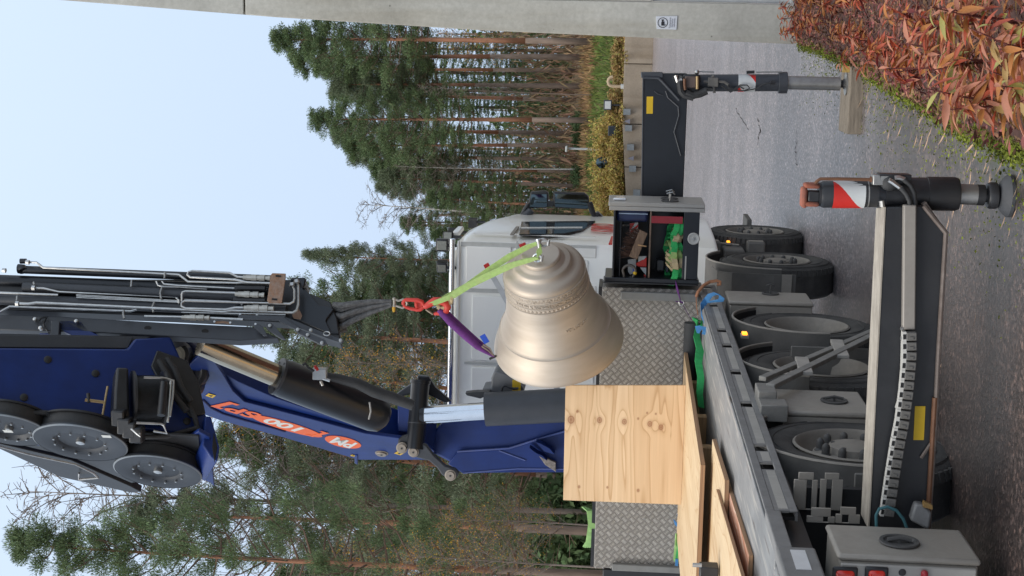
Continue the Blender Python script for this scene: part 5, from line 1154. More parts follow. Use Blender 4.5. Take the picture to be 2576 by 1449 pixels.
ln([(1722, 198), (1722, 213), (1724, 226)], yl-.20, .012, M_BROWN, fl_, 'pin'); ln([(1754, 192), (1754, 224)], yl-.19, .014, mat('brass_pin', (.36, .26, .14), .45, .7), fl_, 'pin')
ln([(1700, 190), (1704, 204), (1715, 199)], yl-.16, .022, M_PIPE, fl_, 'fitting'); ln([(1716, 192), (1709, 206), (1713, 230), (1722, 240), (1745, 246)], yl-.15, .030, M_RUBBER, fl_, 'hose')
ln([(1726, 232), (1742, 240), (1760, 236), (1778, 228)], yl-.15, .034, M_RUBBER, fl_, 'hose'); ln([(1752, 180), (1796, 181)], yl-.08, .006, M_STEEL, fl_, 'pin'); MB().sphere(fp(1752, 181)+Vector((0, -.08, 0)), .022).build('pin_ball', M_PIPE, fl_)
ln([(1902, 182), (1922, 181), (1968, 181)], yl-.05, .006, M_STEEL, fl_, 'line'); ln([(1878, 182), (1898, 181)], yl-.05, .014, M_BLACK, fl_, 'sensor')
MB().obox(fp(1792, 206)+Vector((0, -.10, 0)), Vector((.04, 0, 0)), Vector((0, .03, 0)), Vector((0, 0, .045))).build('valve', M_FEND, fl_, bevel=.006)
for q in ([(1770, 205), (1782, 206)], [(1803, 205), (1822, 206), (1832, 213)], [(1796, 190), (1790, 196)], [(1795, 218), (1797, 234)], [(1776, 224), (1792, 226)]): ln(q, yl-.11, .012, M_FEND, fl_, 'fitting')
for q in ([(1822, 206), (1835, 222), (1850, 228), (1872, 228), (1886, 222), (1880, 214), (1862, 214), (1846, 226), (1830, 224)], [(1872, 229), (1906, 222), (1920, 212), (1940, 208)], [(1815, 216), (1838, 232), (1862, 218), (1872, 224)]): ln(q, yl-.105, .006, M_RUBBER, fl_, 'hose', 6)
ln([(1938, 208), (1950, 208)], yl-.105, .016, M_BLACK, fl_, 'fitting')
# plank under the far foot
pa = PY(2141, 168, yf-.12); pb = PY(2141, 338, yf-.12)
pk = empty('support_plank', ((pa.x+pb.x)/2, yf+.1, -.03), 'thick weathered wooden plank under the far outrigger foot', 'plank')
zt_ = pa.z; MB().box(pb.x, pa.x, yf-.12, yf+.42, gz(13)-.01, zt_).build('plank', mat('weathered_plank', (.24, .20, .155), .85, 0, .35, 5, .3, 40, stretch=(1, 8, 8)), pk, bevel=.008)
MB().box(pa.x-.05, pa.x+.004, yf-.06, yf-.04, zt_+.001, zt_+.06).build('yellow_peg', mat('ochre', (.45, .30, .08), .7), pk)
MB().lathe([(.10, 0), (.10, .012), (.05, .02)], (fp(2124, 211).x, yl, zt_), (0, 0, 1), 20).build('packing_plate', M_STEEL, pk)

# ------------------------------------------------------------------ tread plate chest behind the cab
YC = 12.40
pr = PY(1515, 722, YC); pl_ = PY(1495, 1428, YC); ztop = pr.z; xr = pr.x; xl = pl_.x
ch_ = MB().box(xl, xr, YC, YC+.42, 1.29, ztop).build('tread_plate_chest', M_PLATE, tk, bevel=.008)
def tread():
    mb = MB(); s2 = math.sqrt(.5); cell = .0475
    nu = int((xr-xl+ztop)/cell*1.5)+4
    cx, cz = (xl+xr)/2, (1.30+ztop)/2
    for i in range(-nu, nu):
        for j in range(-nu, nu):
            u = (i+.5)*cell; v_ = (j+.5)*cell; px = cx+(u-v_)*s2; pz = cz+(u+v_)*s2
            if not (xl+.01 < px < xr-.01 and 1.30 < pz < ztop-.01): continue
            if PD((px, YC, pz))[1] < 700: continue
            along = Vector((s2, 0, s2)) if (i+j) % 2 else Vector((-s2, 0, s2)); ac = Vector((-s2, 0, s2)) if (i+j) % 2 else Vector((s2, 0, s2))
            for k in range(5):
                c = Vector((px, YC-.0004, pz))+ac*((k-2)*cell*.185); L_ = cell*.44; wd = cell*.052; hgt = Vector((0, -.0028, 0))
                o = len(mb.v)
                mb.v += [tuple(c-along*L_), tuple(c+ac*wd), tuple(c+along*L_), tuple(c-ac*wd), tuple(c-along*L_*.55+hgt), tuple(c+along*L_*.55+hgt)]
                mb.f += [(o, o+1, o+4), (o+1, o+2, o+5), (o+1, o+5, o+4), (o+2, o+3, o+5), (o+3, o, o+4), (o+3, o+4, o+5)]
    o = mb.build('tread_bars', M_TREAD, ch_, smooth=False); o['kind'] = 'stuff'
tread()
for X in (1590, 1656, 1714):
    pass
for X, Y in ((1524, 735), (1626, 843), (1657, 845), (1562, 845), (1719, 843), (1716, 921), (1713, 985), (1715, 1330), (1712, 1400), (1612, 1375), (1622, 1305)):
    p = PY(X, Y, YC-.002); MB().sphere(p, .009, 8, (1, .5, 1)).build('rivet', M_STEEL, ch_)
# flat guard rail bolted across the plate beside the drawer
MB().box(xr-.10, xr-.028, YC-.045, YC-.004, 1.33, PY(1562, 730, YC).z).build('guard_rail', mat('weathered_guard', (.19, .195, .19), .6, .2, .2, 10, dust=.3, dustcol=(.26, .25, .23)), ch_, bevel=.008)
MB().box(xl+.0, xl+.06, YC-.06, YC-.004, 1.33, PY(1540, 1410, YC).z).build('guard_rail', MATS['weathered_guard'], ch_, bevel=.008)
MB().box(xl-.30, xl-.02, YC+.02, YC+.4, 1.3, ztop-.08).build('chest_end', M_BLACK, ch_, bevel=.01)
mbx = MB().box(xl, xr, YC+.02, YC+.44, ztop+.001, ztop+.03); mbx.build('chest_lid', M_BLACK, ch_)

# ------------------------------------------------------------------ drawer pulled out of the chest
dz = lambda X: PY(X, 600, YC).z
xd = PY(1650, 520.7, YC).x; DX0 = PY(1650, 711, YC).x; DY0, DY1 = YC-.02, YC+.52
dr = MB().box(DX0, xd-.001, DY1-.02, DY1, 1.37, 2.07).build('pull_out_drawer', M_BLACKC, tk)
z_ = lambda X: PY(X, 610, DY0).z
D2 = lambda x: (2380+x/3.9167)/1.5652
MB().box(xd, xd+.035, DY0, DY1+.03, z_(D2(1530))-.0, z_(D2(45))).build('drawer_front', M_CREAM, dr, bevel=.006)
MB().box(xd-.035, xd-.001, DY0-.004, DY1, z_(D2(1530)), z_(D2(60))).build('front_return', M_CREAM, dr, bevel=.004)
MB().box(DX0+.04, xd-.036, DY0, DY1-.021, z_(D2(160)), z_(D2(130))).build('top_frame', M_BLACKC, dr, bevel=.003)
MB().box(DX0+.04, xd-.036, DY0+.05, DY1-.021, z_(D2(252)), z_(D2(240))).build('rear_rib', M_BLACKC, dr)
MB().box(DX0+.04, xd-.036, DY0, DY0+.02, z_(D2(1455)), z_(D2(1212))).build('bottom_lip', M_BLACKC, dr, bevel=.003)
MB().box(DX0+.04, xd-.036, DY0+.021, DY1-.021, z_(D2(1455)), z_(D2(1420))).build('drawer_floor', M_BLACKC, dr)
MB().box(DX0+.04, xd-.036, DY0+.004, DY1-.021, z_(D2(716)), z_(D2(690))).build('shelf', mat('shelf_edge', (.16, .11, .08), .7, 0, .4, 12), dr, bevel=.003)
MB().box(DX0, DX0+.038, DY0-.01, DY1-.021, z_(D2(1480)), z_(D2(20))).build('side_post', M_BLACKC, dr, bevel=.006)
MB().box(DX0-.012, DX0+.0, DY0-.02, DY0+.3, z_(D2(1470)), z_(D2(0))).build('post_flange', M_BLACK, dr, bevel=.003)
yq = DY0+.003
a = PY(D2(722), (760+462/3.9167)/1.5652, yq); b_ = PY(D2(1208), (760+368/3.9167)/1.5652, yq)
MB().box(a.x, b_.x, DY0+.001, DY0+.018, b_.z, a.z).build('red_strip', mat('dull_red', (.30, .02, .03), .5), dr)
kc = PY(D2(1375), (760+705/3.9167)/1.5652, DY0-.002)
MB().lathe([(0, .012), (.012, .014), (.014, .004), (.032, .004), (.045, .010), (.050, .006), (.052, 0)], kc, (0, -1, 0), 30).build('round_knob', mat('knob_grey', (.46, .45, .42), .4), dr)
MB().lathe([(0, .017), (.009, .016), (.011, .012)], kc, (0, -1, 0), 12).build('knob_screw', M_STEEL, dr)
a = PY(D2(1255), (760+975/3.9167)/1.5652, DY0-.002); b_ = PY(D2(1260), (760+1390/3.9167)/1.5652, DY0-.002); MB().box(b_.x, a.x, DY0-.004, DY0-.001, a.z-.006, a.z+.006).build('worn_line', M_STRIP, dr)
for k, yy in enumerate((DY0+.16, DY0+.36)):
    zc = PXX(1685, 506, xd+.035).z
    MB().lathe([(0, 0), (.07, 0), (.078, .006), (.07, .012), (.06, .006), (0, .004)], (xd+.035, yy, zc), (1, 0, 0), 26).build('latch_plate', M_NUT, dr)
    MB().tube([(xd+.035, yy, zc), (xd+.10, yy, zc-.005)], .007, 6).build('latch_stem', M_STEEL, dr)
    MB().tube([(xd+.095, yy, zc-.04), (xd+.115, yy, zc-.02), (xd+.10, yy, zc+.03)], .007, 6).build('T_handle', M_STEEL, dr)
zc = PXX(1557, 508, xd+.035).z; MB().prism([(xd+.036, DY0+.12, zc-.06), (xd+.036, DY0+.30, zc-.04), (xd+.036, DY0+.30, zc+.02), (xd+.036, DY0+.12, zc+.05)], (.02, 0, .0)).build('white_lamp', mat('clear_lens', (.8, .82, .85), .15, coat=.5), dr, bevel=.008)
# things lying in the drawer
def dzp(x, y, yy): return PY(D2(x), (760+y/3.9167)/1.5652, yy)
cs = empty('tool_case', dzp(690, 340, DY0+.1), 'dark blue plastic case standing in the top right of the drawer', 'case')
a, b_ = dzp(180, 440, DY0+.04), dzp(688, 250, DY0+.04); MB().box(a.x, b_.x, DY0+.04, DY0+.36, b_.z, a.z).build('shell', M_NAVY, cs, bevel=.03, seg=3)
c = dzp(430, 320, DY0+.03); MB().box(c.x-.004, c.x+.004, DY0+.033, DY0+.0385, b_.z+.01, a.z-.02).build('seam', mat('pale_blue', (.35, .45, .6), .5), cs)
br_ = empty('hand_brush', dzp(560, 800, DY0+.1), 'wooden hand brush with dark bristles leaning in the drawer', 'brush')
P = [dzp(545, 565, DY0+.02), dzp(665, 625, DY0+.02), dzp(505, 1030, DY0+.02), dzp(380, 980, DY0+.02)]
MB().prism(P, (0, .03, 0)).build('wood_block', M_OLDWOOD, br_, bevel=.004)
MB().prism([dzp(515, 790, DY0+.005), dzp(650, 815, DY0+.005), dzp(650, 835, DY0+.005), dzp(515, 815, DY0+.005)], (0, .012, 0)).build('handle_peg', M_BATTEN, br_, bevel=.004)
mb = MB()
for k in range(170):
    t = random.random(); a = dzp(545+(380-545)*t, 565+(980-565)*t, DY0+.02+random.random()*.05); d = Vector((random.gauss(.0, .02)+.012, random.gauss(0, .02), .055+random.random()*.05)); mb.tube([a, a+d*.6, a+d], [.0022, .002, .001], 3, False)
mb.build('bristles', M_BRISTLE, br_)['kind'] = 'stuff'
for i, (x, y, lb) in enumerate([(430, 580, 'red and white striped marker board beside the blue case'), (400, 1140, 'white rounded marker board behind the shackle')]):
    o = empty('marker_board', dzp(x+100, y, DY0+.13), lb, 'marker board'); P = [dzp(x-40, y-115, DY0+.13), dzp(x+90, y-130, DY0+.13), dzp(x+90, y+70, DY0+.13), dzp(x, y+125, DY0+.13), dzp(x-40, y+70, DY0+.13)]
    MB().prism(P, (0, .02, 0)).build('board', M_WREF, o, bevel=.004)
    if i == 0: MB().prism([dzp(x-38, y-110, DY0+.126), dzp(x+40, y-120, DY0+.126), dzp(x-38, y+0, DY0+.126)], (0, .003, 0)).build('red_stripe', M_RED, o); MB().prism([dzp(x-36, y+15, DY0+.126), dzp(x+88, y-100, DY0+.126), dzp(x+88, y-60, DY0+.126), dzp(x-10, y+35, DY0+.126)], (0, .003, 0)).build('red_stripe', M_RED, o)
o = empty('warning_flag', dzp(650, 1050, DY0+.12), 'crumpled red and white warning cloth on the drawer shelf', 'flag')
MB().prism([dzp(525, 975, DY0+.12), dzp(650, 975, DY0+.10), dzp(655, 985, DY0+.12), dzp(520, 1130, DY0+.1)], (0, .02, 0)).build('white_panel', M_WREF, o)
MB().prism([dzp(655, 990, DY0+.10), dzp(650, 1140, DY0+.10), dzp(515, 1135, DY0+.10), dzp(480, 1090, DY0+.1)], (0, .03, 0)).build('red_panel', M_RED, o, bevel=.006)
MB().prism([dzp(550, 1148, DY0+.11), dzp(645, 1152, DY0+.11), dzp(640, 1270, DY0+.11)], (0, .015, 0)).build('white_tail', M_WREF, o); MB().prism([dzp(608, 1255, DY0+.1), dzp(642, 1275, DY0+.1), dzp(640, 1375, DY0+.1), dzp(618, 1375, DY0+.1)], (0, .015, 0)).build('red_tail', M_RED, o)
def shackle(name, c, ud, wd_, r, s_, m, lb, cat='shackle', pinm=None, legs=1.25, body=True, group=None):
    """bow shackle: centre, up direction, width direction"""
    u = Vector(ud).normalized(); w_ = Vector(wd_); w_ = (w_-u*w_.dot(u)).normalized(); c = Vector(c); o = empty(name, c, lb, cat, group) if isinstance(lb, str) else lb
    P = [c-u*s_*legs+w_*s_*.62, c-u*s_*.5+w_*s_*.78]+[c+(w_*math.cos(a)+u*math.sin(a))*s_ for a in [math.pi*k/10 for k in range(11)]]+[c-u*s_*.5-w_*s_*.78, c-u*s_*legs-w_*s_*.62]
    MB().tube(P, r, 10).build('bow', m, o); MB().tube([c-u*s_*legs-w_*s_*.95, c-u*s_*legs+w_*s_*.95], r*1.1, 10).build('pin', pinm or m, o); return o
shackle('shackle', dzp(380, 1210, DY0+.03), (1, 0, -.1), (.2, 0, 1), .012, .055, mat('dark_shackle', (.13, .12, .11), .45, .6), 'dark steel shackle with a yellow pin end lying in the drawer', pinm=M_STEEL)
o = empty('ring_bolt', dzp(470, 1235, DY0+.03), 'yellow and blue eye fitting beside the dark shackle', 'fitting'); MB().sphere(dzp(470, 1235, DY0+.03), .018, 12).build('yellow_eye', M_YEL, o); p = dzp(455, 1195, DY0+.04); MB().box(p.x-.016, p.x+.016, p.y, p.y+.02, p.z-.01, p.z+.01).build('blue_sleeve', M_BLUEB, o, bevel=.003)
o = empty('spanner', dzp(300, 495, DY0+.2), 'short steel spanner hanging near the drawer top', 'tool'); MB().tube([dzp(290, 495, DY0+.2), dzp(380, 495, DY0+.2)], .007, 8).build('shank', M_STEEL, o); MB().sphere(dzp(290, 495, DY0+.2), .016, 10).build('head', M_PIPE, o)
o = empty('chrome_fitting', dzp(290, 850, DY0+.2), 'small chrome fitting at the tip of the brush bristles', 'fitting'); 
for q in ((285, 850), (310, 835), (312, 870)): MB().sphere(dzp(*q, DY0+.18), .013, 10).build('nut', M_CHROME, o)
# heap of green and tan round slings in the lower compartment
rr = random.Random(4)
gl = ['bright green round sling on top of the heap in the drawer', 'pale green round sling in the middle of the heap in the drawer', 'tan round sling folded through the heap in the drawer', 'green round sling at the left end of the drawer', 'tan sling end sticking up in the drawer', 'green sling loop at the right end of the drawer']
spec = [((1080, 790), .085, M_GREEN2), ((1080, 910), .08, M_GREENWEB), ((1100, 1040), .075, M_TANWEB), ((1090, 1240), .08, M_GREEN2), ((1120, 660), .055, M_TANWEB), ((1120, 530), .075, M_GREEN2)]
for (q, s_, m), lb in zip(spec, gl):
    c = dzp(*q, DY0+.15); o = empty('round_sling', c-Vector((0, 0, s_)), lb, 'sling', 'round slings heaped in the drawer')
    for k in range(3):
        P = []; ph = rr.uniform(0, 6); 
        for i in range(13):
            a = math.pi*2*i/12; P.append(c+Vector((math.cos(a)*s_*(1+.1*k), math.sin(a)*.12+rr.uniform(-.01, .01)-.02*k, math.sin(a+ph)*s_*.35+(k-1)*s_*.42+rr.uniform(-.008, .008))))
        MB().band(P, (0.1, 0, 1), .05, .012).build('sling_turn', m, o)
for k in range(5):
    a = dzp(940+rr.uniform(0, 60), 930+k*40, DY0+.06); b2 = dzp(1060+rr.uniform(0, 90), 1010+k*50+rr.uniform(-20, 60), DY0+.03)
    if k == 0: ts = empty('tan_sling', a, 'tan sling ends trailing over the heap in the drawer', 'sling')
    MB().band([a, a.lerp(b2, .5)+Vector((0, -.02, .01)), b2], (1, 0, .4), .032, .010).build('sling_end', M_TANWEB, ts)
o = empty('ratchet', dzp(880, 1110, DY0+.2), 'black ratchet buckle at the left of the drawer floor', 'ratchet'); a = dzp(860, 1110, DY0+.2)
MB().obox(a, Vector((.05, 0, 0)), Vector((0, .04, 0)), Vector((0, 0, .035))).build('buckle', M_BLACK, o, bevel=.01); MB().obox(a+Vector((-.03, 0, -.06)), Vector((.03, 0, 0)), Vector((0, .03, 0)), Vector((0, 0, .014))).build('lever', M_GREYB, o, bevel=.006)

# ------------------------------------------------------------------ cab
def rrect(x0, x1, z0, z1, r, y, n=7, rb=None):
    P = []
    for cx_, cz_, a0, q in ((x1-r, z1-r, 0, r), (x0+r, z1-r, 90, r), (x0+(rb or .05), z0+(rb or .05), 180, rb or .05), (x1-(rb or .05), z0+(rb or .05), 270, rb or .05)):
        for k in range(n+1):
            a = R(a0+90*k/n); P.append((cx_+q*math.cos(a), y, cz_+q*math.sin(a)))
    return P
def loft(secs, name, m, par, cap=True, bevel=0):
    n = len(secs[0]); v = [p for s_ in secs for p in s_]; f = []
    for i in range(len(secs)-1):
        for k in range(n): f.append((i*n+k, (i+1)*n+k, (i+1)*n+(k+1) % n, i*n+(k+1) % n))
    if cap: f.append(tuple(range(n))); f.append(tuple((len(secs)-1)*n+k for k in range(n-1, -1, -1)))
    return MB().add(v, f).build(name, m, par, bevel=bevel)
YK = 15.0
zc = PY(1136, 800, YK).z; xk = PY(1400, 612, YK).x; xl_ = -4.34
cab = loft([rrect(xl_+.06, xk-.05, 1.02, zc-.05, .16, YK), rrect(xl_+.01, xk-.008, 1.0, zc-.006, .19, YK+.03), rrect(xl_, xk, 1.0, zc, .20, YK+.07), rrect(xl_-.04, xk+.03, 1.0, zc+.02, .22, YK+.35),
            rrect(xl_-.05, xk+.05, 1.0, zc+.02, .26, YK+.8), rrect(xl_-.06, xk+.06, 1.0, zc-.05, .32, YK+1.4), rrect(xl_-.06, xk+.06, 1.0, zc-.22, .38, YK+2.0), rrect(xl_+.0, xk-.0, 1.0, zc-.45, .40, YK+2.28), rrect(xl_+.15, xk-.15, 1.05, zc-.8, .3, YK+2.36)], 'cab', M_WHITE, tk)
# raised ribs and seams of the rear wall
yr = YK-.001
def rearpanel(X0, Y0, X1, Y1, th=.012, m=M_WHITE, nm='rear_rib', bev=.008):
    a = PY(X0, Y1, YK); b_ = PY(X1, Y0, YK); return MB().box(a.x, b_.x, YK-th, YK+.004, b_.z, a.z).build(nm, m, cab, bevel=bev)
rearpanel(1185, 745, 1275, 905, .022, bev=.012); rearpanel(1185, 925, 1275, 985, .022, bev=.012); rearpanel(1172, 622, 1287, 725, .016)
for q in ((1168, 733, 1500, 734.5), (1168, 914, 1290, 915.5), (1160, 618, 1500, 619.2)): rearpanel(*q, .006, mat('seam_grey', (.52, .52, .49), .6), 'seam', 0)
rearpanel(1311, 655, 1480, 700, .010); rearpanel(1370, 600+25, 1500, 645, .008); rearpanel(1311, 720, 1500, 960, .012)
rearpanel(1296, 606, 1299, 1010, .010, mat('seam_grey', (.52, .52, .49), .6), 'seam', 0)
# side: window, sill line, lettering
XC = xk+.052
def sidep(pts, th, m, nm, par=None, x=None): 
    xx = XC if x is None else x; P = [PXX(a, b_, xx) for a, b_ in pts]; return MB().prism(P, (th, 0, 0)).build(nm, m, par or cab)
wp = [(1293, 592), (1310, 579), (1450, 572), (1486, 560), (1492, 556), (1320, 559)]
sw = sidep([(1306, 592), (1360, 592), (1420, 589), (1465, 580), (1497, 563), (1497, 558), (1312, 560)], .012, M_GLASS, 'side_window', x=XC+.004)
sidep([(1310, 575.5), (1465, 574), (1465, 571.5), (1312, 572.5)], .006, M_WHITE, 'window_divider', sw, x=XC+.017)
sidep([(1283, 592), (1292, 592), (1307, 572), (1298, 572)], .012, M_ALU, 'pillar_trim', x=XC+.004)
p0 = PXX(1500, 585, XC); 
for txt, X, Y, sz, m in (('KURKO', 1500, 573, .23, M_RED),):
    p0 = PXX(1519, 573, XC+.012); text_part(txt, 'lettering', m, cab, p0, (0, -1, 0), (0, 0, 1), .36, .001, shear=.2, wscale=.62) if False else text_part(txt, 'lettering', m, cab, p0, (0, 1, 0), (0, 0, 1), .34, .001, shear=.2, wscale=.60, bold=.02)
sidep([(1190, 586), (1500, 597), (1500, 598.5), (1190, 588)], .010, M_WHITE, 'side_crease', x=XC-.004)
sidep([(1531, 616), (1540, 616), (1542, 597), (1538, 597)], .014, M_RED, 'red_corner_stripe', x=XC+.006)
# roof light bar
zbz = PY(1139, 700, YK+.02)
br0 = PY(1138, 601, YK-.04); br1 = Vector((xl_+.02, YK-.04, br0.z))
lbar = MB().tube([br0, br1], .030, 20).build('roof_bar', M_CHROME, cab)
MB().tube([br0+Vector((-.02, .02, -.065)), br1+Vector((0, .02, -.065))], .014, 10).build('lower_bar', M_WHITE, lbar)
def lamp(X, Y, y, s_, yaw=0, up=1):
    p = PY(X, Y, y); rot = Matrix.Rotation(yaw, 3, 'Z'); u = Vector((0, 0, 1)); rx = rot @ Vector((1, 0, 0)); ry = rot @ Vector((0, 1, 0))
    h = MB().obox(p, rx*s_, ry*.02, u*s_).build('work_lamp', M_BLACK, cab, bevel=.016, seg=3)
    MB().obox(p-ry*.021, rx*s_*.72, ry*.003, u*s_*.72).build('lamp_glass', mat('lamp_glass', (.26, .26, .22), .2, .2, .2, 90, .3, 120, coat=.4), h, bevel=.002)
    fin = MB()
    for k in range(9): fin.obox(p+ry*.045+rx*s_*(k-4)*.22, rx*.004, ry*.026, u*s_*.95)
    fin.build('cooling_fins', M_BLACK, h)
    MB().tube([p-u*s_, p-u*(s_+.09)], .016, 8).build('lamp_foot', M_BLACK, h)
lamp(1112, 617, YK-.02, .066, .0); lamp(1112, 673, YK-.02, .056, -.35); lamp(1127, 595, YK+.35, .055, .5); lamp(1141, 584, YK+.9, .055, 2.6); lamp(1190, 558, YK+1.7, .05, 2.9)
MB().box(PY(1156, 588, YK+.5).x-.02, PY(1156, 588, YK+.5).x+.03, YK+.4, YK+.9, zc-.02, zc+.05).build('roof_bracket', M_WHITE, cab, bevel=.01)
# mirrors
ym = YK+1.95; m4 = lambda x, y, yy=ym: PY((1700+x/2.8975)/1.5652, (700+y/2.8975)/1.5652, yy)
mh = MB().prism([m4(1385, 160), m4(1740, 175), m4(1790, 215), m4(1800, 350), m4(1760, 362), m4(1400, 345), m4(1380, 300)], (0, .10, 0)).build('mirror_housing', M_BLACK, cab, bevel=.02, seg=3)
MB().prism([m4(1403, 182, ym-.002), m4(1735, 196, ym-.002), m4(1778, 228, ym-.002), m4(1788, 345, ym-.002), m4(1755, 352, ym-.002), m4(1410, 328, ym-.002)], (0, -.004, 0)).build('mirror_glass', M_MIRROR, mh)
m2 = MB().prism([m4(1130, 160), m4(1310, 152), m4(1328, 180), m4(1328, 330), m4(1300, 345), m4(1110, 350), m4(1090, 330)], (0, .10, 0)).build('mirror_housing', M_BLACK, cab, bevel=.02, seg=3)
MB().prism([m4(1135, 190, ym-.002), m4(1310, 188, ym-.002), m4(1315, 325, ym-.002), m4(1290, 335, ym-.002), m4(1118, 338, ym-.002)], (0, -.004, 0)).build('mirror_glass', M_MIRROR, m2)
MB().prism([m4(1320, 265), m4(1390, 265), m4(1390, 330), m4(1320, 330)], (0, .06, 0)).build('mirror_joint', M_BLACK, m2)
MB().tube([m4(1800, 280), m4(1830, 380), m4(1858, 440), m4(1900, 440)], .035, 10).build('mirror_arm', M_BLACK, mh)
MB().tube([m4(1100, 300), m4(1065, 360), m4(1030, 430), m4(975, 520), m4(985, 560)], .026, 10).build('mirror_arm', M_BLACK, m2)
MB().tube([m4(1135, 365), m4(1080, 430), m4(1025, 510)], [.045, .06, .045], 12).build('corner_mirror', M_GREYB, m2)
MB().prism([m4(1850, 470), m4(1960, 455), m4(1900, 395), m4(1870, 400)], (0, .15, 0)).build('arm_foot', M_BLACK, cab, bevel=.01)
MB().prism([m4(895, 462), m4(985, 452), m4(985, 465), m4(905, 492)], (0, .2, 0)).build('sun_visor_end', M_WHITE, cab)
# stanchions with red ends standing behind the bell
for X0, Y0, X1, Y1, yy, lb in ((1222, 664, 1300, 800, 14.2, 'aluminium lashing pole with a red tip, leaning behind the green sling'), (1309, 614, 1330, 668, 14.1, 'shorter lashing pole with a red tip at the right of the bell crown'), (1317, 611, 1338, 665, 14.25, 'second shorter lashing pole with a red tip behind the first')):
    a, b_ = PY(X0, Y0, yy), PY(X1, Y1, yy); d = (b_-a).normalized(); b_ = b_+d*(.9 if X0 < 1300 else .7); o = empty('lashing_pole', b_, lb, 'pole', 'lashing poles behind the cab'); r_ = .022 if X0 > 1300 else .036
    MB().tube([a+d*.07, b_], r_, 4).build('pole', mat('brushed_aluminium', (.55, .56, .56), .35, .8, .1, 10), o); MB().tube([a, a+d*.068], r_*1.02, 4).build('red_tip', M_RED, o)
# ------------------------------------------------------------------ folding crane
H = Vector((.62, -.785, 0)).normalized()      # direction in which the booms reach out
NL = Vector((-.785, -.62, 0)).normalized()    # towards the left side plates
J0 = Vector((-2.09, 11.60, 0))                 # foot point of the hanging jib
C0 = Vector((-3.62, 13.85, 0))                 # column
def SP(X, Y, off=0.0): return PP(X, Y, J0+NL*off, NL)            # point on the boom plane, shifted sideways
def FPN(X, Y, off=0.0): return PP(X, Y, J0+H*off, H)             # point on the plane facing out along the boom
HD = (H*.93-Vector((0, 0, .42))).normalized()
O0 = FPN(480, 980, 0.0)
def FPT(X, Y, off=0.0): return PP(X, Y, O0+HD*off, HD)           # underside of the raised outer boom, leaning over us
def tilt_plate(pts, off, d_, name, m, par, bevel=.006): return MB().prism([FPT(a, b_, off) for a, b_ in pts], -HD*d_).build(name, m, par, bevel=bevel)
def side_plate(pts, off, w_, name, m, par, bevel=.006): return MB().prism([SP(a, b_, off) for a, b_ in pts], -NL*w_).build(name, m, par, bevel=bevel)
def front_plate(pts, off, d_, name, m, par, bevel=.006): return MB().prism([FPN(a, b_, off) for a, b_ in pts], -H*d_).build(name, m, par, bevel=bevel)
def ftube(pts, off, r, m, par, name, n=8): return MB().tube([FPN(a, b_, off) for a, b_ in pts], r, n).build(name, m, par)
def ttube(pts, off, r, m, par, name, n=8): return MB().tube([FPT(a, b_, off) for a, b_ in pts], r, n).build(name, m, par)
def ctube(a, b_, r, m, par, name, n=28, r2=None): return MB().tube([a, b_], [r, r2 or r], n).build(name, m, par)

# column and inner boom, facing planes along y
yc_ = 13.75
col = MB().prism([PY(*q, yc_) for q in ((1112, 1062), (1250, 1052), (1440, 1040), (1530, 1036), (1530, 1190), (1440, 1184), (1300, 1183), (1160, 1186), (1128, 1160), (1085, 1138), (1088, 1090))], (-.05, .42, 0)).build('crane_column', M_BLUE, tk, bevel=.02)
MB().prism([PY(*q, yc_-.001) for q in ((1150, 1136), (1280, 1128), (1350, 1106), (1440, 1080), (1530, 1060), (1530, 1186), (1300, 1186), (1165, 1188), (1128, 1165))], (0, -.035, 0)).build('column_side_plate', M_BLUE, col, bevel=.006)
MB().tube([PY(*q, yc_-.04) for q in ((1150, 1136), (1280, 1128), (1350, 1106), (1440, 1080), (1530, 1060))], .010, 8).build('plate_edge', mat('scuffed_blue', (.06, .10, .32), .5, dust=.3, dustcol=(.12, .11, .12)), col)
for pts in (((1165, 1190), (1300, 1179), (1440, 1180)), ((1255, 1133), (1300, 1150), (1322, 1158))): MB().tube([PY(*q, yc_-.04) for q in pts], .008, 6).build('weld_seam', MATS['scuffed_blue'], col)
MB().prism([PY(*q, yc_-.05) for q in ((1356, 1143), (1378, 1150), (1399, 1160), (1399, 1184), (1372, 1166))], (0, -.05, 0)).build('scraped_bracket', mat('scraped_block', (.22, .19, .17), .7, 0, .5, 30, .3, 60), col, bevel=.006)
MB().prism([PY(*q, yc_-.045) for q in ((1334, 1118), (1360, 1140), (1378, 1150), (1366, 1138), (1345, 1128))], (0, -.12, 0)).build('gusset', M_BLUE, col)
MB().prism([PY(*q, yc_-.045) for q in ((1350, 1104), (1372, 1128), (1396, 1134), (1384, 1120), (1362, 1108))], (0, -.12, 0)).build('gusset', M_BLUE, col)
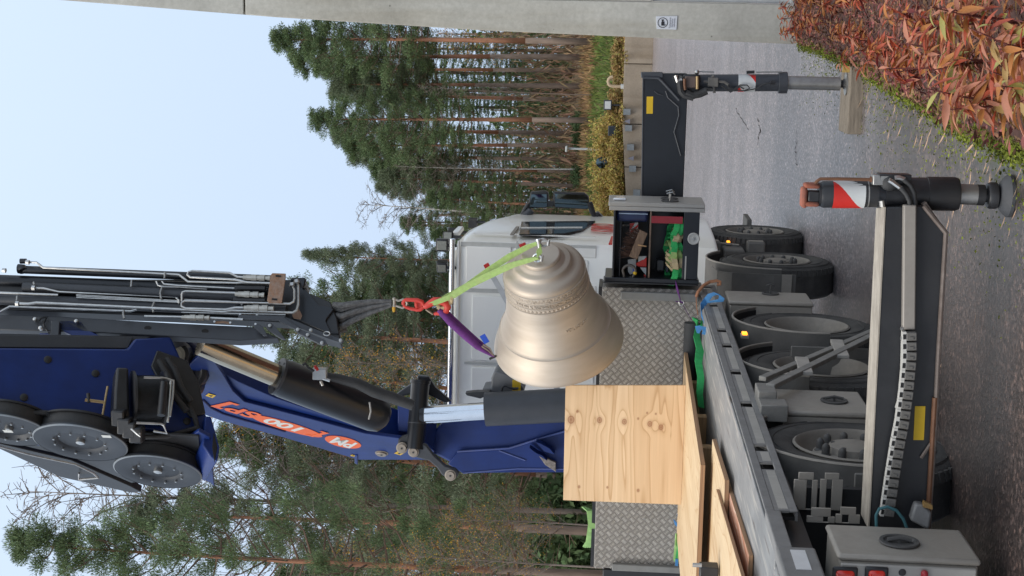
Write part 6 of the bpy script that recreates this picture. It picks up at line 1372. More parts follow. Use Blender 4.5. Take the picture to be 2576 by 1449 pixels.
# lift cylinder in front of the column
yL = 13.35; k_ = yL/FP
rod0, rod1 = PY(1064, 1044, yL), PY(1228, 1034, yL); cy1 = PY(1221, 1030, yL); cy2 = PY(1600, 1010, yL)
lc = ctube(cy1, cy2, 44*k_, M_GREYB, tk, 'lift_cylinder', 36); ctube(rod0, rod1, 23.5*k_, M_CHROME, lc, 'chrome_rod', 30); ctube(PY(1058, 1044, yL), PY(1069, 1044, yL), 27*k_, M_BLACKC, lc, 'rod_collar', 30)
MB().tube([cy1, cy1+(cy2-cy1).normalized()*.004], [42*k_, 42*k_], 36).build('cylinder_face', M_BLACK, lc)
MB().prism([PY(*q, yL+.1) for q in ((1170, 989), (1174, 995), (1208, 1003), (1215, 1000), (1232, 995), (1232, 986), (1200, 986), (1180, 988))], (0, .1, 0)).build('sensor_arm', M_BLACK, lc, bevel=.005)
MB().prism([PY(*q, yL+.2) for q in ((1213, 978), (1236, 976), (1236, 952), (1242, 936), (1250, 933), (1300, 950), (1320, 985), (1213, 990))], (0, .3, 0)).build('control_housing', mat('housing_grey', (.12, .125, .135), .5), tk, bevel=.015)
MB().tube([PY(*q, yL+.12) for q in ((1262, 984), (1263, 975), (1270, 970), (1292, 978), (1304, 977))], .012, 8).build('hand_loop', M_BLACK, lc)
p = PY(1302, 970, yL+.18); MB().box(p.x-.05, p.x+.05, p.y, p.y+.02, p.z-.03, p.z+.05).build('warning_label', M_YEL, lc)
# cross tube and links
ct0, ct1 = PY(1058, 957, 13.45), PY(1044, 1130, 13.25)
xt = ctube(ct0, ct1, 24*k_, M_BLACKC, tk, 'linkage', 32); ctube(ct0, ct0+(ct1-ct0).normalized()*.03, 26.5*k_, M_BLACKC, xt, 'tube_end', 32); ctube(ct1-(ct1-ct0).normalized()*.25, ct1-(ct1-ct0).normalized()*.24, 25*k_, M_GREYB, xt, 'tube_collar', 32)
L1 = [PY(*q, 13.22) for q in ((1030, 1118), (1044, 1108), (1072, 1120), (1092, 1146), (1120, 1172), (1145, 1180), (1155, 1190), (1150, 1202), (1132, 1205), (1112, 1196), (1100, 1178), (1080, 1160), (1050, 1152), (1032, 1146))]
MB().prism(L1, (0, .06, 0)).build('near_link', M_GREYB, xt, bevel=.012)
L2 = [PY(*q, 13.75) for q in ((1050, 945), (1078, 948), (1095, 975), (1135, 1010), (1120, 1014), (1080, 995), (1052, 985))]
MB().prism(L2, (0, .06, 0)).build('far_link', M_BLACKC, xt, bevel=.012)
MB().prism([PY(*q, 13.6) for q in ((1046, 960), (1020, 975), (995, 993), (1000, 1000), (1040, 990))], (0, .05, 0)).build('far_link', M_GREYB, xt, bevel=.01)
MB().prism([PY(*q, 13.24) for q in ((1002, 1106), (1010, 1098), (1048, 1086), (1060, 1110), (1040, 1130), (1010, 1132), (1000, 1122))], (0, .06, 0)).build('near_link', M_BLACK, xt, bevel=.012)
def pin(X, Y, y, r, par, m=None, dirv=(0, -1, 0), nm='pin'):
    c = PY(X, Y, y) if not isinstance(X, Vector) else X; r_ = r
    o = MB().lathe([(r_*1.3, -.03), (r_*1.3, 0), (r_, .002), (r_, .012), (r_*.93, .016), (0, .016)], c, dirv, 26).build(nm, m or mat('pin_steel', (.30, .26, .22), .5, .5, .2, 14), par)
    MB().lathe([(r_*.22, 0), (r_*.22, .004), (0, .004)], c+Vector(dirv)*.0162, dirv, 10).build('grease_nipple', M_BLACK, o); return o
pin(1040, 1137, 13.21, .040, xt); pin(1011, 1127, 13.22, .042, xt); pin(1133, 1196, 13.21, .042, xt); 

# main boom with lettering on its side plate
B0 = .24
def bw(X): return float(np.interp(X, [430, 560, 1000, 1100], [.34, .34, .36, .36]))
mbm = MB(); Pl = [(468, 985), (478, 915), (520, 880), (560, 940), (586, 984), (615, 1011), (685, 1029), (800, 1059), (920, 1091), (985, 1100), (1060, 1110), (1092, 1135), (1092, 1157), (902, 1157), (714, 1101), (554, 1058), (500, 1038), (470, 1010)]
boom = side_plate(Pl, B0, .035, 'main_boom', M_BLUE, tk)
side_plate([(478, 935), (520, 915), (600, 960), (690, 1000), (985, 1100), (1092, 1135), (1092, 1157), (902, 1157), (714, 1101), (554, 1058), (500, 1038)], B0-.036, .30, 'boom_box', M_BLUE, boom)
side_plate([(470, 985), (480, 925), (520, 905), (560, 945), (586, 980), (615, 1007), (800, 1055), (985, 1094), (1060, 1104), (1092, 1130), (1092, 1154), (902, 1154), (714, 1099), (554, 1056), (500, 1036)], B0-.337, .035, 'far_side_plate', M_BLUE, boom)
MB().tube([SP(a, b_, B0+.004) for a, b_ in ((511, 1006), (530, 1025), (560, 1040), (620, 1058), (680, 1074), (718, 1085))], .012, 8).build('weld_line', mat('dark_blue_line', (.006, .012, .09), .5), boom)
MB().prism([PY(1000, 1016, 13.4), PY(1032, 1020, 13.4), PY(1030, 1090, 13.4), PY(1000, 1085, 13.4)], (0, .3, 0)).build('cross_plate', M_BLUE, boom, bevel=.01)
side_plate([(892, 1146), (900, 1146), (900, 1170), (892, 1166)], B0+.01, .06, 'lug', M_BLUE, boom)
# lettering runs up the boom
e0, e1 = SP(865, 1113, B0+.004), SP(560, 1021, B0+.004); xd_ = (e1-e0).normalized(); yd_ = NL.cross(xd_).normalized()
yd_ = -yd_ if False else yd_
def oval(X, Y, hl, hw, m, nm, ang=0):
    c = SP(X, Y, B0+.0025); P = [c+xd_*hl*math.cos(a)+yd_*hw*math.sin(a) for a in [2*math.pi*k/40 for k in range(40)]]; return MB().prism(P, NL*.002).build(nm, m, boom)
oval(863, 1112, .185, .125, M_DECALO, 'orange_oval'); oval(722, 1072, .37, .100, M_DECALO, 'orange_oval')
text_part('PM', 'lettering', M_DECALW, boom, SP(865, 1113, B0+.006), xd_, yd_, .23, .001, wscale=.80, bold=.03)
text_part('100', 'lettering', M_DECALW, boom, SP(722, 1071, B0+.006), xd_, yd_, .185, .001, shear=.2, wscale=1.45, bold=.03)
text_part('[', 'lettering', M_DECALO, boom, SP(803, 1095, B0+.006), xd_, yd_, .20, .001, shear=.3, wscale=1.3, bold=.03)
text_part('SP', 'lettering', M_DECALO, boom, SP(617, 1038, B0+.006), xd_, yd_, .21, .001, shear=.2, wscale=1.45, bold=.03)
text_part(']', 'lettering', M_DECALO, boom, SP(567, 1022, B0+.006), xd_, yd_, .22, .001, shear=.3, wscale=1.45, bold=.04)
def warn(X, Y, off=B0+.004, s_=.035):
    c = SP(X, Y, off); o = MB().prism([c+xd_*s_+yd_*s_, c-xd_*s_+yd_*s_, c-xd_*s_-yd_*s_, c+xd_*s_-yd_*s_], NL*.002).build('warning_label', M_YEL, boom)
    MB().prism([c+NL*.0025+xd_*s_*.6, c+NL*.0025-xd_*s_*.4+yd_*s_*.6, c+NL*.0025-xd_*s_*.4-yd_*s_*.6], NL*.001).build('warning_triangle', M_INK, o)
warn(530, 995); warn(1004, 1140); warn(888, 1146, s_=.02)
pin(SP(960, 1141, B0+.004), None, None, .050, boom, dirv=NL)
# boom cylinder with its oiled rod
g0, g1, g2 = PP(500, 862, C0*0+J0+H*(-1.2), H), None, None
def bp(X, Y, t): # points along the big cylinder: depth falls towards the jib
    return PY(X, Y, 11.80+.75*t)
a0, a1, a2 = bp(505, 866, 0.0), bp(703, 948, .45), bp(960, 1046, 1.0)
bc = MB().tube([a1, a1+(a2-a1)*.05, a1+(a2-a1)*.92, a2, a2+(a2-a1).normalized()*.05], [.160, .168, .168, .150, .09], 40).build('boom_cylinder', M_BLACKC, tk)
MB().tube([a1-(a2-a1).normalized()*.025, a1], [.165, .165], 40).build('gland_ring', M_GREYB, bc); ctube(a0, a1, .098, M_BROD, bc, 'oiled_rod', 36)
ca = (a2-a1).normalized()
for k in range(6):
    u = ca.orthogonal().normalized(); w_ = ca.cross(u); a = k*math.pi/3; c = a1-ca*.026+(u*math.cos(a)+w_*math.sin(a))*.135; MB().lathe([(.010, 0), (.010, .004), (0, .004)], c, -ca, 8).build('gland_bolt', M_BLACK, bc)
MB().tube([PY(*q, 11.85) for q in ((762, 918), (768, 914), (775, 924), (790, 934))], .011, 8).build('thin_hose', M_RUBBER, bc)
MB().tube([PY(*q, 12.2) for q in ((812, 944), (850, 952), (900, 965), (940, 985), (985, 1000), (1040, 1020))], [.03, .04, .045, .05, .05, .045], 12).build('sleeved_hose', M_RUBBER, bc)
MB().obox(PY(805, 940, 12.0), Vector((.05, 0, 0)), Vector((0, .03, 0)), Vector((0, 0, .06))).build('valve', M_STEEL, bc, bevel=.006)
for q in ((795, 928), (799, 932)): MB().lathe([(.012, 0), (.012, .03), (0, .03)], PY(*q, 11.95), (1, 0, .3), 10).build('red_cap', M_RED, bc)
for q, q2 in (((812, 952), (830, 958)), ((806, 958), (812, 970))): MB().tube([PY(*q, 11.98), PY(*q2, 11.98)], .013, 8).build('fitting', M_PIPE, bc)
MB().tube([PY(*q, 12.1) for q in ((930, 1012), (933, 1035), (928, 1055))], .008, 6).build('cable_tie', M_STEEL, bc)

# head joint at the top of the boom
yj = 12.15
hj = MB().tube([PY(432, 838, yj), PY(448, 880, yj-.05)], [.085, .085], 28).build('head_joint', M_GREYB, tk); 
MB().lathe([(.12, -.12), (.12, 0), (.10, .01), (.088, .012), (.085, .03), (.05, .03), (.05, .02), (0, .02)], PY(441, 893, yj-.08), (0.2, -1, 0), 32).build('joint_boss', M_BLACK, hj)
MB().lathe([(.088, .0), (.088, .012), (.058, .014), (.055, .006)], PY(441, 893, yj-.115), (0.2, -1, 0), 32).build('bearing_ring', mat('greasy_ring', (.30, .28, .22), .4, .7), hj)
for c, r_ in (((420, 905), .13), ((482, 935), .15), ((478, 968), .12), ((455, 945), .13)): MB().lathe([(r_, -.06), (r_, .05), (r_*.7, .06), (r_*.6, .03), (0, .03)], PY(*c, yj+.12), (.2, -1, 0), 24).build('hose_roller', M_BLACK, hj, bevel=.006)
MB().prism([PY(*q, yj+.1) for q in ((385, 870), (470, 850), (520, 900), (500, 985), (430, 950), (380, 900))], (0, .35, 0)).build('head_plate', mat('dark_navy', (.008, .012, .05), .5), hj, bevel=.02)
# outer boom (raised, pointing up) : broad face towards the camera
ob_off = .55; OL = (FPT(250, 1062, 0.0)-J0).dot(NL)
print('OL', OL)
out = tilt_plate([(-160, 872), (320, 876), (340, 850), (430, 846), (455, 900), (470, 960), (520, 1045), (513, 1085), (460, 1092), (330, 1078), (0, 1040), (-160, 1030)], 0.0, .62, 'outer_boom', M_BLUE, tk, bevel=.02)
tilt_plate([(-160, 835), (380, 846), (330, 878), (-160, 872)], -.06, .4, 'boom_edge_strip', M_GREYB, out)
tilt_plate([(-160, 872), (322, 876), (335, 848), (-160, 838)], -.03, .3, 'boom_upper_face', M_GREYB, out)
side_plate([(-160, 1050), (0, 1055), (250, 1085), (500, 1098), (508, 1195), (330, 1215), (180, 1150), (0, 1108), (-160, 1082)], OL+.030, .02, 'reel_carrier', M_BLACK, out)
for q in ([(300, 1075), (350, 1100), (420, 1098), (500, 1075)], [(120, 1045), (220, 1058), (300, 1070), (330, 1095)], [(-20, 1030), (60, 1036), (140, 1040), (240, 1050)], [(440, 985), (470, 1010), (490, 1050), (500, 1090)]): ttube(q, .06, .020, M_RUBBER, out, 'hose', 10)
for q in ([(420, 900), (440, 930), (455, 975), (480, 1010)], [(400, 905), (425, 950), (435, 990), (470, 1035)]): ttube(q, .10, .026, M_RUBBER, out, 'hose', 10)
for X, Y in ((240, 940), (120, 905), (470, 1060), (60, 1000)): MB().lathe([(.03, -.01), (.03, .008), (.02, .012), (0, .012)], FPT(X, Y, .0), HD, 14).build('cover_plug', M_BLACK, out)
tilt_plate([(395, 880), (470, 905), (500, 960), (518, 1040), (480, 1050), (440, 1000), (400, 960), (380, 920)], .02, .03, 'joint_cover', M_BLACK, out, bevel=.01)
# flared foot plate
fpz = [(516, 1046), (531, 1047), (553, 1125), (548, 1160), (530, 1150), (510, 1120)]
side_plate([(500, 1085), (528, 1100), (539, 1226), (530, 1215), (505, 1205), (420, 1215), (400, 1150)], OL+.012, .03, 'lower_side_plate', M_BLUE, out)
tilt_plate(fpz, .12, .5, 'foot_plate', M_BLUE, out, bevel=.01)
tilt_plate([(538, 1085), (547, 1125), (540, 1165), (534, 1125)], .125, .01, 'foot_recess', M_INNER, out)
# triangular blue arm with its pivot pin
ta = front_plate([(150, 806), (168, 806), (205, 808), (222, 830), (262, 850), (292, 868), (275, 880), (262, 886), (246, 882), (206, 864), (178, 842), (150, 828)], .06, .05, 'pivot_arm', M_BLUE, out, bevel=.006)
pin(FPN(249, 878, .065), None, None, .034, ta, dirv=H)
front_plate([(70, 808), (150, 802), (150, 840), (100, 838), (70, 830)], .02, .10, 'arm_base', M_BLUE, out, bevel=.012)
front_plate([(-20, 798), (110, 806), (115, 825), (60, 824), (-20, 830)], .0, .3, 'blue_cross_member', M_BLUE, out, bevel=.012)
front_plate([(300, 832), (388, 836), (388, 852), (370, 860), (330, 856), (300, 852)], .0, .1, 'blue_block', M_BLUE, out, bevel=.01)
for q in ((90, 806), (194, 811), (104, 828)): MB().lathe([(.016, 0), (.016, .03), (.010, .034), (0, .034)], FPN(*q, .08), H, 8).build('hex_bolt', M_PIPE, ta)
front_plate([(128, 805), (150, 808), (147, 856), (138, 860), (122, 856), (128, 830)], .10, .06, 'grey_sensor', M_GREYB, ta, bevel=.006)
for k in range(7): ftube([(121, 833+k*3.4), (129, 833+k*3.4)], .08, .004, M_BLACK, ta, 'cable_rib', 5)
ftube([(96, 808), (104, 800), (118, 798), (110, 812), (112, 824), (120, 832)], .09, .008, M_BLACK, ta, 'cable')
# winch
wf_ = .06
W0, W1 = FPT(338, 1003, wf_+.10), FPT(405, 1003, wf_+.10)
wn = MB().tube([W0, W1], [.175, .175], 36).build('winch', M_BLACK, tk)
mb = MB(); ax_ = (W1-W0).normalized(); 
for k in range(26): mb.tube([W0+(W1-W0)*((k+.2)/26), W0+(W1-W0)*((k+.5)/26), W0+(W1-W0)*((k+.8)/26)], [.172, .181, .172], 30, False)
mb.build('steel_rope', mat('greased_rope', (.03, .031, .034), .45, .5, .2, 20), wn)
for P_ in (W0-ax_*.015, W1+ax_*.015): MB().tube([P_-ax_*.01, P_+ax_*.01], [.215, .215], 32).build('drum_flange', M_BLACK, wn)
tilt_plate([(293, 922), (324, 924), (326, 1045), (303, 1058), (285, 1050), (288, 980)], wf_+.22, .2, 'winch_motor', M_BLACK, wn, bevel=.02)
for q in ([(362, 950), (410, 951), (424, 954), (437, 958), (434, 1000), (427, 1048)], [(343, 1064), (404, 1066), (412, 1070), (419, 1090), (386, 1084)], [(430, 956), (422, 1062)]): ttube(q, wf_+.33, .009, M_PIPE, wn, 'guard_bar')
ttube([(413, 962), (405, 1045)], wf_+.34, .030, M_BLACK, wn, 'pressure_roller', 14)
ttube([(214, 1006), (262, 1012)], wf_+.2, .012, mat('brass_rod', (.40, .30, .16), .4, .7), wn, 'switch_rod'); ttube([(222, 990), (223, 1012)], wf_+.2, .014, M_BLACK, wn, 'switch_head')
ttube([(271, 972), (258, 1045)], wf_+.15, .009, MATS['brass_rod'], wn, 'guide_rod')
for q in ((300, 1050), (328, 1080), (345, 1092), (315, 1070)): MB().obox(FPT(*q, wf_+.2), Vector((.06, 0, 0)), Vector((0, .05, 0)), Vector((0, 0, .05))).build('hydraulic_block', M_BLACK, wn, bevel=.012)
ttube([(330, 1078), (345, 1092), (352, 1098), (352, 1090)], wf_+.28, .008, M_PIPE, wn, 'fitting')
# hose reels on the left side
def reel(X, Y, off, r, lb, label=True):
    c = SP(X, Y, off); 
    o = MB().lathe([(r, -.02), (r*1.0, 0), (r*.985, .006), (r*.6, .010), (r*.5, -.012), (r*.42, -.04), (r*.36, -.045), (r*.16, -.045), (r*.15, -.02), (0, -.018)], c, NL, 56).build('hose_reel', mat('reel_paint', (.016, .020, .028), .5, 0, .08, 5, .03, 30, dust=.05, dustcol=(.12, .13, .14)), tk)
    MB().lathe([(r*.93, -.11), (r*.93, -.021), (r*.9, -.02)], c, NL, 48, cap=False).build('wound_hose', M_RUBBER, o)
    MB().lathe([(r, -.125), (r, -.112)], c, NL, 48).build('reel_back', M_BLACK, o)
    MB().lathe([(r+.003, -.004), (r+.003, .002), (r-.008, .008)], c, NL, 56, cap=False).build('reel_rim', mat('rim_wear', (.20, .22, .24), .4, .5), o)
    MB().lathe([(.034, -.02), (.034, .004), (.020, .010), (0, .010)], c, NL, 16).build('reel_hub', M_PIPE, o)
    u = NL.orthogonal().normalized(); w_ = NL.cross(u)
    for k in range(12):
        a = k*math.pi/6+.2; MB().lathe([(.009, 0), (.009, .012), (0, .012)], c+(u*math.cos(a)+w_*math.sin(a))*r*.56+NL*.008, NL, 6).build('reel_bolt', M_PIPE, o)
    for k in range(6):
        a = k*math.pi/3+.5; MB().lathe([(.007, 0), (.007, .012), (0, .012)], c+(u*math.cos(a)+w_*math.sin(a))*r*.27-NL*.042, NL, 6).build('reel_bolt', M_PIPE, o)
    if lb:
        cc = SP(lb[0], lb[1], off+.010); MB().obox(cc, Vector((0, 0, .035)), H*.022, NL*.0012).build('type_plate', M_DECALW, o)
    return o
reel(22, 1082, OL+.14, .30, (20, 1085)); reel(202, 1114, OL+.15, .355, (268, 1098)); reel(397, 1187, OL+.16, .345, None)
side_plate([(-160, 1088), (0, 1116), (180, 1158), (330, 1224), (355, 1238), (330, 1240), (150, 1200), (0, 1130), (-160, 1102)], OL+.02, .06, 'reel_bracket', M_BLACK, out)
MB().tube([SP(*q, OL+.05) for q in ((-20, 1118), (80, 1145), (190, 1168), (235, 1190), (247, 1202), (198, 1206), (199, 1190))], .009, 8).build('grab_rail', M_PIPE, out)

# jib hanging beside the outer boom
MB.K = 1.11
JZ = .16
jib = front_plate([(-160, 772), (150, 784), (430, 795), (640, 806), (740, 812), (800, 842), (858, 864), (848, 800), (832, 760), (800, 745), (772, 735), (768, 705), (740, 703), (-160, 700)], 0.0, .12, 'jib', M_BLACK, tk, bevel=.01)
front_plate([(-160, 786), (150, 796), (430, 812), (640, 822), (700, 850), (600, 856), (470, 848), (200, 834), (-160, 826)], .06, .10, 'jib_box_face', M_GREYB, jib, bevel=.008)
for X, Y in ((372, 819), (516, 827)): 
    c = FPN(X, Y+6, .0615); P = [c+Vector((.018*math.cos(a)*.89+0, .018*math.cos(a)*.455, .03*math.sin(a))) for a in [2*math.pi*k/16 for k in range(16)]]; MB().prism(P, H*.001).build('hole', M_INNER, jib)
def jt(y_a, y_b, Xa, Xb, r, m, nm, off=.10):
    return ftube([(Xa, y_a), (Xb, y_b)], off, r, m, jib, nm, 20)
jt(678, 703, 50, 700, .030, M_BLACKC, 'hydraulic_tube', .06); jt(700, 732, -160, 690, .045, M_BLACKC, 'hydraulic_tube', .0); jt(722, 748, 60, 640, .040, M_GREYB, 'hydraulic_tube', .06); jt(752, 784, -20, 720, .043, M_GREYB, 'hydraulic_tube', .05)
ftube([(46, 676), (56, 676), (58, 682)], .08, .036, M_BLACKC, jib, 'tube_head', 16); ftube([(51, 657), (66, 657)], .08, .020, M_BLACKC, jib, 'banjo', 12)
za = lambda x, y: (x/3.623/1.5652, (1000+y/3.623)/1.5652)
zb2 = lambda x, y: ((600+x/3.22)/1.5652, (1000+y/3.22)/1.5652)
pr_ = .0085
pipes = [([za(400,115), za(520,120), za(560,150), za(620,195), za(2536,295), zb2(340,265), zb2(450,350), zb2(1500,378)], .12, .0085),
 ([za(480,485), za(620,490), za(840,540), za(2536,625), zb2(300,560), zb2(335,585), zb2(340,625)], .12, .0085), ([za(-300,540), za(830,585)], .13, .0085),
 ([za(250,705), za(400,712), za(520,695), za(2536,790), zb2(900,735), zb2(1000,715), zb2(1780,745), zb2(1830,715), zb2(1850,640), zb2(1850,400), zb2(1822,345)], .13, .010),
 ([za(-60,860), za(0,830), za(140,750), za(1860,815), za(1950,790)], .12, .0085),
 ([zb2(1150,295), zb2(1080,290), zb2(980,240), zb2(510,215), zb2(455,230), zb2(445,265), zb2(480,295), zb2(1050,325), zb2(1200,358), zb2(1490,368)], .14, .0085),
 ([zb2(1050,495), zb2(420,473), zb2(385,485), zb2(375,515), zb2(375,605)], .14, .0085),
 ([zb2(1150,680), zb2(1050,680), zb2(930,705), zb2(420,690), zb2(370,665), zb2(370,625), zb2(410,595), zb2(1740,632), zb2(1790,605), zb2(1802,560), zb2(1800,460), zb2(1768,385)], .145, .0085),
 ([zb2(-100,790), zb2(370,800)], .14, .0085), ([zb2(730,812), zb2(1150,830)], .14, .009),
 ([za(2230,390), za(2255,450), za(2340,472), za(2536,480), zb2(60,400), zb2(690,450)], .12, .006), ([za(2310,390), za(2340,430), za(2536,450), zb2(1040,435)], .12, .007),
 ([za(1090,582), za(2536,665), zb2(320,620)], .115, .004), ([za(1090,600), za(2536,678)], .115, .004), ([za(1090,622), za(2536,690), zb2(340,635)], .115, .004), ([zb2(370,740), zb2(1690,768)], .12, .005), ([zb2(400,575), zb2(1000,600)], .12, .004)]
for pts, off, r_ in pipes: ftube(pts, off, r_, M_PIPE, jib, 'hydraulic_pipe', 8)
def valve(x0, x1, y, yb, off=.15, s_=1):
    a, b_ = FPN(*zb2(x0, y), off), FPN(*zb2(x1, yb), off); d = b_-a; n_ = 9; R_ = [.016, .020, .020, .024, .024, .019, .023, .023, .015, .018]; P = []; RR = []
    for i in range(len(R_)): P += [a+d*(i/len(R_)+.002), a+d*((i+1)/len(R_)-.002)]; RR += [R_[i]*s_]*2
    return MB().tube(P, RR, 8).build('check_valve', mat('valve_zinc', (.50, .49, .45), .38, .75, .2, 20, dust=.2, dustcol=(.3, .28, .25)), jib)
valve(1150, 1495, 298, 308); valve(1050, 1420, 508, 522); valve(1160, 1540, 682, 690); valve(372, 725, 806, 812, s_=.95)
rp_ = front_plate([zb2(1520, 240), zb2(1690, 246), zb2(1690, 300), zb2(1640, 622), zb2(1470, 618), zb2(1455, 590), zb2(1500, 262)], .19, .012, 'rusty_plate', M_RUST, jib, bevel=.004)
for x, y in ((1597, 280), (1548, 575)):
    P = [FPN(*zb2(x-34, y-14), .192), FPN(*zb2(x+34, y-8), .192), FPN(*zb2(x+34, y+14), .192), FPN(*zb2(x-34, y+10), .192)]; MB().prism(P, H*.001).build('slot', M_INNER, rp_)
for x0, y0_, x1, y1_ in ((1050, 425, 1430, 430), (1030, 575, 1430, 580)): ftube([zb2(x0, y0_+10), zb2(x1, y1_+10)], .13, .020, M_BLACK, jib, 'clamp_rail', 8)
for x, y in ((1070, 450), (1275, 460), (1045, 585), (1250, 590), (1115, 772), (1325, 785), (790, 865), (990, 878), (1310, 895), (1135, 645)): MB().lathe([(.010, 0), (.010, .012), (0, .012)], FPN(*zb2(x, y), .12), H, 6).build('bolt', M_PIPE, jib)
for a, b_ in (((1115, 780), (1330, 790)), ((790, 870), (1000, 882))): ftube([zb2(*a), zb2((a[0]+b_[0])/2, (a[1]+b_[1])/2-14), zb2(*b_)], .10, .010, M_RUST, jib, 'rusty_clamp', 6)
for pts in (((2355, 262), (2345, 350)), ((1880, 370), (1870, 470)), ((2310, 480), (2285, 560), (2300, 640)), ((2200, 690), (2170, 760), (2190, 830)), ((1765, 800), (1755, 850), (1775, 920)), ((480, 400), (490, 440)), ((245, 600), (240, 670))): ftube([za(*q) for q in pts], .13, .008, M_STEEL, jib, 'pipe_clip', 6)
for x, y in ((395, 118), (480, 485), (248, 708), (60, 235)): ftube([za(x-22, y-2), za(x+22, y+2)], .13, .019, M_PIPE, jib, 'union_nut', 6)
for x, y, x2, y2 in ((1765, 375, 1772, 410), (1822, 335, 1832, 370)): ftube([zb2(x, y), zb2(x2, y2)], .15, .020, M_PIPE, jib, 'union_nut', 6)
front_plate([zb2(1745, 300), zb2(1930, 292), zb2(1945, 320), zb2(1930, 400), zb2(1900, 430), zb2(1860, 330), zb2(1750, 340)], .05, .2, 'tip_bracket', M_BLACKC, jib, bevel=.01)
front_plate([zb2(1860, 420), zb2(1925, 420), zb2(2110, 645), zb2(2240, 655), zb2(2300, 700), zb2(2210, 820), zb2(2200, 850), zb2(2260, 980), zb2(2370, 1005), zb2(2220, 1000), zb2(1760, 800), zb2(1860, 700)], .02, .25, 'tip_shroud', M_BLACKC, jib, bevel=.006)
for pts, o_ in (([(1085, 775), (1120, 765), (1650, 790), (1760, 870), (1860, 930), (1850, 970), (1620, 860), (1600, 835), (1130, 830), (1090, 800)], .14), ([(1620, 800), (1700, 800), (2060, 950), (2400, 1080), (2430, 1100), (2400, 1120), (2330, 1110), (1900, 950), (1640, 850)], .12),
                ([(1800, 960), (1870, 950), (2190, 1090), (2210, 1130), (2170, 1150), (2120, 1140), (1860, 1010)], .16), ([(1430, 880), (1500, 870), (1560, 920), (1690, 1080), (1640, 1075), (1450, 950)], .16), ([(1280, 890), (1340, 880), (1400, 920), (1455, 1025), (1410, 1030), (1290, 940)], .13)):
    front_plate([zb2(*q) for q in pts], o_, .025, 'tip_lever', M_GREYB, jib, bevel=.003)
for x, y in ((1490, 912), (2150, 1130), (2388, 1098), (1845, 962), (2010, 970), (1970, 1028)): MB().lathe([(.014, 0), (.014, .01), (.006, .012), (0, .012)], FPN(*zb2(x, y), .165), H, 12).build('pin', M_STEEL, jib)
MB().lathe([(.0, 0), (.03, 0)], FPN(*zb2(1850, 790), .025), H, 14)
front_plate([zb2(1770, 770), zb2(1860, 700), zb2(1900, 780), zb2(1880, 830), zb2(1790, 815)], .023, .004, 'rust_patch', M_RUST, jib)
P = [FPN(*zb2(2210+40*math.cos(a), 1010+26*math.sin(a)), .16) for a in [2*math.pi*k/12 for k in range(13)]]; MB().tube(P, .004, 5, False).build('split_ring', M_PIPE, jib)

# ------------------------------------------------------------------ hook, slings and bell
YH = 11.566
h = lambda x, y, yy=YH: PY((1480+x/8.587)/1.5652, (1120+y/8.587)/1.5652, yy)
zs = lambda x, y: ((600+x/3.22)/1.5652, (1000+y/3.22)/1.5652)
gs = empty('grey_lifting_sling', h(600, 600), 'folded grey round sling hanging from the jib tip', 'sling')
rg = random.Random(8)
for k in range(7):
    ya = 768+k*9; yb = 757+k*1.9; dy = -.05+.035*(k % 3)
    P = [PY(838+2.5*k, ya-3, YH+.02+dy), PY(858, ya+1, YH+dy), PY(890, ya+(yb-ya)*.30-1, YH+dy*.8), PY(935, ya+(yb-ya)*.62-3, YH+dy*.5), PY(985, yb, YH+dy*.2)]
    MB().tube(P, [.018, .024, .022, .017, .011], 8).build('sling_strand', M_GREYWEB, gs)
MB().tube([PY(838, 768, YH+.05), PY(832, 800, YH), PY(846, 832, YH+.05), PY(872, 828, YH+.05)], [.03, .04, .035, .02], 12).build('sling_turn', M_GREYWEB, gs)
s1 = empty('bow_shackle', h(650, 640), 'worn steel bow shackle with a yellow pin head between grey sling and red hook', 'shackle')
MB().tube([h(620, 520), h(700, 520), h(760, 560), h(930, 500), h(1010, 560), h(1060, 640), h(1020, 720), h(900, 800), h(740, 740), h(620, 700)], .0085, 10).build('bow', mat('worn_shackle', (.40, .37, .32), .5, .6, .2, 20), s1)
MB().tube([h(620, 490), h(620, 730)], .012, 10).build('pin', MATS['worn_shackle'], s1); MB().tube([h(605, 750), h(605, 850), h(610, 930)], [.013, .013, .008], 10).build('pin_head', mat('ochre_paint', (.6, .33, .02), .5), s1)
for q in ((620, 500), (620, 715)): MB().sphere(h(*q), .017, 12).build('ear', MATS['worn_shackle'], s1)
rh = empty('red_swivel_hook', h(1500, 700), 'red painted swivel hook carrying the green and purple slings', 'hook')
MB().tube([h(940, 680), h(925, 620), h(960, 545), h(1040, 515), h(1400, 530), h(1560, 590), h(1620, 700)], [.014, .014, .014, .014, .016, .016, .014], 12).build('swivel_eye_side', M_REDHOOK, rh)
MB().tube([h(940, 690), h(1010, 760), h(1130, 810), h(1380, 860), h(1500, 850), h(1600, 770)], [.014, .012, .012, .013, .015, .014], 12).build('swivel_eye_side', M_REDHOOK, rh)
MB().prism([h(1310, 560), h(1520, 540), h(1620, 640), h(1620, 790), h(1520, 870), h(1400, 860), h(1340, 800), h(1300, 740), h(1300, 610)], (0, .05, 0)).build('swivel_body', M_REDHOOK, rh, bevel=.008)
MB().prism([h(1335, 640, YH-.01), h(1395, 650, YH-.01), h(1400, 810, YH-.01), h(1340, 790, YH-.01)], (0, -.01, 0)).build('swivel_nut', M_REDHOOK, rh, bevel=.002)
hc = [h(1600, 730), h(1670, 740), h(1780, 680), h(1980, 560), h(2200, 560), h(2370, 640), h(2430, 780), h(2380, 900), h(2250, 960), h(2080, 980), h(1960, 1000)]
MB().tube(hc, [.015, .022, .024, .030, .030, .028, .026, .024, .020, .015, .010], 14).build('hook_body', M_REDHOOK, rh)
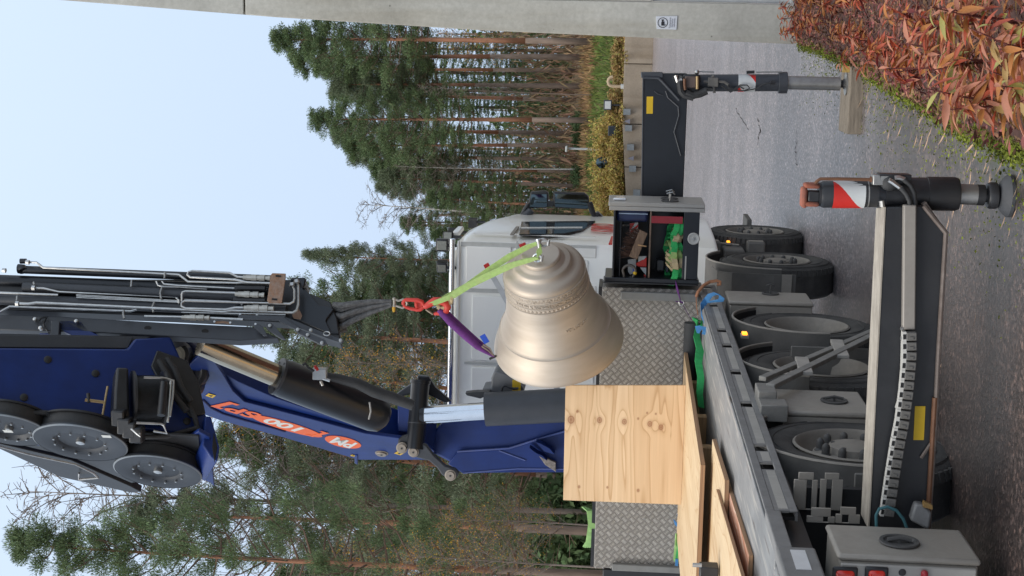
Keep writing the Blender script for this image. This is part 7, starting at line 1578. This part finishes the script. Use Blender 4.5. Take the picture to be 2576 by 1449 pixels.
MB().tube([h(1690, 840), h(1810, 920), h(1930, 1010)], [.008, .010, .008], 6).build('safety_latch', mat('latch_steel', (.25, .20, .15), .5, .6), rh)

# bell
BA0 = PY((1400+1320/1.811)/1.5652, (800+365/1.811)/1.5652, 11.244)   # centre of the crown disc
am = PY((1400+1462/1.811)/1.5652, (800+1045/1.811)/1.5652, 11.788)
axb = (am-BA0).normalized(); 
prof = [(0, 0), (.125, 0), (.136, .004), (.140, .012), (.140, .030), (.150, .036), (.158, .048), (.170, .056), (.196, .058), (.206, .066), (.209, .084), (.222, .096), (.246, .104), (.268, .112), (.284, .126), (.290, .146), (.2905, .158),
        (.2980, .161), (.2980, .165), (.2915, .168), (.293, .212), (.2995, .215), (.2995, .219), (.2935, .222), (.296, .252), (.3025, .255), (.3025, .259), (.2965, .262), (.299, .290), (.3060, .293), (.3060, .297), (.3005, .300),
        (.309, .36), (.320, .42), (.334, .48), (.353, .54), (.372, .585), (.392, .625), (.402, .643), (.411, .646), (.411, .651), (.4065, .655), (.424, .69), (.449, .74), (.470, .79), (.480, .822), (.482, .838), (.478, .846), (.468, .848), (.452, .840), (.40, .74), (.34, .64), (.29, .50), (.265, .36), (.25, .20), (.20, .14), (0, .13)]
KB_ = 1.11
prof = [(a*KB_, b_*KB_) for a, b_ in prof]
bell = empty('church_bell', BA0+axb*.4-Vector((0, 0, .48)), 'newly cast bronze church bell with relief bands, slung on its side above the crate', 'bell')
WB = W['church_bell']
def axis_obj(mb, name, m, par):
    """mesh built round +z, then turned so that +z runs from crown to mouth"""
    me = bpy.data.meshes.new(name); me.from_pydata(mb.v, [], mb.f); me.materials.append(m); me.polygons.foreach_set('use_smooth', [True]*len(me.polygons)); me.set_sharp_from_angle(angle=R(50))
    o = bpy.data.objects.new(name, me); COL.objects.link(o); o.parent = par; o.rotation_mode = 'QUATERNION'; o.rotation_quaternion = axb.to_track_quat('Z', 'Y'); o.location = BA0-W[par.name]; return o
q_ = axb.to_track_quat('Z', 'Y'); bX, bY = q_ @ Vector((1, 0, 0)), q_ @ Vector((0, 1, 0))
body = axis_obj(MB().lathe(prof, (0, 0, 0), (0, 0, 1), 128), 'body', M_BRONZE, bell)
def ang_of(px, py, t):      # angle round the axis at which the bell surface faces the given picture point
    best = None
    for k in range(360):
        a = R(k); p = BA0+axb*t*KB_+(bX*math.cos(a)+bY*math.sin(a))*rad(t)*KB_; n_ = (bX*math.cos(a)+bY*math.sin(a))
        if n_.dot(CAM-p) < 0: continue
        X, Y = PD(p); d = (X-px)**2+(Y-py)**2
        if best is None or d < best[0]: best = (d, a)
    return best[1]
def rad(t): return float(np.interp(t, [h_/KB_ for r_, h_ in prof[10:46]], [r_/KB_ for r_, h_ in prof[10:46]]))
def bpnt(a, t, lift=0.0): return BA0+axb*t*KB_+(bX*math.cos(a)+bY*math.sin(a))*(rad(t)+lift)*KB_
# relief: scrolls and leaf frieze as joined geometry, letters as single parts
def relief():
    mb = MB(); rr = random.Random(2); n = 34
    for k in range(n):
        a0 = 2*math.pi*k/n; s_ = 1 if k % 2 else -1
        for (ca_, ct, r_, dirn, tn) in ((0, .190, .017, 1, 1.7), (.085, .186, .011, -1, 1.4), (.13, .200, .007, 1, 1.0)):
            P = []
            for i in range(15):
                th = dirn*2*math.pi*tn*i/14; rr_ = r_*(1-.75*i/14); P.append(bpnt(a0+ca_*.8+s_*rr_*math.cos(th)/.293, ct+rr_*math.sin(th)*s_, .0))
            mb.tube(P, .0034, 4, False)
        mb.tube([bpnt(a0-.09+.018*i, .190+.014*math.sin(i*1.1)*s_, 0) for i in range(10)], .0022, 4, False)
        for q in range(3):
            a = a0+rr.uniform(-.09, .09); t = .172+rr.random()*.036; mb.tube([bpnt(a, t, .0), bpnt(a+rr.uniform(-.02, .02), t+rr.uniform(-.008, .008), .0012)], [.003, .001], 4, False)
    o = axis_rel(mb, 'scroll_frieze'); o['kind'] = 'stuff'
    mb = MB(); n = 62
    for k in range(n):
        a = 2*math.pi*k/n
        for da in (-.022, 0, .022): mb.tube([bpnt(a, .270, .0), bpnt(a+da, .280, .0006), bpnt(a+da*1.3, .289, .0)], [.003, .0046, .002], 5, False)
        mb.tube([bpnt(a-.030, .268, 0), bpnt(a, .274, .0015), bpnt(a+.030, .268, 0)], .0016, 4, False)
    o = axis_rel(mb, 'leaf_frieze'); o['kind'] = 'stuff'
def axis_rel(mb, name):
    me = bpy.data.meshes.new(name); c = BA0; me.from_pydata([tuple(Vector(p)-c) for p in mb.v], [], mb.f); me.materials.append(M_BRONZE); me.polygons.foreach_set('use_smooth', [True]*len(me.polygons))
    o = bpy.data.objects.new(name, me); COL.objects.link(o); o.parent = bell; o.location = c-WB; return o
relief()
def bell_text(txt, t, a_start, size, step):
    # decide which way round reads left to right when the crown is up
    a = a_start
    for ch in txt:
        if ch != ' ':
            n_ = (bX*math.cos(a)+bY*math.sin(a)); up_ = -axb; x_ = up_.cross(n_).normalized()
            text_part(ch, 'raised_letter', M_BRONZE, bell, bpnt(a, t, .0010), x_, up_, size*KB_*1.1, .0050, bold=.01)
        wdt = {'I': .45, ' ': .6, 'M': 1.25, 'O': 1.1, 'N': 1.1}.get(ch, .92); da = step*wdt/rad(t)
        n0 = (bX*math.cos(a)+bY*math.sin(a)); n1 = (bX*math.cos(a+.05)+bY*math.sin(a+.05)); x_ = (-axb).cross(n0)
        a += da if (n1-n0).dot(x_) > 0 else -da
zt2 = lambda x, y: ((2000+x/6.44)/1.5652, (1130+y/6.44)/1.5652)
bell_text('TÄMÄN KIRKONKELLON ON LUO', .237, ang_of(*zt2(285, 320), .237), .028, .021)
bell_text('HOLLOLAN', .47, ang_of(*zt2(1470, 1030), .47), .030, .024)
# crown shackles, eye bolts and green slings
sc3 = lambda x, y, yy: PY((1400+x/1.811)/1.5652, (800+y/1.811)/1.5652, yy)
zc4 = lambda x, y, yy: PY((1700+x/2.8975)/1.5652, (700+y/2.8975)/1.5652, yy)
for i, (q0, rad_) in enumerate((((1205, 915), .030), ((1280, 738), .030))):
    c = zc4(*q0, 11.133); o = empty('crown_shackle', c, ['bright shackle hooked into the near green sling on the bell crown', 'dark grey ring shackle at the top right of the bell crown'][i], 'shackle')
    P = [c+Vector((math.cos(a)*rad_, -.01*math.cos(a), math.sin(a)*rad_*(1.05))) for a in [2*math.pi*k/16 for k in range(17)]]
    MB().tube(P, .0085, 10, False).build('ring', M_CHROME if i == 0 else M_STEEL, o); MB().tube([c+Vector((-.025, 0, -.030)), c+Vector((.022, 0, -.036))], .012, 12).build('pin', M_PIPE, o)
o = empty('crown_bolt', zc4(1222, 760, 11.122), 'bright steel bolt pin standing at the top of the bell crown', 'bolt'); MB().tube([zc4(1215, 712, 11.100), zc4(1232, 810, 11.122)], .014, 14).build('shank', M_PIPE, o); MB().tube([zc4(1213, 700, 11.100), zc4(1216, 714, 11.100)], .020, 14).build('head', M_CHROME, o)
g1_ = empty('green_lifting_sling', h(2350, 700), 'faded green webbing sling from the red hook to the bell crown', 'sling')
E = h(2330, 720)
MB().band([h(2300, 700), h(2420, 640), zc4(0, 1440, 11.544), zc4(230, 1352, 11.500), zc4(400, 1240, 11.433), zc4(640, 1120, 11.322), zc4(900, 1000, 11.211), zc4(1100, 940, 11.122), zc4(1205, 912, 11.089)],
          [(.3, 0, 1)]*9, [.03, .045, .05, .055, .06, .065, .062, .055, .035], .010).build('near_leg', M_GREENWEB, g1_)
MB().band([h(2400, 600), zc4(120, 1380, 11.577), zc4(420, 1215, 11.522), zc4(640, 1060, 11.433), zc4(900, 890, 11.322), zc4(1100, 785, 11.211), zc4(1215, 742, 11.133)],
          [(.3, 0, 1)]*7, [.03, .04, .045, .05, .055, .045, .03], .010).build('far_leg', M_GREENWEB, g1_)
MB().band([zc4(1235, 770, 11.100), zc4(1255, 815, 11.100), zc4(1215, 855, 11.094), zc4(1200, 880, 11.089)], (1, .1, .2), .05, .012).build('crown_loop', M_GREENWEB, g1_)
for k in range(4):
    o_ = k*16; MB().tube([h(2060+o_, 700+o_*2.2), h(2180+o_*.6, 800+o_*1.1), h(2340+o_*.5, 770-o_*.3), h(2560, 500-60+o_*3.2), zc4(230, 1340+k*14, 11.500)], [.012, .013, .014, .013, .012], 8).build('tan_wrap', M_TANWEB, g1_)
pu = empty('purple_lifting_sling', h(2200, 900), 'purple round sling from the red hook to the bell rim', 'sling')
ee = sc3(990, 1095, 11.600)
P = [h(2130, 850), sc3(610, 775, YH), sc3(690, 860, YH), sc3(790, 950, YH+.01), sc3(870, 1020, YH+.02), sc3(930, 1060, YH+.03), ee]
MB().tube(P, [.022, .026, .030, .030, .026, .016, .008], 12).build('near_strand', M_PURPLE, pu)
P2 = [p+Vector((.035, .05, .012)) for p in P[:-1]]+[ee]; MB().tube(P2, [.018, .022, .024, .022, .02, .012, .008], 12).build('far_strand', M_PURPLE, pu)
a = sc3(920, 968, YH); MB().obox(a, Vector((.032, 0, .020)), Vector((0, .003, 0)), Vector((-.012, 0, .020))).build('blue_label', M_BLUEB, pu)
for dx in (0, 1):
    MB().tube([sc3(900+dx*10, 1020-dx*12, YH+.0), sc3(945+dx*12, 1050-dx*14, YH-.01), ee], [.007, .006, .004], 6).build('hook_strand', mat('worn_tape', (.22, .17, .13), .8), pu)
MB().tube([ee+Vector((-.02, 0, .04)), ee, ee+Vector((.01, .03, -.03))], .009, 8).build('rim_hook', mat('dark_steel', (.05, .045, .04), .5, .6), pu)

MB.K = 1.0
# ------------------------------------------------------------------ crate and loose boards
c4 = lambda x, y: ((2100+x/1.497)/1.5652, (1300+y/1.497)/1.5652)
yp = 11.5; zb0 = 1.452
cr = empty('plywood_crate', (-3.2, 11, 1.32), 'open pale plywood crate for the bell with one upright panel on battens', 'crate')
pts = [PY(*c4(190, 325), yp), PY(*c4(921, 326), yp), PY(*c4(890, 1030), yp), PY(*c4(176, 1002), yp)]
pts[1].z = zb0+.001; pts[2].z = zb0+.001
MB().prism(pts, (0, .02, 0)).build('upright_panel', M_PLYX, cr, bevel=.002)
MB().box(pts[0].x-.001, pts[1].x+.002, yp+.0005, yp+.0195, pts[0].z+.0005, pts[0].z+.002).build('panel_edge', M_PLYEDGE, cr)
nr = PZ(*c4(986, 795), zb0); fr_ = PZ(*c4(925, 326), zb0); 
base = [Vector((fr_.x-.005, 12.05, zb0)), Vector((nr.x, nr.y, zb0)), Vector((nr.x-1.6, nr.y-.02, zb0)), Vector((fr_.x-1.6, 12.05, zb0))]
MB().prism([p-Vector((0, 0, .030)) for p in base], (0, 0, .030)).build('base_sheet', M_PLYY, cr, bevel=.002)
MB().prism([base[1]+Vector((.001, -.001, -.0005)), base[1]+Vector((.001, -.001, -.0295)), base[2]+Vector((0, -.001, -.0295)), base[2]+Vector((0, -.001, -.0005))], (0, -.0015, 0)).build('sheet_edge', M_PLYEDGE, cr)
MB().prism([base[1]+Vector((.001, 0, -.0005)), base[1]+Vector((.001, 0, -.0295)), base[0]+Vector((.001, 0, -.0295)), base[0]+Vector((.001, 0, -.0005))], (.0015, 0, 0)).build('sheet_edge', M_PLYEDGE, cr)
for k, y in enumerate((10.15, 10.9, 11.9)):
    MB().box(-4.3, -2.74-.03*(2-k)+(-.02), y-.05, y+.05, 1.316, zb0-.031).build('batten', M_BATTEN, cr, bevel=.004)
def board(name, corners, th, m, lb, edge=M_PLYEDGE):
    c = sum(corners, Vector((0, 0, 0)))/len(corners); o = empty(name, c, lb, 'board'); MB().prism([p-Vector((0, 0, th)) for p in corners], (0, 0, th)).build('sheet', m, o, bevel=.0015)
    n = len(corners)
    for i in range(n):
        a, b_ = corners[i], corners[(i+1) % n]; d = (b_-a).normalized(); nn = Vector((d.y, -d.x, 0)); mid = (a+b_)/2
        if nn.dot(mid-c) < 0: nn = -nn
        MB().prism([a-Vector((0, 0, .0006)), b_-Vector((0, 0, .0006)), b_-Vector((0, 0, th-.0006)), a-Vector((0, 0, th-.0006))], nn*.0012).build('ply_edge', edge, o)
def zc_(x, y, z): return PZ(*c4(x, y), z)
z1_ = 1.341; z2_ = 1.371; z3_ = 1.392
A_, B_ = zc_(1133, 882, z1_), zc_(1270, 1328, z1_); board('loose_board', [A_, B_, B_+Vector((-1.3, -.05, 0)), A_+Vector((-1.3, .0, 0))], .022, M_PLYR, 'reddish film faced plywood sheet lying lowest on the flatbed')
A_, B_ = zc_(1055, 642, z2_), zc_(1128, 884, z2_); C_ = A_+(B_-A_)*1.3; board('loose_board', [A_, B_, B_+Vector((-1.2, -.25, 0)), A_+Vector((-1.2, .1, 0))], .026, M_PLYY, 'pale plywood sheet lying against the crate on the flatbed')
A_, B_ = zc_(1078, 938, z3_), zc_(1240, 1500, z3_); board('loose_board', [A_, B_, B_+Vector((-.9, 0, 0)), A_+Vector((-.9, .3, 0))], .018, M_PLYY, 'uppermost pale plywood sheet of the loose boards on the flatbed')
o = empty('metal_clamp', zc_(985, 1400, 1.4), 'dark square clamp with a bright bolt at the left edge of the flatbed', 'clamp'); a = zc_(985, 1400, 1.50); MB().box(a.x-.06, a.x+.02, a.y-.05, a.y+.05, 1.40, 1.505).build('block', M_BLACK, o, bevel=.006); MB().tube([zc_(992, 1386, 1.5)+Vector((0, 0, 0)), zc_(992, 1386, 1.5)+Vector((0, 0, .05))], .012, 10).build('bolt', M_PIPE, o)

# ------------------------------------------------------------------ straps and odds on the bed
r8 = lambda x, y: ((2350+x/4.14)/1.5652, (1000+y/4.14)/1.5652)
q8 = lambda x, y, yy: PY(*r8(x, y), yy)
o = empty('purple_strap', q8(1500, 1120, 12.2), 'purple ratchet strap with a metal buckle tied off beside the tread plate', 'strap')
MB().band([q8(1290, 505, 12.33), q8(1330, 620, 12.31), q8(1360, 740, 12.30)], (1, 0, .15), [.075, .07, .03], .005).build('upper_tape', M_PURPLE, o)
MB().band([q8(1370, 760, 12.29), q8(1430, 880, 12.29), q8(1500, 1000, 12.3), q8(1580, 1145, 12.3)], (1, 0, .6), [.04, .03, .028, .022], .005).build('lower_tape', M_PURPLE, o)
MB().tube([q8(1340, 780, 12.27), q8(1350, 830, 12.27), q8(1385, 845, 12.27), q8(1425, 800, 12.27), q8(1405, 765, 12.27), q8(1370, 760, 12.27)], .006, 8).build('buckle', M_PIPE, o)
MB().band([q8(1320, 780, 12.28), q8(1370, 790, 12.27), q8(1400, 770, 12.28)], (.2, 0, 1), .04, .008).build('knot', M_PURPLE, o)
o = empty('rubber_roll', q8(1500, 1250, 12.0), 'black rolled rubber mat lying in front of the tread plate', 'rubber mat'); a, b_ = PZ(1750, 812, 1.39), PZ(1750, 962, 1.39); yy_ = 12.1
a = PY(1745, 812, yy_); b_ = PY(1747, 968, yy_); MB().tube([Vector((a.x, yy_, 1.39)), Vector((b_.x, yy_, 1.39))], [.068, .068], 22).build('roll', M_RUBBER, o); MB().box(b_.x, a.x-.05, yy_-.14, yy_-.02, 1.317, 1.335).build('flap', M_RUBBER, o, bevel=.004)
o = empty('green_strap', PZ(1765, 900, 1.34), 'long bright green strap running down between crate and bed rail', 'strap')
pp = [(1748, 800, 12.1), (1756, 815, 11.9), (1753, 850, 11.7), (1761, 880, 11.5), (1757, 910, 11.3), (1763, 950, 11.15), (1760, 990, 11.1), (1764, 1025, 11.1)]
MB().band([PY(a, b_, c) for a, b_, c in pp], [(.2, .0, 1), (1, 0, .2), (.4, 0, 1), (.5, 0, 1), (.3, 0, 1), (.2, 0, 1), (.3, 0, 1), (.3, 0, 1)], [.05, .06, .06, .07, .06, .055, .055, .05], .006).build('tape', M_GREEN2, o)
MB().band([q8(1600, 1090, 12.0), q8(1660, 1080, 11.98), q8(1740, 1100, 11.95), q8(1690, 1180, 11.95)], (.2, 0, 1), [.04, .06, .05, .02], .006).build('knot', M_GREEN2, o)
o = empty('blue_strap', q8(1750, 900, 11.9), 'blue lashing strap looped over the bed rail', 'strap')
MB().band([q8(1750, 1130, 11.7), q8(1700, 960, 11.75), q8(1705, 860, 11.78), q8(1780, 760, 11.8), q8(1850, 670, 11.7), q8(1950, 640, 11.6), q8(2040, 700, 11.5), q8(2020, 760, 11.55), q8(1900, 775, 11.6), q8(1800, 790, 11.7)], [(.7, .4, .3), (1, 0, .1), (1, 0, .3), (.8, 0, .6), (.3, .3, 1), (.2, .4, 1), (.6, .3, 1), (.4, 0, 1), (.2, 0, 1), (.3, 0, 1)], [.03, .055, .055, .05, .045, .045, .05, .045, .04, .02], .004).build('tape', M_BLUEWEB, o)
MB().band([q8(1650, 1290, 11.5), q8(1660, 1195, 11.48), q8(1740, 1185, 11.45), q8(1780, 1260, 11.45), q8(1740, 1310, 11.5)], (.2, .0, 1), [.02, .06, .07, .05, .03], .004).build('lower_loop', M_BLUEWEB, o)
o = empty('orange_cord', q8(1900, 450, 12.4), 'faded orange cord hooked over the front end of the bed rail', 'cord')
MB().tube([q8(1620, 700, 12.3), q8(1650, 620, 12.3), q8(1740, 510, 12.35), q8(1840, 455, 12.4), q8(1950, 435, 12.4), q8(2010, 455, 12.4), q8(2010, 495, 12.4), q8(1960, 500, 12.4)], .014, 8).build('cord', M_OCORD, o)
MB().tube([q8(1620, 700, 12.3), q8(1625, 850, 12.25), q8(1650, 1000, 12.25)], .004, 6).build('tail', M_OCORD, o)
o = empty('pale_green_sling_roll', PY(1490, 1320, 12.6), 'pale green folded sling lying over the top of the tread plate chest at the left', 'sling')
mt = lambda x, y, yy: PY(*c4(x, y), yy)
for k in range(4): MB().band([mt(295+k*6, 1045, 12.6), mt(325+k*10, 1070, 12.45), mt(332+k*8, 1150, 12.42), mt(318+k*11, 1250, 12.45), mt(300+k*12, 1278, 12.5)], (.3, 0, 1), .03, .010).build('strand', M_GREEN3, o)
o = empty('blue_strap_end', mt(860, 1140, 12.2), 'small blue strap end and shackle at the left foot of the tread plate', 'strap')
MB().band([mt(830, 1130, 12.2), mt(860, 1160, 12.18), mt(850, 1100, 12.2), mt(880, 1090, 12.2)], (1, 0, .3), .05, .006).build('tape', M_BLUEWEB, o); MB().tube([mt(870, 1130, 12.15), mt(890, 1160, 12.15), mt(875, 1180, 12.15)], .008, 8).build('hook', M_PIPE, o)
o = empty('green_sling_bundle', mt(860, 1290, 11.9), 'bright green sling bundle with a blue label lying at the left of the bed', 'sling')
for k in range(4): MB().band([mt(845+k*10, 1205, 11.95), mt(840+k*12, 1270, 11.9), mt(830+k*12, 1360, 11.9)], (.8, 0, .6), .028, .014).build('strand', M_GREEN2 if k % 2 else M_GREEN3, o)
a = mt(845, 1368, 11.85); MB().obox(a, Vector((.03, 0, 0)), Vector((0, .01, 0)), Vector((0, 0, .012))).build('label', M_BLUEWEB, o)
